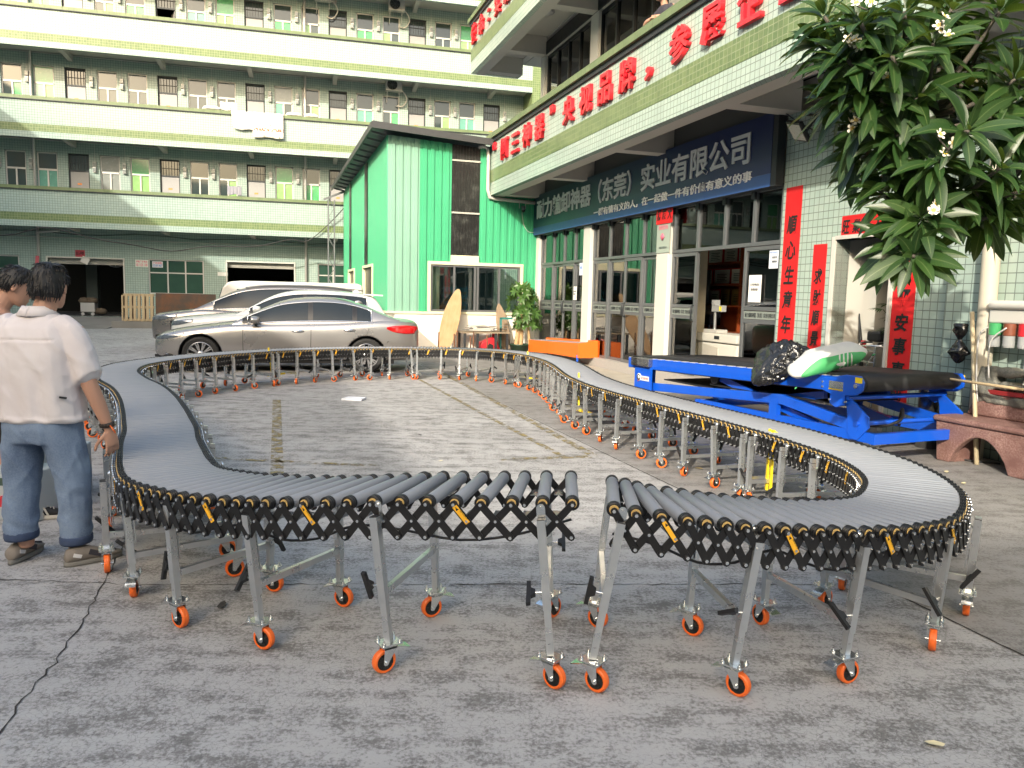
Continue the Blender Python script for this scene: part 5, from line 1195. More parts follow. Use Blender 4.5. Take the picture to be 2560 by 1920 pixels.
# ---------- man beside him, looking down, half cut by the frame (local: y is where he faces)
def man_black():
    root = thing('person', 'person in dark shorts looking down at the left edge of the photo', 'person', (-3.38, 5.0, 0), radians(-62))
    face = Vector((-.05, .90, -.45)); upv = Vector((0, .45, 1)); HD_ = Vector((0, .12, 1.54))
    b = MB(); P = head_mesh(b, HD_, face, upv, 1.0)
    limb(b, [(0, -.02, 1.33), (0, .03, 1.41), (0, .075, 1.49)], [.066, .056, .058])
    b.loft([ring((0, y, z), (0, 0, 1), (0, 1, 0), rx, ry, 18, 2.3) for z, y, rx, ry in ((.80, 0, .15, .10), (.95, 0, .15, .10), (1.12, 0, .16, .11), (1.27, .0, .185, .11), (1.35, .0, .14, .09), (1.39, .01, .07, .06))], 0)
    for sx in (-1, 1): limb(b, [(sx * .19, 0, 1.31), (sx * .235, .0, 1.15), (sx * .255, .04, 1.02), (sx * .23, .12, .91), (sx * .19, .19, .82)], [.058, .050, .042, .037, .027]); hand(b, (sx * .188, .195, .81), (-sx * .1, .35, -1), (-sx, 0, 0), (0, .9, .3), 1, .5)
    limb(b, [(-.10, 0, .84), (-.115, .02, .64), (-.12, .03, .47), (-.125, -.005, .30), (-.13, 0, .09)], [.088, .074, .054, .055, .040]); limb(b, [(.10, 0, .84), (.125, .10, .64), (.13, .15, .47), (.135, .13, .30), (.14, .14, .09)], [.088, .074, .054, .055, .040])
    body = b.build('body', skin, root); merge(body, .0058, 4); eyes_mouth(root, P, face, upv)
    hair(root, HD_, face, upv, 1.02, -.045, .012, .058, .013, seed=9)
    b = MB()
    b.loft([ring((0, y, z), (0, 0, 1), (0, 1, 0), rx, ry, 20, 2.4) for z, y, rx, ry in ((.86, 0, .195, .135), (1.0, 0, .19, .135), (1.15, 0, .20, .138), (1.27, -.005, .205, .13), (1.325, -.004, .175, .112), (1.365, .0, .12, .085))], 0)
    for sx in (-1, 1): limb(b, [(sx * .12, 0, 1.32), (sx * .195, 0, 1.27), (sx * .238, .0, 1.17), (sx * .25, .02, 1.10)], [.072, .076, .074, .072])
    o = b.build('shirt', fabric('brown_pink_tee', (.34, .20, .155), (.38, .23, .18), 3), root); merge(o, .010, 6); wrinkle(o, .008, 8, 5)
    b = MB(); b.loft([ring((0, 0, z), (0, 0, 1), (0, 1, 0), rx, ry, 20, 2.5) for z, rx, ry in ((.70, .175, .12), (.80, .185, .13), (.90, .17, .12))], 0)
    limb(b, [(-.10, 0, .80), (-.125, .02, .62), (-.13, .03, .50)], [.108, .108, .112], 16); limb(b, [(.10, 0, .80), (.13, .08, .62), (.135, .11, .50)], [.108, .108, .112], 16)
    o = b.build('shorts', fabric('black_shorts_cloth', (.012, .012, .013), (.02, .02, .022), 4), root); merge(o, .010, 6); wrinkle(o, .009, 8, 1)
    blkm = mat('black_canvas', (.014, .014, .016), .8); wh = mat('white_stripe', (.5, .48, .44), .7)
    for heel, td in (((-.135, -.05), (-.05, 1)), ((.145, .09), (.05, 1))):
        b = MB(); shoe(b, heel, td, 1.0); h = Vector((*heel, 0)); d = Vector((*td, 0)).normalized(); side = Vector((-d.y, d.x, 0))
        for q in range(3):
            for sd in (-1, 1): b.bar(h + d * (.09 + q * .025) + side * sd * .044 + Vector((0, 0, .085)), h + d * (.115 + q * .025) + side * sd * .047 + Vector((0, 0, .03)), .006, .011, 1)
        for q in range(5): b.bar(h + d * (.115 + q * .018) + side * .025 + Vector((0, 0, .105 - q * .009)), h + d * (.125 + q * .018) - side * .025 + Vector((0, 0, .105 - q * .009)), .006, .006, 1)
        b.build('shoe', [blkm, wh], root)
        b = MB(); b.cyl(h + d * .035 + Vector((0, 0, .08)), h + d * .03 + Vector((0, 0, .15)), .044, .042, 14); b.build('sock', blkm, root)
man_black()
# ---------- man leaning on the upper balcony, cut by the top edge
def man_top():
    root = thing('person', 'person in a dark tee leaning on the upper balcony parapet', 'person'); root.matrix_world = shop_M @ Matrix.Translation((5.12, -1.0, 4.93)) @ Matrix.Rotation(radians(190), 4, 'Z')
    b = MB(); face = Vector((0, 1, -.1)); P = head_mesh(b, Vector((0, .10, 1.55)), face, (0, .1, 1), 1.0)
    limb(b, [(0, 0, 1.34), (0, .04, 1.42), (0, .07, 1.5)], [.066, .058, .058])
    b.loft([ring((0, 0, z), (0, 0, 1), (0, 1, 0), rx, ry, 18, 2.3) for z, rx, ry in ((.80, .15, .10), (1.0, .15, .10), (1.27, .185, .11), (1.36, .12, .08))], 0)
    for sx in (-1, 1): limb(b, [(sx * .19, 0, 1.31), (sx * .25, .06, 1.17), (sx * .25, .20, 1.10), (sx * .12, .26, 1.12), (-sx * .02, .27, 1.12)], [.056, .048, .042, .036, .027]); hand(b, (-sx * .02, .27 + .03 * sx, 1.12), (-sx, 0, -.1), (0, -.3, -1), (0, .3, 1), .95, .4)
    for sx in (-1, 1): limb(b, [(sx * .1, 0, .84), (sx * .11, 0, .45), (sx * .12, 0, .06)], [.088, .056, .040])
    o = b.build('body', skin, root); merge(o, .007, 4); eyes_mouth(root, P, face, (0, .1, 1)); hair(root, Vector((0, .10, 1.55)), face, (0, .1, 1), 1.0, -.05, 0, .055, .014, seed=4)
    b = MB(); b.loft([ring((0, 0, z), (0, 0, 1), (0, 1, 0), rx, ry, 18, 2.4) for z, rx, ry in ((.82, .19, .13), (1.0, .185, .13), (1.25, .20, .128), (1.32, .165, .11), (1.37, .10, .08))], 0)
    for sx in (-1, 1): limb(b, [(sx * .12, 0, 1.32), (sx * .2, .02, 1.26), (sx * .245, .06, 1.17)], [.07, .072, .07])
    o = b.build('shirt', fabric('charcoal_tee', (.035, .034, .045), (.05, .048, .06), 4), root); merge(o, .011, 5); wrinkle(o, .008, 8, 2)
    b = MB(); b.loft([ring((0, 0, z), (0, 0, 1), (0, 1, 0), .17, .12, 16) for z in (.75, .9)], 0)
    for sx in (-1, 1): limb(b, [(sx * .1, 0, .82), (sx * .11, 0, .45), (sx * .12, 0, .08)], [.10, .08, .075])
    o = b.build('trousers', fabric('dark_trousers', (.03, .03, .035), (.04, .04, .045), 4), root); merge(o, .012, 5)
man_top()
# ================================================================ plants
def leaf_mat(name, dark, light, vein, trans=.25, rough=.36):
    if name in MAT: return MAT[name]
    t = NT(name); uv = t.n('ShaderNodeUVMap').outputs[0]; s_ = t.n('ShaderNodeSeparateXYZ'); t.l(uv, s_.inputs[0])
    ab = t.n('ShaderNodeMath', operation='ABSOLUTE'); t.l(s_.outputs[0], ab.inputs[0])
    w = t.n('ShaderNodeMath', operation='MULTIPLY_ADD'); t.l(ab.outputs[0], w.inputs[0]); w.inputs[1].default_value = -.10; t.l(s_.outputs[1], w.inputs[2])
    fr = t.n('ShaderNodeMath', operation='MULTIPLY'); t.l(w.outputs[0], fr.inputs[0]); fr.inputs[1].default_value = 18
    fc = t.n('ShaderNodeMath', operation='FRACT'); t.l(fr.outputs[0], fc.inputs[0])
    lat = t.ramp(fc.outputs[0], .0, .16, (1, 1, 1), (0, 0, 0))
    oi = t.n('ShaderNodeObjectInfo'); nz = t.noise(2.2, 3)
    g = t.n('ShaderNodeNewGeometry'); 
    base = t.mix(t.ramp(g.outputs['Random Per Island'], 0, 1), dark, light)
    base = t.mix(t.ramp(nz, .35, .7), base, tuple(x * 1.25 for x in dark))
    lm = t.n('ShaderNodeMath', operation='MULTIPLY'); t.l(lat, lm.inputs[0]); lm.inputs[1].default_value = .30
    c = t.mix(lm.outputs[0], base, vein)
    c = t.mix(t.ramp(ab.outputs[0], .03, .10, (1, 1, 1), (0, 0, 0)), c, vein)
    t.l(c, t.b.inputs['Base Color']); t.b.inputs['Roughness'].default_value = rough; t.b.inputs['Specular IOR Level'].default_value = .45
    tl = t.n('ShaderNodeBsdfTranslucent'); tc = t.mix(.5, c, (.22, .32, .03)); t.l(tc, tl.inputs[0])
    mx = t.n('ShaderNodeMixShader'); mx.inputs[0].default_value = trans; t.l(t.b.outputs[0], mx.inputs[1]); t.l(tl.outputs[0], mx.inputs[2])
    t.l(mx.outputs[0], t.t.nodes['Material Output'].inputs[0]); t.bump(lat, .12, .002)
    MAT[name] = t.m; return t.m
class Leaves:
    def __init__(s): s.v = []; s.f = []; s.uv = []
    def leaf(s, base, d, up, L, wd, droop, fold=.25, seg=8, twist=0):
        """lance-shaped blade from base along d, bending down along -up"""
        d = Vector(d).normalized(); up = (Vector(up) - d * Vector(up).dot(d)).normalized(); sd = d.cross(up)
        if twist: R_ = Matrix.Rotation(twist, 3, d); up = R_ @ up; sd = R_ @ sd
        o = len(s.v); p = Vector(base); st = L / seg; a = 0; g = Vector((0, 0, -1))
        for i in range(seg + 1):
            u_ = i / seg; w = wd * max(0.02, (sin(pi * min(1, u_ ** .80 * 1.0)) ** .8)) * (1 if u_ < .97 else .3) * (.35 + .65 * min(1, u_ * 4) if u_ < .25 else 1)
            for q in (-1, 0, 1): s.v.append(tuple(p + sd * w * q + up * fold * w * abs(q))); s.uv.append((q, u_))
            dd = (d + g * droop * (u_ ** 1.3) * 2).normalized(); p = p + dd * st
            up = (up - dd * up.dot(dd)).normalized(); 
        for i in range(seg):
            for q in (0, 1):
                a = o + i * 3 + q; s.f.append((a, a + 1, a + 4, a + 3))
    def build(s, name, m, parent):
        me = bpy.data.meshes.new(name); me.from_pydata(s.v, [], s.f); uv = me.uv_layers.new(name='UVMap')
        for lp in me.loops: uv.data[lp.index].uv = s.uv[lp.vertex_index]
        me.materials.append(m); me.polygons.foreach_set('use_smooth', [True] * len(me.polygons)); return obj(name, me, parent)
plum_leaf = leaf_mat('plumeria_leaf', (.014, .042, .011), (.040, .085, .018), (.10, .15, .05))
bark = mat('plumeria_bark', (.085, .075, .06), .85, 0, .3, 14, .2)
WH_ = [(1.97, 5.20, 3.40), (2.08, 4.90, 3.26), (2.39, 5.00, 3.37), (2.79, 5.20, 3.47), (2.98, 5.00, 3.38), (2.06, 5.00, 3.07), (2.24, 4.80, 3.04), (2.53, 4.90, 3.15), (3.05, 5.30, 3.26), (2.15, 5.30, 2.93), (2.28, 5.00, 2.84), (2.46, 4.90, 2.82), (3.00, 5.40, 2.98), (2.25, 5.20, 2.71), (2.40, 5.00, 2.62), (2.57, 4.80, 2.44), (2.99, 5.00, 2.75), (3.12, 5.00, 2.98), (2.49, 5.20, 2.40), (2.68, 4.70, 2.59), (2.55, 4.90, 2.10), (2.83, 5.00, 2.28), (2.95, 4.80, 2.40), (3.20, 5.00, 2.29), (2.52, 4.90, 1.86), (3.11, 5.10, 2.15), (3.31, 5.20, 2.70), (3.49, 5.20, 3.24), (3.56, 5.20, 2.79), (3.65, 5.30, 2.34), (3.12, 5.90, 3.28), (3.49, 6.00, 3.11), (2.95, 5.80, 2.82), (2.80, 5.90, 3.55), (2.29, 5.60, 3.50), (2.04, 5.50, 3.33)]
tree = thing('plumeria_tree', 'plumeria tree with long dark leaves and white yellow flowers at top right', 'tree', (4.35, 5.7, 0))
rt = random.Random(21); T0 = Vector((4.35, 5.7, 0))
lv = Leaves(); lim = MB(); nodes = [Vector((3.45, 5.5, 2.45)), Vector((3.05, 5.5, 2.55)), Vector((2.75, 5.4, 2.85)), Vector((2.75, 5.35, 2.2)), Vector((3.35, 5.7, 2.9))]
fork = Vector((4.25, 5.65, 1.75))
lim.tube([tuple(fork - T0), tuple(Vector((3.95, 5.5, 2.1)) - T0), tuple(nodes[0] - T0)], [.075, .062, .046], 10)
for a, b, r0, r1 in ((nodes[0], nodes[1], .052, .042), (nodes[1], nodes[2], .042, .034), (nodes[0], nodes[3], .046, .034), (nodes[0], nodes[4], .05, .036)):
    m_ = a.lerp(b, .5) + Vector((rt.gauss(0, .05), rt.gauss(0, .05), -.05)); lim.tube(catmull([tuple(q - T0) for q in (a, m_, b)], 4), [r0 + (r1 - r0) * k / 8 for k in range(9)], 9)
rx_ = random.Random(77)
WH_ = WH_ + [(w[0] + rx_.uniform(-.13, .16), w[1] + rx_.uniform(.1, .45), w[2] + rx_.uniform(-.16, .12)) for w in WH_[:30]]
fl_spots = []
for wi, w in enumerate(WH_):
    c = Vector(w); nd = min(nodes, key=lambda q: (q - c).length); ax = ((c - nd).normalized() + Vector((0, -.25, .55))).normalized()
    m_ = nd.lerp(c, .55) + Vector((rt.gauss(0, .04), rt.gauss(0, .04), -.07)); pts = catmull([tuple(q - T0) for q in (nd, m_, c)], 4); lim.tube(pts, [.022 - .011 * k / 8 for k in range(9)], 7)
    e1 = ax.cross(Vector((.3, .2, 1))).normalized(); e2 = ax.cross(e1); n_ = rt.randint(15, 20)
    for k in range(n_):
        a = k * 2.399 + rt.uniform(-.3, .3); u_ = k / n_; el = .95 - 1.35 * u_ + rt.gauss(0, .12)
        d = (ax * sin(el) + (e1 * cos(a) + e2 * sin(a)) * cos(el)).normalized(); base = c - ax * .05 * u_ + d * .02 - T0
        Lf = rt.uniform(.24, .36) * (1 if u_ > .2 else .75)
        lv.leaf(base, d, ax + Vector((0, 0, .35)), Lf, Lf * rt.uniform(.115, .15), rt.uniform(.22, .52), rt.uniform(.12, .4), 8, rt.gauss(0, .25))
    if wi in (1, 5, 7, 10, 13, 15, 17, 12, 20): fl_spots.append((c + ax * .06 + Vector((0, -.10, .03)), ax))
lim.build('limbs', bark, tree); lv.build('crown', plum_leaf, tree)
tk = MB(); tk.tube(catmull([(0, 0, -.02), (.03, .0, .55), (-.02, .02, 1.1), tuple(fork - T0)], 5), [.13 - .055 * k / 15 for k in range(16)], 12); tk.build('trunk', bark, tree)
pet = mat('plumeria_petal', (.78, .74, .62), .6, 0, .05); pet2 = mat('plumeria_throat', (.75, .50, .05), .6)
for c, ax in fl_spots:
    b = MB()
    for q in range(rt.randint(3, 5)):
        fc = c + Vector((rt.gauss(0, .035), rt.gauss(0, .03), rt.gauss(0, .03))) - T0; fa = (Vector((rt.gauss(0, .5), -1, rt.gauss(.3, .4)))).normalized(); e1 = fa.cross(Vector((0, 0, 1))).normalized(); e2 = fa.cross(e1)
        b.tube([tuple(c - ax * .05 - T0), tuple(fc - fa * .02)], [.006, .004], 5, 2)
        for k in range(5):
            a = 2 * pi * k / 5 + q; r_ = e1 * cos(a) + e2 * sin(a); s_ = fa.cross(r_)
            b.add([tuple(fc), tuple(fc + r_ * .014 + s_ * .010 + fa * .004), tuple(fc + r_ * .031 + s_ * .012 + fa * .010), tuple(fc + r_ * .037 + fa * .010), tuple(fc + r_ * .030 - s_ * .008 + fa * .007), tuple(fc + r_ * .013 - s_ * .006 + fa * .003)], [(0, 1, 2, 3, 4, 5)], 0)
            b.add([tuple(fc + fa * .005), tuple(fc + r_ * .014 + s_ * .006 + fa * .008), tuple(fc + r_ * .014 - s_ * .005 + fa * .008)], [(0, 1, 2)], 1)
    b.build('flower_cluster', [pet, pet2, bark], tree)
# money tree in a green pot by the shopfront
mt = thing('potted_tree', 'money tree with tan trunks in a dark green pot before the green shed', 'potted plant', (.18, 20.75, 0))
b = MB(); b.lathe([(.001, .0), (.20, .0), (.27, .24), (.30, .245), (.30, .275), (.265, .275), (.255, .23), (.001, .225)], 24, 0); b.build('pot', mat('dark_green_pot', (.02, .05, .03), .4), mt)
lt = mat('tan_bark', (.36, .24, .12), .8, 0, .25, 12, .2)
for x, h, r_ in ((-.10, 1.0, .07), (.03, 1.1, .065), (.28, .92, .05)):
    b = MB(); b.tube(catmull([(x, .03 * x, .2), (x * .8 + .02, .02, .55), (x * .7, -.01, h)], 5), [r_ - .02 * k / 10 for k in range(11)], 10); b.build('trunk', lt, mt)
lv = Leaves(); rp = random.Random(4)
for k in range(95):
    z = rp.uniform(.72, 1.85); rr = .44 * sqrt(max(.1, 1 - ((z - 1.2) / .75) ** 2)); a = rp.uniform(0, 2 * pi); q = rp.uniform(.45, 1); c = Vector((.07 + rr * q * cos(a) + (.12 if z < 1.2 else -.04), rr * q * sin(a), z)); out = Vector((cos(a), sin(a), .25)).normalized()
    for j in range(6):
        aa = 2 * pi * j / 6 + rp.uniform(-.2, .2); e1 = out.cross(Vector((0, 0, 1))).normalized(); e2 = out.cross(e1); d = (e1 * cos(aa) + e2 * sin(aa) + out * .35).normalized(); lv.leaf(c, d, out, rp.uniform(.13, .2), .032, .5, .2, 5)
lv.build('crown', leaf_mat('money_tree_leaf', (.035, .09, .018), (.075, .16, .035), (.13, .2, .07)), mt)
# palm in a white planter in the doorway
pm_ = thing('potted_palm', 'dark fan palm in a tall white planter inside the doorway', 'potted plant'); pm_.matrix_world = shop_M @ Matrix.Translation((8.98, .62, .05))
b = MB(); b.lathe([(.001, .0), (.17, .0), (.23, .78), (.25, .78), (.25, .82), (.21, .82), (.20, .75), (.001, .74)], 24, 0); b.build('pot', mat('white_ceramic', (.60, .58, .54), .25, 0, .05), pm_)
lv = Leaves(); st_ = MB()
for k in range(22):
    a = rp.uniform(0, 2 * pi); h = rp.uniform(.35, .75); r_ = rp.uniform(.08, .33); tip = Vector((r_ * cos(a), r_ * sin(a), .78 + h)); st_.tube(catmull([(.03 * cos(a), .03 * sin(a), .72), (tip.x * .4, tip.y * .4, .78 + h * .6), tuple(tip)], 3), .005, 5)
    out = Vector((cos(a), sin(a), .3)).normalized(); e1 = out.cross(Vector((0, 0, 1))).normalized(); e2 = e1.cross(out)
    for j in range(11):
        aa = -1.25 + 2.5 * j / 10; lv.leaf(tip, out * cos(aa) + e1 * sin(aa), e2, rp.uniform(.15, .24), .011, .5, .1, 5)
st_.build('stems', mat('palm_stem', (.05, .08, .03), .7), pm_); lv.build('crown', leaf_mat('palm_leaf', (.015, .035, .014), (.03, .06, .022), (.05, .08, .03)), pm_)
# ================================================================ blue belt loader
bl = thing('belt_loader', 'bright blue wheeled belt loader with black belt parked beside the shop', 'belt loader', (3.35, 7.35, 0))
def blue_mat():
    t = NT('blue_machine_paint'); f_ = t.noise(3, 5); c = t.mix(f_, (.004, .075, .52), (.006, .10, .62)); t.l(c, t.b.inputs['Base Color']); t.b.inputs['Roughness'].default_value = .3; t.b.inputs['Coat Weight'].default_value = .4; t.b.inputs['Specular IOR Level'].default_value = .5; return t.m
blue = blue_mat(); belt_m = mat('black_rubber_belt', (.016, .016, .017), .62, 0, .2, 18, .05)
Lx = Vector((-.40, .917, 0)).normalized(); Wy = Vector((.917, .40, 0)); Wy.normalize(); LL, WD = 4.1, 1.34
# local frame: x along the length (from the drum end to the far end), y across towards the shop
Rb = Matrix(((Lx.x, Wy.x, 0, 0), (Lx.y, Wy.y, 0, 0), (0, 0, 1, 0), (0, 0, 0, 1)))
bl.matrix_world = Matrix.Translation((3.35, 7.35, 0)) @ Rb.to_4x4() @ Matrix.Diagonal((1, 1, 1, 1))
ztop = lambda x: .87 - .13 * x / LL
for y in (0, WD):
    b = MB()
    A = [(-.02, y, ztop(0) - .10), (LL, y, ztop(LL) - .095)]; b.bar(A[0], A[1], .05, .15); o = b.build('side_rail', blue, bl); bevel(o, .008)
    b = MB()
    for k in range(22): b.bar((.2 + k * .18, y, ztop(.2 + k * .18) - .022), (.3 + k * .18, y, ztop(.3 + k * .18) - .022), .052, .006)
    b.build('edge_dashes', mat('edge_white', (.55, .55, .55), .5), bl)
b = MB(); n_ = 24
P_ = [(LL - .05, ztop(LL) + .0)] + [(x, ztop(x) + .005) for x in (3, 2, 1, .1)] + [(-.0 - .085 * sin(a), ztop(0) - .08 + .085 * cos(a)) for a in [k * pi / 10 for k in range(0, 11)]] + [(1, ztop(1) - .19), (LL - .05, ztop(LL) - .18)]
b.loft([[(x, y, z) for x, z in P_] for y in (.035, WD - .035)], 0, True, True); b.build('belt', belt_m, bl)
b = MB(); b.cyl((0, -.02, ztop(0) - .08), (0, .035, ztop(0) - .08), .07, n=20); b.cyl((0, WD - .035, ztop(0) - .08), (0, WD + .03, ztop(0) - .08), .07, n=20); b.build('drum_end', dark_metal, bl)
for y, sg in ((-.035, -1), (WD + .035, 1)):
    b = MB(); Mx = Matrix(((1, 0, 0, 0), (0, 0, 1, y), (0, 1, 0, 0), (0, 0, 0, 1)))
    prof = [(.42, .80), (.42, .69), (.30, .66), (.30, .56), (.22, .53), (.12, .56), (.12, .66), (-.02, .68), (-.09, .73), (-.10, .81), (-.06, .87), (.12, .865)]
    b.prism(prof, -.012, .012, 0, Mx); o = b.build('end_bracket', blue, bl); bevel(o, .006)
    b = MB(); b.box(-.085, .0, y + sg * .0125 - .001, y + sg * .0125 + .001, .80, .855, 0); b.cyl((-.02, y, .77), (-.02, y + sg * .03, .77), .022, n=10, mat=1); b.box(.14, .32, y + sg * .0125 - .001, y + sg * .0125 + .001, .70, .79, 1); b.box(.14, .32, y + sg * .0125 - .001, y + sg * .0128 + .001, .70, .715, 0)
    for q in ((.40, .77), (.40, .72), (.1, .60), (.3, .6)): b.cyl((q[0], y, q[1]), (q[0], y + sg * .02, q[1]), .011, n=8, mat=1)
    b.build('bracket_sticker', [yellow_paint, zinc], bl)
    # lever plates of the lift
    b = MB(); Mx = Matrix(((1, 0, 0, 0), (0, 0, 1, y - sg * .05), (0, 1, 0, 0), (0, 0, 0, 1)))
    b.prism([(.16, .66), (.06, .62), (-.14, .48), (-.15, .38), (-.02, .24), (.06, .24), (.10, .30), (.12, .5)], -.011, .011, 0, Mx); o = b.build('lever_plate', blue, bl); bevel(o, .005)
for (x, z) in ((.10, .64), (-.02, .40)):
    b = MB(); b.cyl((x, -.02, z), (x, WD + .02, z), .024, n=14); b.build('cross_tube', blue, bl)
# lower deck: boom arms, black plates, base frame
for y in (.05, WD - .05):
    b = MB(); b.tube([(3.75, y, .30), (1.0, y, .50), (.04, y, .35)], .001, 4)
    b = MB(); b.bar((3.75, y, .33), (1.02, y, .50), .05, .11); b.bar((1.06, y, .50), (.02, y, .36), .052, .11); o = b.build('boom_arm', blue, bl); bevel(o, .008)
    b = MB(); b.cyl((.02, y - .05, .36), (.02, y + .05, .36), .05, n=16); b.build('pivot', blue, bl)
    b = MB(); b.bar((-.20, y, .28), (2.5, y, .26), .05, .10); b.build('base_rail', blue, bl)
    b = MB(); b.box(1.1, 1.22, y - .03, y + .03, .26, .50); b.build('upright', blue, bl)
    b = MB(); b.bar((.6, y + (.1 if y < .5 else -.1), .28), (2.3, y + (.1 if y < .5 else -.1), .62), .05, .08); b.bar((2.3, y + (.16 if y < .5 else -.16), .28), (.6, y + (.16 if y < .5 else -.16), .60), .05, .08); b.build('scissor_arm', blue, bl)
b = MB(); b.bar((-.20, .0, .28), (-.20, WD, .28), .06, .10); b.bar((2.5, .0, .26), (2.5, WD, .26), .06, .10); o = b.build('base_crossbar', blue, bl)
b = MB(); b.box(.55, 1.5, .12, WD - .12, .52, .535); b.box(1.55, 2.4, .12, WD - .12, .50, .515); b.box(2.45, 3.4, .12, WD - .12, .45, .465); b.build('deck_plate', belt_m, bl)
b = MB(); b.cyl((2.3, .1, .60), (2.3, WD - .1, .60), .08, n=16); b.build('lower_drum', black_plastic, bl)
b = MB(); b.box(LL - .62, LL - .18, -.10, .04, .62, .74, 0); b.box(LL - .35, LL - .18, -.10, -.02, .62, .74); o = b.build('motor_cover', [mat('brushed_steel', (.35, .35, .35), .25, .9)], bl); bevel(o, .01)
b = MB(); b.box(LL - .62, LL - .22, -.05, -.02, .20, .62); b.box(LL - .30, LL - .22, -.02, .25, .20, .62); b.box(LL - .6, LL - .25, WD - .02, WD + .02, .1, .62); o = b.build('end_plate', blue, bl)
b = MB(); Mx = Matrix.Translation((LL - .34, -.053, .46)) @ Matrix.Rotation(pi / 2, 4, 'X'); b.lathe([(.055, 0), (.055, .004), (.001, .004)], 22, 0, Mx); b.lathe([(.042, .005), (.042, .007), (.001, .007)], 20, 1, Mx); b.lathe([(.026, .008), (.026, .010), (.001, .010)], 20, 0, Mx); b.box(LL - .585, LL - .385, -.056, -.051, .42, .485, 0)
b.add([(LL - .35, -.062, .43), (LL - .31, -.062, .40), (LL - .33, -.062, .395)], [(0, 1, 2)], 2); b.build('logo', [mat('decal_white', (.7, .7, .7), .5), ink, red_letter], bl)
lettering('logo_lettering', '耐力输卸神器', LL - .40, -.057, .435, .17, .035, red_letter, bl, .003, .0, 0, Matrix.Rotation(pi, 4, 'Z') @ Matrix.Diagonal((1, 1, 1, 1)))
for x, y in ((-.12, .1), (-.12, WD - .1), (2.3, .1), (2.3, WD - .1)):
    b = MB(); b.box(x - .06, x + .06, y - .05, y + .05, .21, .225, 1); b.bar((x - .02, y - .045, .21), (x + .03, y - .045, .08), .008, .06, 1, (1, 0, 0)); b.bar((x - .02, y + .045, .21), (x + .03, y + .045, .08), .008, .06, 1, (1, 0, 0)); b.build('caster', [nyl := mat('cream_nylon', (.56, .50, .32), .4), steel], bl)
    b = MB(); b.lathe([(.02, -.03), (.08, -.032), (.088, -.02), (.088, .02), (.08, .032), (.02, .03)], 24, 0, Matrix.Translation((x + .03, y, .088)) @ Matrix.Rotation(pi / 2, 4, 'X')); b.build('wheel', nyl, bl)
b = MB(); b.tube(catmull([(.15, .2, .36), (.0, .35, .36), (-.05, .55, .42), (.1, .75, .5), (.2, .85, .42), (.25, .9, .30)], 5), .016, 7); b.tube(catmull([(-.05, WD - .12, .40), (-.07, WD - .1, .2), (-.06, WD - .12, .02), (-.2, WD - .1, .012), (-.5, WD + .1, .012)], 5), .010, 6); b.build('hose', black_plastic, bl)
# white woven sack and black plastic bag lying over its near rail
def bagmesh(nu, nv, fn): 
    V = [fn(i / nu, 2 * pi * j / nv) for i in range(nu + 1) for j in range(nv)]; F = [(i * nv + j, i * nv + (j + 1) % nv, (i + 1) * nv + (j + 1) % nv, (i + 1) * nv + j) for i in range(nu) for j in range(nv)]
    F += [tuple(range(nv))[::-1], tuple(range(nu * nv, nu * nv + nv))]; return V, F
t = NT('woven_sack'); sx_ = t.n('ShaderNodeSeparateXYZ'); t.l(t.obj(), sx_.inputs[0])
def band(sock, c, h):
    m_ = t.n('ShaderNodeMath', operation='COMPARE'); t.l(sock, m_.inputs[0]); m_.inputs[1].default_value = c; m_.inputs[2].default_value = h; return m_.outputs[0]
slant = t.n('ShaderNodeMath', operation='MULTIPLY_ADD'); t.l(sx_.outputs[1], slant.inputs[0]); slant.inputs[1].default_value = -.6; t.l(sx_.outputs[0], slant.inputs[2])
wv = t.n('ShaderNodeMath', operation='PINGPONG'); t.l(slant.outputs[0], wv.inputs[0]); wv.inputs[1].default_value = .022
th = t.n('ShaderNodeMath', operation='GREATER_THAN'); t.l(wv.outputs[0], th.inputs[0]); th.inputs[1].default_value = .008
hl_ = t.n('ShaderNodeMath', operation='GREATER_THAN'); t.l(sx_.outputs[0], hl_.inputs[0]); hl_.inputs[1].default_value = .18
h2 = t.n('ShaderNodeMath', operation='LESS_THAN'); t.l(sx_.outputs[0], h2.inputs[0]); h2.inputs[1].default_value = .03
o1 = t.n('ShaderNodeMath', operation='MAXIMUM'); t.l(th.outputs[0], o1.inputs[0]); t.l(hl_.outputs[0], o1.inputs[1]); o2 = t.n('ShaderNodeMath', operation='MAXIMUM'); t.l(o1.outputs[0], o2.inputs[0]); t.l(h2.outputs[0], o2.inputs[1])
an = t.n('ShaderNodeMath', operation='MULTIPLY'); t.l(o2.outputs[0], an.inputs[0]); t.l(band(sx_.outputs[1], -.150, .030), an.inputs[1])
t.l(t.mix(an.outputs[0], (.60, .60, .57), (.06, .36, .12)), t.b.inputs['Base Color']); t.b.inputs['Roughness'].default_value = .55; t.bump(t.noise(55, 3), .12, .004); sackm = t.m
rb = random.Random(5)
def fsack(u_, a):
    x = (u_ - .5) * .84; e = max(.02, 1 - abs(2 * u_ - 1) ** 3.2) ** .6; w = .185 * (e * .75 + .25 * (1 if 0 < u_ < 1 else .5)); h = .115 * e
    y = w * cos(a); z = h * sin(a); nz = noise.noise(Vector((x * 7, y * 9, z * 9))) * .022 + (1 - abs(noise.noise(Vector((x * 14, y * 6, z * 12)))) * 2) * .007; return (x, y + nz * .6, z + nz - .10 * max(0, -.15 - x) * 2.6)
V, F = bagmesh(34, 22, fsack); b = MB(); b.add(V, F, 0, True)
for e in (-1, 1):
    for q in (-.12, .12): b.tube([(e * .41, q, -.02 if e > 0 else -.16), (e * .45, q * 1.15, .0 if e > 0 else -.17)], [.014, .006], 6)
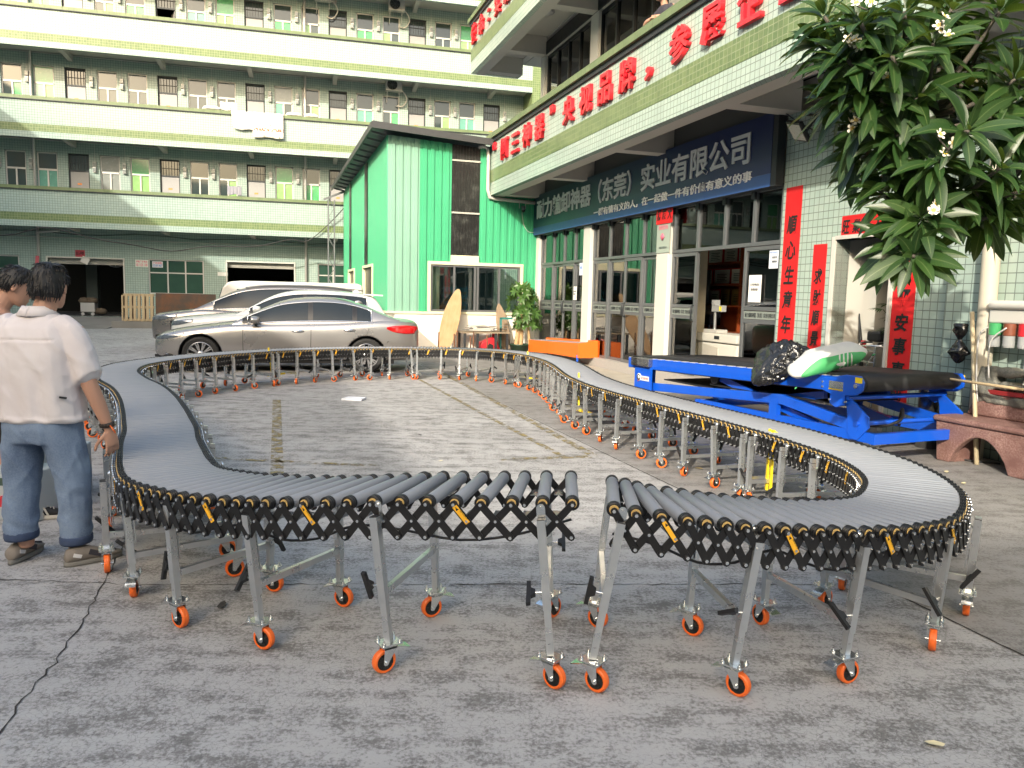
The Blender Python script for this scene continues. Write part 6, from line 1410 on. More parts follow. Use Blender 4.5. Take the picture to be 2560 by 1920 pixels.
o = b.build('woven_sack', sackm); o.matrix_world = Matrix.Translation((3.24, 7.85, .985)) @ Matrix.Rotation(radians(8), 4, 'Z') @ Matrix.Rotation(radians(-14), 4, 'Y') @ Matrix.Rotation(radians(16), 4, 'X'); o.modifiers.new('s', 'SUBSURF').render_levels = 1
tag(o, 'white woven sack with a green striped band lying on the blue belt loader', 'sack')
def fbag(u_, a):
    x = (u_ - .5) * .74; e = max(.03, 1 - abs(2 * u_ - 1) ** 2.6) ** .7; y = .20 * e * cos(a); z = .14 * e * sin(a)
    q = Vector((x * 5 + 3, y * 6, z * 6)); n1 = noise.noise(q) * .06; n2 = (1 - abs(noise.noise(q * 2.2)) * 2) * .045 + (1 - abs(noise.noise(q * 5)) * 2) * .028 + (1 - abs(noise.noise(q * 11)) * 2) * .012
    k = 1 + (n1 + n2) / .16; sag = max(0, -.08 - x); return (x + n1 * .4 - .0 * sag, y * k - .0, z * k - .95 * sag)
V, F = bagmesh(110, 84, fbag); b = MB(); b.add(V, F, 0, True); o = b.build('plastic_bag', [mat('black_polythene', (.012, .012, .013), .24, 0, .2, 8, .3, .6)])
o.matrix_world = Matrix.Translation((2.98, 8.40, .95)) @ Matrix.Rotation(radians(22), 4, 'Z'); tag(o, 'crumpled black plastic bag slumped over the rail of the blue belt loader', 'plastic bag')
# ================================================================ orange conveyor end by the glass front
om = thing('orange_conveyor', 'low orange roller machine standing before the glass front', 'conveyor', (.92, 18.9, 0))
orange_p = mat('orange_machine_paint', (.70, .13, .012), .4, 0, .06, 3)
pts = [(-.50, 1.45, .10, .42), (0, 0, .17, .47), (.58, -1.5, .19, .53)]; off = Vector((.46, .15))
b = MB()
for (x0, y0, a0, t0), (x1, y1, a1, t1) in zip(pts, pts[1:]):
    b.add([(x0, y0, a0), (x1, y1, a1), (x1, y1, t1), (x0, y0, t0), (x0 + .02, y0 + .01, a0), (x1 + .02, y1 + .01, a1), (x1 + .02, y1 + .01, t1), (x0 + .02, y0 + .01, t0)], [(0, 1, 2, 3), (7, 6, 5, 4), (3, 2, 6, 7)])
    b.add([(x0 + off.x, y0 + off.y, a0), (x1 + off.x, y1 + off.y, a1), (x1 + off.x, y1 + off.y, t1 + .06), (x0 + off.x, y0 + off.y, t0 + .06), (x0 + off.x + .03, y0 + off.y, a0), (x1 + off.x + .03, y1 + off.y, a1), (x1 + off.x + .03, y1 + off.y, t1 + .06), (x0 + off.x + .03, y0 + off.y, t0 + .06)], [(0, 1, 2, 3), (7, 6, 5, 4), (3, 2, 6, 7)])
x, y, a_, t_ = pts[-1]; b.add([(x, y, a_), (x + off.x, y + off.y, a_), (x + off.x, y + off.y, t_ + .06), (x, y, t_)], [(0, 1, 2, 3)])
b.build('housing', orange_p, om)
b = MB()
for (x0, y0, a0, t0), (x1, y1, a1, t1) in zip(pts, pts[1:]):
    for k in range(24):
        u_ = (k + .5) / 24; p = Vector((x0 + (x1 - x0) * u_, y0 + (y1 - y0) * u_, t0 + (t1 - t0) * u_ - .02)); b.cyl(p + Vector((.02, .007, 0)), p + Vector((off.x, off.y, 0)), .028, n=8)
b.build('roller_bed', grey_roll, om)
for (x, y) in ((.56, -1.42), (.95, -1.28), (-.4, 1.3), (.0, 1.5)):
    b = MB(); b.box(x - .02, x + .02, y - .02, y + .02, .02, .25, 0); b.box(x - .04, x + .04, y - .04, y + .04, 0, .02, 1); b.build('leg', [blue, zinc], om)
# ================================================================ clutter along the green shed
def board(name, label, base, top, wd, m_, tk_=.03):
    o = bpy.data.objects.new(name, None); bpy.data.objects.remove(o)
    B, T = Vector(base), Vector(top); d = T - B; L_ = d.length; d.normalize(); xs = Vector((1, .0, 0)); xs = (xs - d * xs.dot(d)).normalized(); n_ = xs.cross(d)
    prof = []; N = 24
    for k in range(N + 1): u_ = k / N; prof.append((-wd * (sin(pi * min(.999, (u_ * .93 + .055))) ** .62), u_ * L_))
    poly = prof + [(-x, y) for x, y in prof[::-1]]
    b = MB(); b.prism(poly, 0, tk_); o = b.build(name, m_)
    o.matrix_world = shed_M @ Matrix(((xs.x, d.x, n_.x, B.x), (xs.y, d.y, n_.y, B.y), (xs.z, d.z, n_.z, B.z), (0, 0, 0, 1))); bevel(o, .006); tag(o, label, 'board')
def plyw(name, a, b_):
    t = NT(name); mp = t.n('ShaderNodeMapping'); mp.inputs['Scale'].default_value = (14, 1.2, 1); t.l(t.obj(), mp.inputs[0]); f_ = t.noise(1.5, 6, .6, mp.outputs[0]); t.l(t.mix(t.mix(.5, t.ramp(f_, .35, .7), t.ramp(t.noise(2.5, 5), .4, .6)), a, b_), t.b.inputs['Base Color']); t.b.inputs['Roughness'].default_value = .8; return t.m
board('wooden_board', 'large surfboard shaped wooden board leaning on the white shed wall', (-2.92, -.95, 0), (-2.30, -.12, 1.70), .235, plyw('worn_plywood', (.36, .21, .10), (.44, .30, .17)))
board('wooden_board', 'smaller greyish surfboard shaped board leaning between scrap table and potted tree', (-.98, -.42, 0), (-1.16, -.12, 1.34), .17, plyw('grey_plywood', (.20, .14, .09), (.29, .22, .15)))
tb = thing('work_table', 'black legged scrap table standing before the white shed wall', 'table'); tb.matrix_world = shed_M @ Matrix.Translation((-2.35, -.95, 0))
b = MB(); b.box(0, 1.28, 0, .7, .56, .60); b.build('tabletop', [mat('worn_table_wood', (.20, .16, .11), .8, 0, .3, 5)], tb)
for x, y in ((.05, .05), (.4, .05), (.9, .05), (1.22, .05), (.05, .65), (1.22, .65)):
    b = MB(); b.box(x - .03, x + .03, y - .03, y + .03, 0, .558); b.build('leg', dark_metal, tb)
b = MB(); rs_ = random.Random(8)
for k in range(16): x = rs_.uniform(.05, .85); y = rs_.uniform(.1, .6); a = rs_.gauss(0, .5); b.bar((x, y, .615 + k * .009), (x + .5 * cos(a), y + .3 * sin(a), .62 + k * .009 + rs_.uniform(-.0, .04)), rs_.uniform(.04, .14), .008)
o = b.build('scrap_metal', rust_mat('scrap_sheet', (.25, .25, .24), (.14, .08, .05), .6, .55, .5, 3)); o.matrix_world = shed_M @ Matrix.Translation((-2.35, -.95, 0)); tag(o, 'heap of flat grey metal offcuts on the scrap table', 'scrap metal')
rc = thing('red_hood', 'crumpled red plastic cover lying under the scrap table', 'plastic cover'); rc.matrix_world = shed_M @ Matrix.Translation((-1.62, -.62, .02)) @ Matrix.Rotation(radians(28), 4, 'Y')
b = MB(); b.prism([(-.32, 0), (.42, 0), (.36, .16), (.05, .44), (-.12, .44), (-.30, .2)], -.16, .16, 0, Matrix(((1, 0, 0, 0), (0, 0, 1, 0), (0, 1, 0, 0), (0, 0, 0, 1)))); o = b.build('shell', [mat('red_plastic', (.50, .02, .03), .35, 0, .1)], rc); bevel(o, .04, 3, 20)
b = MB(); b.prism([(-.12, .05), (.12, .05), (.02, .26), (-.1, .26)], -.17, -.161, 0, Matrix(((1, 0, 0, 0), (0, 0, 1, 0), (0, 1, 0, 0), (0, 0, 0, 1)))); b.build('opening', inside_dark, rc)
fe = thing('fire_extinguisher', 'small red fire extinguisher hung behind the smaller leaning board', 'fire extinguisher'); fe.matrix_world = shed_M @ Matrix.Translation((-1.30, -.22, .28))
b = MB(); b.lathe([(.001, 0), (.06, .0), (.065, .02), (.065, .26), (.05, .31), (.02, .33), (.001, .33)], 18, 0); b.build('cylinder', MAT['red_plastic'], fe)
b = MB(); b.cyl((0, 0, .33), (0, 0, .38), .016, n=10); b.bar((-.02, 0, .385), (.07, 0, .40), .02, .012); b.tube(catmull([(0, 0, .36), (-.09, 0, .33), (-.1, 0, .2), (-.08, 0, .1)], 4), .009, 6); b.build('valve', dark_metal, fe)
tp = MB(); tp.box(-1.25, -1.20, -.62, -.57, 0, .98); tp.box(-1.25, -.9, -.62, -.57, .93, .98); o = tp.build('teal_stand', [mat('teal_paint', (.02, .16, .15), .5)]); o.matrix_world = shed_M; tag(o, 'narrow teal steel stand beside the smaller leaning board', 'stand')
for k, (x, h) in enumerate(((-3.15, .62), (-2.72, .58), (-2.66, .66), (-2.30, .52), (-2.24, .64), (-1.85, .55))):
    b = MB(); b.tube([(x, -1.55, 0), (x + .015 * (-1) ** k, -1.55 + .02 * (k % 3), h)], .018, 6); o = b.build('rusty_rod', rust_mat('rust_rod', (.12, .06, .035), (.22, .09, .04), .5, .8, .2, 9)); o.matrix_world = shed_M; tag(o, 'short rusty iron rod standing before the scrap table', 'iron rod', 'rusty rods before the scrap table')
# blue crates seen through the shed window
for k in range(2):
    cr_ = thing('plastic_crate', ('dark slatted crate stack' if k == 0 else 'blue crate stack') + ' behind the left half of the shed window', 'crate'); cr_.matrix_world = shed_M @ Matrix.Translation((-2.95 + .45 * k, .6 + .2 * k, .05))
    b = MB(); W_ = .35 + .35 * k
    for z in range(9): b.box(0, W_, 0, .03, z * .2, z * .2 + .12); b.box(0, .03, .031, .4, z * .2, z * .2 + .12); b.box(W_ - .03, W_, .031, .4, z * .2, z * .2 + .12)
    for x in (0, W_ * .33, W_ * .66, W_ - .03): b.box(x, x + .03, .032, .05, 0, 1.75)
    b.build('slats', black_plastic if k == 0 else mat('blue_crate', (.02, .12, .2), .5), cr_)
# ================================================================ inside the shop
def inshop(o, x, y, z, r=0): o.matrix_world = shop_M @ Matrix.Translation((x, y, z)) @ Matrix.Rotation(r, 4, 'Z'); return o
bk = inshop(thing('bookcase', 'red brown bookcase with framed certificates inside the shop door', 'bookcase'), 1.55, 1.75, .19); rw_ = mat('red_wood', (.26, .055, .015), .4, 0, .2, 3)
b = MB(); b.box(0, 2.9, .38, .42, 0, 2.9)
for x in (0, 1.98, 2.86): b.box(x, x + .05, 0, .38, 0, 2.9)
b.build('case', rw_, bk)
for z in (.66, 1.25, 1.68, 2.13, 2.85):
    b = MB(); b.box(.05, 1.98, .01, .38, z, z + .035); b.box(2.03, 2.86, .01, .38, z, z + .035); b.build('shelf', rw_, bk)
gold = mat('gold_plaque', (.35, .20, .05), .35, .5); cream_p = mat('certificate_paper', (.66, .63, .55), .6)
for z, row in ((2.165, ((.15, .30, 0), (.5, .55, 0), (1.1, .5, 0), (1.62, .3, 0))), (1.715, ((.1, .26, 0), (.42, .26, 0), (.76, .6, 0), (1.4, .45, 0))), (1.285, ((.08, .5, 1), (.62, .4, 0), (1.06, .3, 1), (1.45, .4, 1)))):
    for x, w_, g_ in row:
        c = inshop(thing('certificate', 'framed certificate standing on the bookcase inside the shop', 'certificate', group='certificates on the bookcase'), 1.55 + x, 1.95, .19 + z)
        b = MB(); b.box(0, w_, 0, .02, 0, .33); b.build('frame', gold if g_ else red_paper, c); b = MB(); b.box(.02, w_ - .02, -.004, -.001, .02, .31); b.build('paper', gold if g_ else cream_p, c)
        b = MB()
        for q in range(5): b.box(w_ * .2, w_ * (.8 - .1 * (q % 2)), -.007, -.005, .07 + q * .035, .08 + q * .035)
        b.build('print', ink, c)
dk_ = inshop(thing('white_cabinet', 'white machine cabinet standing in the open shop doorway', 'cabinet'), 3.75, .75, .19)
b = MB(); b.box(0, 1.32, 0, .6, 0, .58); b.box(-.02, 1.34, -.03, .62, .60, .76); o = b.build('cabinet_body', white_paint, dk_); bevel(o, .02)
b = MB(); b.prism([(.12, .08), (.72, .08), (.72, .5), (.2, .55)], -.012, -.001, 0, Matrix(((1, 0, 0, 0), (0, 0, 1, 0), (0, 1, 0, 0), (0, 0, 0, 1)))); b.build('recess', [mat('cabinet_recess', (.40, .38, .34), .6)], dk_)
b = MB(); b.box(.78, 1.28, -.006, -.001, .06, .54); b.box(.62, .78, -.04, -.031, .66, .72, 1); b.build('cabinet_door', [white_paint, dark_metal], dk_)
eg = inshop(thing('engraver_head', 'grey engraving head on a column above the white cabinet', 'engraver'), 4.0, .95, .955)
b = MB(); b.box(-.2, .25, -.12, .12, 0, .06); b.build('base', frame_white, eg); b = MB(); b.cyl((0, 0, .06), (0, 0, .62), .03, n=12); b.build('column', steel, eg); b = MB(); b.box(-.06, .28, -.05, .05, .40, .52); b.box(-.05, .05, -.06, .06, .52, .62); b.build('head', [mat('grey_casting', (.28, .29, .29), .4)], eg); b = MB(); b.box(.20, .27, -.053, -.051, .42, .5); b.build('yellow_label', yellow_paint, eg)
mn = inshop(thing('monitor', 'black monitor in front of the bookcase', 'monitor'), 2.6, 1.45, .95); b = MB(); b.box(0, .75, 0, .04, .12, .52); o = b.build('screen', [mat('black_screen', (.006, .006, .008), .1, 0, .1, 2, 0, .6)], mn); b = MB(); b.box(.25, .5, -.05, .1, 0, .02); b.box(.35, .4, .0, .03, .02, .13); b.build('stand', black_plastic, mn)
dsk = inshop(thing('office_desk', 'red wood desk carrying the monitor', 'desk'), 2.0, 1.3, .19); b = MB(); b.box(0, 2.6, 0, .42, .72, .76); b.box(0, .05, 0, .42, 0, .72); b.box(2.55, 2.6, 0, .42, 0, .72); b.box(.05, 2.55, .3, .34, .1, .72); b.build('desk_body', rw_, dsk)
kraft = mat('kraft_cardboard', (.34, .22, .11), .8, 0, .12, 4)
for x, z, w_, l_ in ((5.05, .19, .34, 'left cardboard box at the bottom of the stack behind the door glass'), (5.44, .19, .36, 'right cardboard box at the bottom of the stack behind the door glass'), (5.22, .49, .30, 'top left cardboard box on the stack behind the door glass'), (5.54, .49, .32, 'top right cardboard box on the stack behind the door glass')):
    b = MB(); b.box(0, w_, 0, .3, 0, .29); b.box(w_ * .3, w_ * .7, -.002, -.0005, .10, .15, 1); o = inshop(b.build('cardboard_box', [kraft, dark_metal]), x, .85, z); tag(o, l_, 'box')
bx = inshop(thing('red_bucket', 'big red plastic bucket behind the middle glass bay', 'bucket'), .42, .62, .2); b = MB(); b.lathe([(.001, 0), (.18, 0), (.22, .36), (.235, .37), (.235, .39), (.21, .39), (.17, .02), (.001, .02)], 22, 0); b.build('tub', MAT['red_plastic'], bx); b = MB(); b.tube([(.22 * cos(a), -.235, .36 - .14 * sin(a)) for a in [k * pi / 10 for k in range(11)]], .005, 5); b.build('bail', zinc, bx)
mi = inshop(thing('stored_machine', 'orange and blue machine stored behind the middle glass bay', 'machine'), .9, 1.0, .19); b = MB(); b.box(0, 1.9, 0, .4, .42, .72); b.build('housing', orange_p, mi); b = MB(); b.box(0, 1.9, -.02, .42, .28, .41); b.box(.1, .2, 0, .1, 0, .28); b.box(1.7, 1.8, 0, .1, 0, .28); b.box(0, 1.9, 0, .06, .08, .16); b.build('frame', blue, mi)
for k in range(9):
    b = MB(); b.bar((-2.0 + .16 * k, .9, .2), (-1.95 + .16 * k, 1.25, .95), .02, .02); o = inshop(b.build('metal_rod', [mat('pale_rod', (.40, .36, .28), .5)]), 0, 0, 0); tag(o, 'thin pale rod leaning inside the leftmost glass bay', 'rod', 'rods leaning inside the glass front')
# ================================================================ right edge: pipe, filter, brooms, bench
pp = MB(); pp.tube(catmull([(10.86, -.12, 0), (10.86, -.12, 1.2), (10.84, -.12, 2.6), (10.82, -.12, 3.75), (10.72, -.12, 3.92), (10.4, -.12, 3.95), (10.2, -.12, 3.98)], 4), .085, 12); o = inshop(pp.build('downpipe', [mat('old_white_pvc', (.50, .46, .37), .5, 0, .15, 3)]), 0, -.14, 0); tag(o, 'thick yellowed white downpipe with a bend at the right edge', 'pipe')
wf = inshop(thing('water_filter', 'white water filter with three cartridges hung beside the downpipe', 'water filter'), 11.0, -.34, 1.16)
b = MB(); b.box(-.05, .42, 0, .14, .24, .40); b.cyl((-.03, .0, .42), (.42, .0, .42), .045, n=14); o = b.build('head', white_paint, wf); bevel(o, .015)
for k in range(3):
    b = MB(); x = .02 + .16 * k; b.lathe([(.001, 0), (.05, .005), (.055, .02), (.055, .12), (.06, .125), (.06, .24), (.001, .24)], 18, 0, Matrix.Translation((x, .02, 0)), True, [0, 0, 0, 1, 1, 1]); b.build('cartridge', [mat('clear_grey_cup', (.30, .31, .31), .15, 0, .2, 5), [MAT['green_curtain'], mat('brown_band', (.2, .06, .03), .5), MAT['red_plastic']][k]], wf)
b = MB(); b.tube(catmull([(.0, -.05, .2), (-.06, -.09, .1), (-.04, -.1, -.3), (.0, -.1, -.55)], 5), .008, 6); b.tube(catmull([(.2, -.05, .2), (.08, -.1, .05), (.1, -.1, -.3)], 5), .008, 6); b.build('tube', frame_white, wf)
hb = bagmesh(30, 20, lambda u_, a: (lambda r_, q: (r_ * cos(a) * q, r_ * sin(a) * q * .6, .42 * u_ - .2))(.02 + .085 * abs(sin(u_ * 5.2)) * (1 - .35 * u_), 1 + .5 * noise.noise(Vector((cos(a) * 2, sin(a) * 2, u_ * 9)))))
b = MB(); b.add(hb[0], hb[1], 0, True); o = inshop(b.build('plastic_bag', MAT['black_polythene']), 10.6, -.30, 1.16); tag(o, 'small knotted black plastic bag hanging beside the downpipe', 'plastic bag')
for nm, lb_, a, c, r_, m_ in (('bamboo_pole', 'pale bamboo pole leaning against the downpipe', (11.15, -.55, 0), (10.72, -.30, 1.5), .022, mat('bamboo', (.48, .40, .26), .5)), ('mop_handle', 'thin grey mop handle standing right of the downpipe', (11.35, -.30, .0), (11.28, -.2, 1.25), .014, steel), ('wooden_stick', 'brown wooden stick lying across the top of the stone bench', (10.7, -.62, .82), (11.7, -.55, .80), .014, wood)):
    b = MB(); b.tube([a, tuple((Vector(a) + Vector(c)) / 2), c], r_, 8); o = inshop(b.build(nm, m_), 0, 0, 0); tag(o, lb_, 'stick')
bn = thing('stone_bench', 'pink granite bench with a broken grey rock backrest at the right edge', 'bench', (4.36, 7.68, 0), atan2(-.93, .36))
def granite(name, a, b_):
    t = NT(name); f_ = t.noise(60, 3, .7); g_ = t.noise(4, 4); t.l(t.mix(t.ramp(g_, .3, .7), t.mix(t.ramp(f_, .42, .6), a, b_), tuple(x * .75 for x in a)), t.b.inputs['Base Color']); t.b.inputs['Roughness'].default_value = .6; t.bump(f_, .4, .006); return t.m
pinkg = granite('pink_granite', (.20, .10, .085), (.34, .22, .19)); rockg = granite('grey_rock', (.13, .13, .11), (.22, .21, .18))
# local: x along the front towards the camera, y towards the wall
b = MB(); N = 14; arch = [(.14 + .62 * k / N, .30 * sin(pi * k / N) ** .7) for k in range(N + 1)]
b.prism([(0, 0)] + arch[:1] + arch[1:-1] + arch[-1:] + [(.94, 0), (.98, .40), (-.04, .40)], -.02, .07, 0, Matrix(((1, 0, 0, 0), (0, 0, 1, 0), (0, 1, 0, 0), (0, 0, 0, 1))))
o = b.build('front_apron', pinkg, bn, None, True); bevel(o, .015)
b = MB(); b.box(0, .14, .071, .42, 0, .40); b.box(.78, .94, .071, .42, 0, .40); b.build('leg', pinkg, bn)
b = MB(); b.box(-.06, 1.0, -.05, .46, .402, .46); o = b.build('seat', pinkg, bn); bevel(o, .025, 3)
b = MB(); b.prism([(.0, .46), (1.0, .46), (1.0, .70), (.7, .66), (.4, .74), (.1, .70)], .34, .46, 0, Matrix(((1, 0, 0, 0), (0, 0, 1, 0), (0, 1, 0, 0), (0, 0, 0, 1)))); o = b.build('backrest', pinkg, bn, None, True); bevel(o, .03, 3)
b = MB(); wall_holes(b, .10, 1.0, .60, .96, .325, .475, [(.30, .66, .82, .89), (.26, .62, .70, .745)], 0); o = b.build('rock_top', rockg, bn, None, True); m_ = o.modifiers.new('r', 'REMESH'); m_.mode = 'VOXEL'; m_.voxel_size = .014; s_ = o.modifiers.new('s', 'SMOOTH'); s_.iterations = 8; bpy.context.view_layer.update(); evaluated(o)
for v in o.data.vertices: v.co += v.normal * (.035 * noise.noise(v.co * 6) + .015 * noise.noise(v.co * 17))
b = MB(); b.box(.24, .60, .318, .345, .70, .742); b.build('red_strip', [mat('dark_red_enamel', (.22, .02, .02), .4)], bn)
db = thing('dustbin', 'tall stainless steel dustbin half hidden behind the blue belt loader', 'dustbin', (4.62, 8.35, 0)); b = MB(); b.lathe([(.001, 0), (.13, 0), (.13, .72), (.135, .73), (.12, .76), (.001, .77)], 24, 0); b.build('drum', [mat('polished_steel', (.5, .5, .49), .2, .95)], db); b = MB(); b.lathe([(.131, .66), (.137, .665), (.137, .70), (.131, .705)], 24, 0); b.build('rim', dark_metal, db)
# chrome trolley by the doorway
tr = inshop(thing('chrome_trolley', 'chrome tube trolley with a black seat standing in the doorway', 'trolley'), 8.45, .35, .05)
b = MB()
for x in (0, .3): b.tube(catmull([(x, 0, .08), (x, 0, .8), (x, .02, .98), (x + .02, .2, 1.0)], 4), .013, 8)
for z in (.45, .75, .9): b.bar((0, 0, z), (.3, 0, z), .02, .02)
b.bar((0, 0, .45), (.3, .0, .9), .015, .015); b.tube([(-.12, .0, .95), (.42, .0, .97)], .014, 8); b.build('tube_frame', zinc, tr); b = MB(); b.box(.12, .36, .0, .2, 1.02, 1.16); o = b.build('seat', black_plastic, tr); bevel(o, .03); b = MB(); b.lathe([(.03, -.015), (.06, -.015), (.06, .015), (.03, .015)], 16, 0, Matrix.Translation((.05, 0, .06)) @ Matrix.Rotation(pi / 2, 4, 'X')); b.build('wheel', blk_grip, tr)
b = MB(); b.tube([(-.02, .1, .55), (-.06, .08, 1.0), (-.10, .06, 1.38)], [.03, .026, .008], 8); b.tube([(-.02, .1, .9), (-.03, .1, 1.02)], .035, 8, 1); o = inshop(b.build('umbrella', [dark_metal, MAT['red_plastic']]), 8.45, .35, .05); tag(o, 'folded dark umbrella standing by the white door jamb', 'umbrella')
# ================================================================ control cabinets behind the two men
for k, (x, y, h, lb_) in enumerate(((-3.36, 5.55, .38, 'taller grey white control cabinet standing behind the jeans of the man in white'), (-3.28, 5.02, .34, 'lower grey white control cabinet with a red stop button between the legs'))):
    cbt = thing('control_cabinet', lb_, 'control cabinet', (x, y, 0), radians(14 if k == 0 else -8)); b = MB(); b.box(-.20, .20, -.12, .14, .0, h); o = b.build('box_body', [mat('cabinet_grey', (.40, .44, .46), .45, 0, .04)], cbt); bevel(o, .01)
    b = MB(); b.box(-.18, .18, -.13, -.121, .03, h - .03); o = b.build('cabinet_door', MAT['cabinet_grey'], cbt); bevel(o, .004)
    b = MB()
    if k: b.cyl((-.02, -.13, .14), (-.02, -.165, .14), .035, n=16, mat=0); b.build('stop_button', MAT['red_plastic'], cbt); b = MB(); b.box(-.10, .02, -.136, -.131, .24, .29); b.build('warning_card', [mat('card_dark', (.05, .08, .06), .5)], cbt)
    else: b.box(-.16, .12, -.06, .08, h + .001, h + .006); b.build('top_slot', inside_dark, cbt); b = MB(); b.box(-.17, -.09, -.136, -.131, .04, .14, 0); b.box(-.17, -.09, -.138, -.136, .04, .06, 1); b.build('label_card', [white_paint, yellow_paint], cbt)
cc = MB(); cc.tube([(-3.13 + .05 * cos(a), 5.42, .26 + .06 * sin(a) + .002 * a) for a in [k * .5 for k in range(38)]], .009, 6); o = cc.build('cable_coil', black_plastic); tag(o, 'black cable coil hanging by the taller control cabinet', 'cable coil')
# ================================================================ litter
ps = MB(); ps.prism([(-.15, -.10), (.14, -.12), (.17, .10), (-.10, .13)], 0, .028); o = ps.build('paper_stack', [mat('white_foam', (.68, .70, .76), .6, 0, .03)]); o.location = (-2.30, 11.0, .006); tag(o, 'flat white paper packet lying on the yard inside the loop', 'packet')
lit = random.Random(17); lm = [mat('dry_leaf', (.40, .30, .13), .8, 0, .3), mat('fallen_petal', (.62, .55, .34), .7), mat('dark_scrap', (.05, .045, .04), .8)]
for k, (x, y, m_) in enumerate(((1.53, 2.55, 1), (.62, 9.9, 0), (1.75, 6.95, 0), (3.75, 6.9, 1), (4.0, 6.6, 1), (4.1, 7.05, 1), (2.45, 6.3, 1), (-1.0, 8.3, 2), (-.2, 6.6, 2), (-1.4, 3.6, 2), (-.65, 7.0, 1), (2.9, 3.1, 1))):
    b = MB(); s_ = lit.uniform(.02, .04); b.add([(s_ * cos(a) * (1 + .3 * lit.random()), .5 * s_ * sin(a), .006 + .006 * lit.random()) for a in [q * pi / 4 for q in range(8)]], [tuple(range(8))]); o = b.build('fallen_leaf', lm[m_]); o.location = (x, y, .004); o.rotation_euler = (0, 0, lit.uniform(0, 3)); tag(o, 'tiny scrap of leaf or petal lying on the concrete', 'leaf', 'litter on the concrete')
# ================================================================ parked cars
def interp(T, x):
    if x <= T[0][0]: return T[0][1]
    for (a, va), (b, vb) in zip(T, T[1:]):
        if x <= b:
            t = (x - a) / (b - a); return va + (vb - va) * t
    return T[-1][1]
def smooth_tab(T, n=8): return catmull([tuple(map(float, p)) for p in T], n)
def paint(name, col, metal=.6, rough=.28):
    m = mat(name, col, rough, metal, .02, 2, 0, .5, 1.0); return m
car_glass = mat('car_glass', (.018, .024, .03), .04, 0, .2, 1, 0, .28); chrome = mat('chrome_trim', (.7, .7, .72), .12, 1, .03)
rubber = mat('tyre_rubber', (.018, .018, .018), .8, 0, .2, 20); alloy = mat('alloy_rim', (.45, .45, .46), .3, .8, .06); black_trim = mat('black_trim', (.012, .012, .013), .35)
lamp_glass = mat('lamp_glass', (.16, .18, .21), .04, .5, .8, 22, 0, 1.0, 1.0); red_lens = mat('red_lens', (.45, .006, .008), .08, 0, .3, 18, 0, .8, 1.0)
def wheel_parts(parent, x, y, r, side, nsp=10):
    b = MB(); Mx = Matrix.Translation((x, y, r)) @ Matrix.Rotation(pi / 2 * side * -1, 4, 'X')
    b.lathe([(r * .70, -.10), (r * .90, -.115), (r * .99, -.09), (r, -.05), (r, .05), (r * .99, .09), (r * .90, .112), (r * .71, .10), (r * .70, -.10)], 36, 0, Mx, True, [0] * 8)
    w = b.build('wheel', rubber, parent); b = MB()
    b.lathe([(r * .71, .10), (r * .69, .104), (r * .66, .09), (r * .645, .02), (r * .60, .0), (.001, 0.0)], 30, 0, Mx, True, [0, 0, 0, 1, 1])
    for k in range(nsp):
        a = 2 * pi * k / nsp
        for da in (-.1, .1):
            b.bar(Mx @ Vector((.05 * cos(a), .05 * sin(a), .085)), Mx @ Vector((r * .67 * cos(a + da), r * .67 * sin(a + da), .085)), .022, .022, 0, up=tuple((Mx.to_3x3() @ Vector((0, 0, 1)))))
    b.lathe([(.075, .07), (.07, .1), (.04, .105), (.001, .105)], 16, 0, Mx)
    b.build('rim', [alloy, black_trim], w); return w
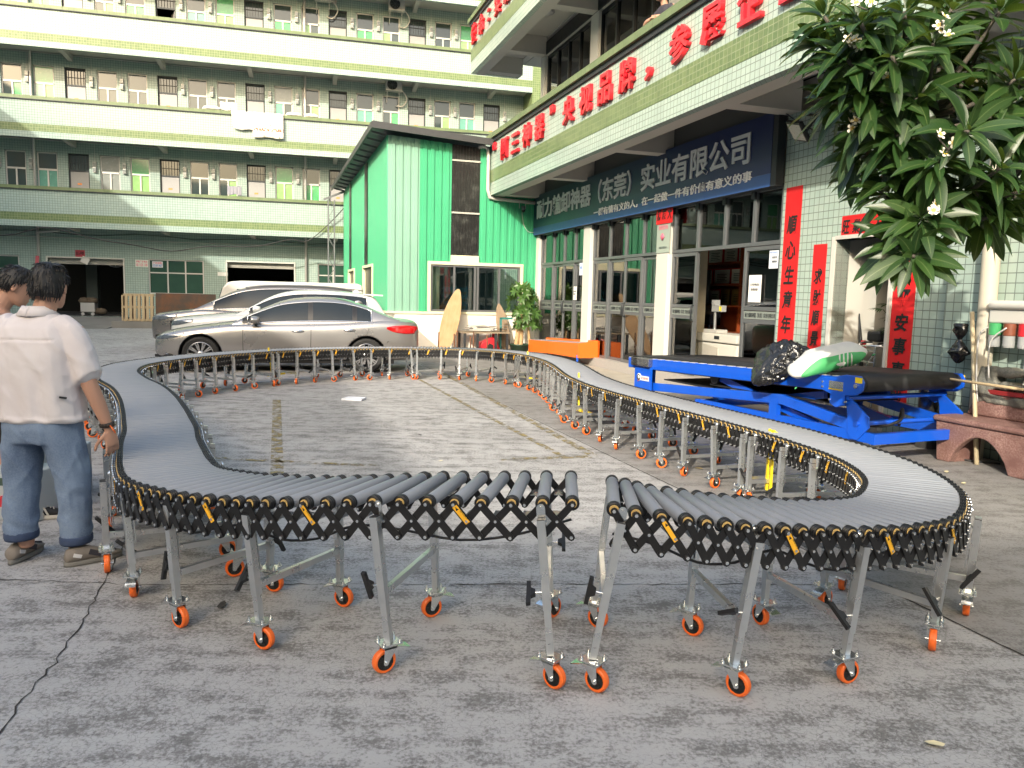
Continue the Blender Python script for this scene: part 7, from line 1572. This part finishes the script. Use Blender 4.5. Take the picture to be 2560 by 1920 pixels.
def car(name, label, x, y, rz, pm, L, hw, low, roof, glass_s, pillars, wheels, r=.335, belt=None, group=None, rail=False, sill=.22, wscr=.62, mirror=None, handles=(), seams=(), grey_sill=True):
    """s runs from nose (0) to tail (L); local x = L/2 - s; low: top line of the lower body, roof: top line of the cabin"""
    root = thing(name, label, 'car', (x, y, 0), rz, group)
    X = lambda s: L / 2 - s
    low = smooth_tab(low); roof = smooth_tab(roof, 6); hwT = smooth_tab(hw)
    b = MB(); N = 26; rings = []
    st = [0, .03, .10, .22] + [.22 + (L - .44) * k / N for k in range(1, N)] + [L - .22, L - .10, L - .03, L]
    for s in st:
        w = interp(hwT, s); t = interp(low, s); e = min(s, L - s); nose = max(0, 1 - e / .25)
        z0 = sill + .10 * nose ** 2; sh = t - .05 - .02 * nose
        mid = (z0 + sh) / 2
        h = [(0, z0), (w * .80, z0), (w * .955, z0 + .05), (w * .995, mid - .06), (w, mid + .08), (w * .985, sh - .07), (w * .945, sh), (w * .86, t - .012), (w * .45, t + .012), (0, t + .018)]
        ring = h + [(-a, c) for a, c in h[-2:0:-1]]
        rings.append([(X(s), a, c) for a, c in ring])
    b.loft(rings, 0, True, True)
    body = b.build('body', [pm, black_trim], root, None, True)
    m_ = body.modifiers.new('s', 'SUBSURF'); m_.levels = 2; m_.render_levels = 2
    evaluated(body)
    cut = MB()
    for s in wheels:
        for sd in (1, -1): cut.cyl((X(s), sd * .55, r), (X(s), sd * 1.3, r), r + .055, n=40, smooth=False)
    c_ = cut.build('arch_cutter', black_trim, root, None, True)
    m_ = body.modifiers.new('b', 'BOOLEAN'); m_.operation = 'DIFFERENCE'; m_.solver = 'EXACT'; m_.object = c_
    bpy.context.view_layer.update(); evaluated(body); bpy.data.objects.remove(c_)
    if body.data.materials.get('black_trim') is None: pass
    # cabin
    s0, s1 = roof[0][0], roof[-1][0]; n = 34; g = MB(); rows = []
    bl = belt or (lambda s: interp(low, s) - .02)
    for k in range(n + 1):
        s = s0 + (s1 - s0) * k / n; t = interp(roof, s); zb = min(bl(s), t - .01); w = interp(hwT, s); f = max(0, min(1, (t - zb) / .45))
        wt = w * (.90 - .20 * f); wb = w * .915
        z1 = zb + (t - zb) * .12; z2 = zb + (t - zb) * .86
        def wi(z): return wb + (wt - wb) * ((z - zb) / max(t - zb, .02)) ** 1.2
        h = [(wb, zb - .06), (wi(z1), z1), (wi(z2), z2), (wt - .02, t - .02 * f - .005), (wt * .72, t + .012 * f), (0, t + .025 * f)]
        rows.append([(X(s), a, c) for a, c in h] + [(X(s), -a, c) for a, c in h[-2::-1]])
    m = len(rows[0]); V = [p for r_ in rows for p in r_]; F = []; MI = []
    ws1 = [s for s, z in roof if z > max(q[1] for q in roof) - .10][0]; bk0 = [s for s, z in roof if z > max(q[1] for q in roof) - .12][-1]
    for k in range(n):
        sm = s0 + (s1 - s0) * (k + .5) / n
        for j in range(m - 1):
            side_band = j in (1, m - 3); top_band = 2 < j < m - 4 or j in (3, 4, 5, 6)
            mi = 0
            if side_band and glass_s[0] < sm < glass_s[1] and not any(a < sm < c for a, c in pillars): mi = 1
            elif side_band and glass_s[0] - .02 < sm < glass_s[1]: mi = 2
            elif j in (4, 5) and (sm < ws1 or sm > bk0): mi = 1
            F.append((k * m + j, (k + 1) * m + j, (k + 1) * m + j + 1, k * m + j + 1)); MI.append(mi)
    g.add(V, F, 0, True); g.m = MI; cab = g.build('cabin', [pm, car_glass, black_trim], root)
    bm = bmesh.new(); bm.from_mesh(cab.data); bmesh.ops.recalc_face_normals(bm, faces=bm.faces); bm.to_mesh(cab.data); bm.free()
    # trim around the side glass, on both sides
    for sd in (1, -1):
        j1 = 1 if sd == 1 else m - 2; j2 = 2 if sd == 1 else m - 3
        ks = [k for k in range(n + 1) if glass_s[0] - .05 < s0 + (s1 - s0) * k / n < glass_s[1] + .05]
        lo_ = [Vector(rows[k][j1]) for k in ks]; hi_ = [Vector(rows[k][j2]) for k in ks]
        t_ = MB(); t_.tube(lo_ + hi_[::-1] + [lo_[0]], .013, 6); t_.build('window_trim', chrome, root)
        for s in seams:
            ln = MB(); pts_ = []
            for q in range(9):
                z = sill + .06 + (bl(s[0]) - .02 - sill - .06) * q / 8; ss_ = s[0] + (s[1] - s[0]) * (1 - q / 8) ** 2
                w = interp(hwT, ss_); z0 = sill; sh = interp(low, ss_) - .05; mid = (z0 + sh) / 2
                prof = [(z0 + .05, w * .955), (mid - .06, w * .993), (mid + .08, w * .997), (sh - .07, w * .984), (sh, w * .945)]
                pts_.append((X(ss_), sd * (interp(prof, z) - .001), z))
            ln.add([(a - .005, b_ * 1.01, c_) for a, b_, c_ in pts_] + [(a + .005, b_ * 1.01, c_) for a, b_, c_ in pts_], [(i, i + 1, i + 10, i + 9) for i in range(8)]); o_ = ln.build('door_seam', black_trim, root); sw_ = o_.modifiers.new('w', 'SHRINKWRAP'); sw_.target = body; sw_.offset = .0015
        for s, z in handles:
            w = interp(hwT, s); h_ = MB(); h_.lathe([(.001, -.115), (.02, -.09), (.028, 0), (.02, .09), (.001, .115)], 10, 0, Matrix.Translation((X(s), sd * (w * .99 + .004), z)) @ Matrix.Rotation(pi / 2, 4, 'Y')); h_.build('door_handle', chrome, root)
        if mirror:
            s, z = mirror; w = interp(hwT, s); h_ = MB()
            rg = [[(X(s) + .07 - q * .05 + .0, sd * (w + .05 + .11 * cos(a * pi / 6) * (1 - .12 * q)), z + .075 * sin(a * pi / 6) * (1 - .1 * abs(q - 1))) for a in range(12)] for q in range(4)]
            h_.loft(rg, 0); h_.bar((X(s), sd * (w - .1), z - .06), (X(s), sd * (w + .05), z - .05), .05, .035, 1); h_.build('wing_mirror', [pm, black_trim], root)
        for s in wheels: wheel_parts(root, X(s), sd * (interp(hwT, s) - .125), r, sd)
        if rail:
            ks = [k for k in range(n + 1) if ws1 - .1 < s0 + (s1 - s0) * k / n < bk0 + .1]
            t_ = MB(); t_.tube([Vector(rows[k][3 if sd == 1 else m - 4]) + Vector((0, 0, .03)) for k in ks], .02, 6); t_.build('roof_rail', frame_grey, root)
    ia = MB()
    for s in wheels: ia.box(X(s) - r - .04, X(s) + r + .04, -.58, .58, .15, 2 * r + .02)
    ia.box(X(L - .5), X(.5), -.75, .75, sill - .05, sill + .04); ia.build('underbody', black_trim, root)
    return root, X, hwT, low
def lamp(root, X, pts, w, mat_, name, sd):
    """lamp lens: a strip bent round the corner; pts = (s, half width, z low, z high)"""
    body = [c for c in root.children if c.name.startswith('body')][0]
    P = catmull(pts, 6); b = MB(); V = []; R_ = 6
    for s, yy, a, c in P:
        for q in range(R_ + 1): V.append((X(s) + .01, sd * yy, a + (c - a) * q / R_))
    b.add(V, [(i * (R_ + 1) + q, (i + 1) * (R_ + 1) + q, (i + 1) * (R_ + 1) + q + 1, i * (R_ + 1) + q + 1) for i in range(len(P) - 1) for q in range(R_)], 0, True)
    o = b.build(name, mat_, root); w_ = o.modifiers.new('w', 'SHRINKWRAP'); w_.target = body; w_.offset = .007; o.modifiers.new('t', 'SOLIDIFY').thickness = .006; return o
HD = atan2(.21, .977); RZC = pi + HD                          # heading: nose towards the left
silver = paint('champagne_silver_paint', (.36, .345, .335), .7, .3); whitep = paint('white_car_paint', (.58, .60, .60), 0, .25); greyp = paint('grey_mpv_paint', (.23, .215, .205), .7, .3); vanw = paint('white_van_paint', (.60, .58, .54), 0, .35)
# sedan: left side faces the camera
L = 4.94
root, X, hwT, low = car('parked_sedan', 'champagne silver sedan parked nearest the back conveyor', -4.43, 15.40, RZC, silver, L,
    [(0, .60), (.06, .72), (.25, .85), (.7, .91), (1.5, .93), (3.6, .93), (4.4, .90), (4.75, .82), (4.9, .72), (4.94, .64)],
    [(0, .60), (.05, .68), (.25, .76), (.8, .86), (1.5, .945), (2.2, .955), (3.3, .985), (4.2, 1.045), (4.6, 1.03), (4.86, 1.0), (4.94, .90)],
    [(1.42, .93), (1.75, 1.11), (2.25, 1.33), (2.65, 1.405), (3.05, 1.425), (3.45, 1.40), (3.85, 1.30), (4.2, 1.15), (4.55, 1.03)],
    (1.66, 4.02), [(2.80, 2.90), (3.66, 3.70)], (.86, 3.90), .335, lambda s: .90 + .022 * (s - 1.5), mirror=(1.85, 1.0), handles=((2.62, .80), (3.58, .83)), seams=((1.62, 1.62), (2.86, 2.84), (3.95, 3.45)))
for sd in (1, -1):
    lamp(root, X, [(.02, .58, .63, .70), (.06, .715, .62, .72), (.2, .83, .62, .745), (.42, .895, .66, .755), (.58, .912, .72, .765)], 0, lamp_glass, 'headlight', sd)
    lamp(root, X, [(4.30, .918, .86, .90), (4.45, .905, .80, .93), (4.65, .866, .77, .945), (4.82, .79, .77, .935), (4.93, .66, .78, .915)], 0, red_lens, 'taillight', sd)
    g = MB(); g.bar((X(.02), sd * .62, .30), (X(.35), sd * .88, .31), .03, .05, 0); g.bar((X(.03), sd * .60, .345), (X(.3), sd * .855, .345), .02, .02, 1); g.build('bumper_intake', [black_trim, chrome], root)
    pass
g = MB(); g.box(X(.0) - .02, X(.0) + .015, -.42, .42, .48, .68); g.build('grille', black_trim, root)
g = MB(); g.box(X(0) - .01, X(0) + .05, -.23, .23, .36, .48); g.build('front_plate', mat('blue_plate', (.02, .06, .3), .4), root)
g = MB(); g.lathe([(.06, 0), (.03, .05), (.001, .07)], 10, 0, Matrix.Translation((X(3.75), 0, 1.33)) @ Matrix.Diagonal((1.8, .5, 1, 1))); g.build('shark_fin', silver, root)
# suv
L = 4.72
root, X, hwT, low = car('parked_suv', 'white sport utility car parked between the silver sedan and the grey van', -5.35, 17.9, RZC, whitep, L,
    [(0, .62), (.06, .75), (.25, .87), (.8, .93), (3.9, .94), (4.4, .90), (4.65, .82), (4.72, .74)],
    [(0, .78), (.05, .88), (.25, .93), (.9, 1.0), (1.45, 1.05), (2.4, 1.06), (3.8, 1.10), (4.5, 1.12), (4.66, 1.08), (4.72, .98)],
    [(1.40, 1.02), (1.75, 1.22), (2.2, 1.45), (2.6, 1.545), (3.1, 1.57), (3.7, 1.555), (4.2, 1.50), (4.45, 1.40), (4.62, 1.12)],
    (1.72, 4.25), [(2.80, 2.88), (3.72, 3.80)], (.88, 3.74), .36, lambda s: 1.0 + .02 * (s - 1.4), mirror=(1.85, 1.14), handles=((2.6, .92), (3.55, .95)), seams=((1.6, 1.6), (2.84, 2.82)))
for sd in (1, -1): lamp(root, X, [(.02, .60, .76, .86), (.06, .745, .75, .89), (.25, .86, .77, .91), (.52, .91, .84, .925)], 0, lamp_glass, 'headlight', sd)
g = MB(); g.box(X(.0) - .03, X(0) + .03, -.5, .5, .55, .85); g.build('grille', black_trim, root)
g = MB(); g.lathe([(.07, 0), (.035, .06), (.001, .09)], 10, 0, Matrix.Translation((X(4.0), 0, 1.53)) @ Matrix.Diagonal((1.8, .5, 1, 1))); g.build('shark_fin', whitep, root)
g = MB(); g.bar((X(4.15), 0, 1.515), (X(4.6), 0, 1.50), 1.25, .03); g.build('roof_spoiler', whitep, root)
# mpv
L = 5.2
root, X, hwT, low = car('parked_minivan', 'long metallic grey minivan parked behind the white sport utility car', -6.5, 20.0, RZC, greyp, L,
    [(0, .62), (.06, .75), (.3, .88), (.9, .93), (4.6, .93), (5.0, .88), (5.16, .80), (5.2, .74)],
    [(0, .80), (.05, .90), (.3, .96), (.9, 1.04), (1.3, 1.09), (2.4, 1.06), (4.2, 1.09), (5.0, 1.10), (5.14, 1.05), (5.2, .95)],
    [(1.0, 1.05), (1.5, 1.30), (2.0, 1.54), (2.5, 1.655), (3.1, 1.69), (3.9, 1.69), (4.5, 1.655), (4.85, 1.58), (5.0, 1.40), (5.15, 1.12)],
    (1.5, 4.75), [(2.55, 2.62), (3.9, 3.97)], (.95, 4.0), .35, lambda s: 1.02 + .01 * (s - 1.4), rail=True, seams=((1.55, 1.55), (2.6, 2.58)))
for sd in (1, -1): lamp(root, X, [(.03, .62, .78, .86), (.1, .79, .78, .89), (.35, .89, .80, .92), (.65, .92, .86, .94)], 0, lamp_glass, 'headlight', sd)
for sd in (1, -1): lamp(root, X, [(4.95, .885, .95, 1.2), (5.1, .82, .95, 1.2)], 0, red_lens, 'taillight', sd)
g = MB(); g.bar((X(4.7), 0, 1.635), (X(5.12), 0, 1.60), 1.2, .035); g.build('roof_spoiler', greyp, root)
# van
van = thing('parked_van', 'boxy white van parked farthest back behind the other cars', 'car', (-6.7, 23.3, 0), RZC)
b = MB(); prof = [(2.1, .25), (2.1, 1.0), (2.05, 1.15), (1.9, 1.62), (1.75, 1.78), (1.4, 1.82), (-1.9, 1.82), (-2.05, 1.76), (-2.1, 1.0), (-2.1, .25)]
b.loft([[(x, yy * (1 if z < 1.1 else .95), z) for x, z in prof] for yy in (-.83, .83)], 0, False, True); o = b.build('body', vanw, van, None, True); bevel(o, .06, 3, 25)
for sd in (1, -1):
    b = MB(); b.add([(1.62, sd * .802, 1.08), (.95, sd * .802, 1.08), (.95, sd * .795, 1.58), (1.5, sd * .795, 1.58)], [(0, 1, 2, 3)]); b.add([(.85, sd * .802, 1.08), (-.4, sd * .802, 1.08), (-.4, sd * .795, 1.58), (.85, sd * .795, 1.58)], [(0, 1, 2, 3)]); o = b.build('window', car_glass, van); o.modifiers.new('t', 'SOLIDIFY').thickness = .02; o.modifiers['t'].offset = 0
    for xx in (1.35, -1.3): wheel_parts(van, xx, sd * .72, .31, sd, 8)
b = MB(); b.add([(2.07, -.66, 1.14), (2.07, .66, 1.14), (1.93, .62, 1.58), (1.93, -.62, 1.58)], [(0, 1, 2, 3)]); o = b.build('windscreen', car_glass, van); o.modifiers.new('t', 'SOLIDIFY').thickness = .03; o.modifiers['t'].offset = 0
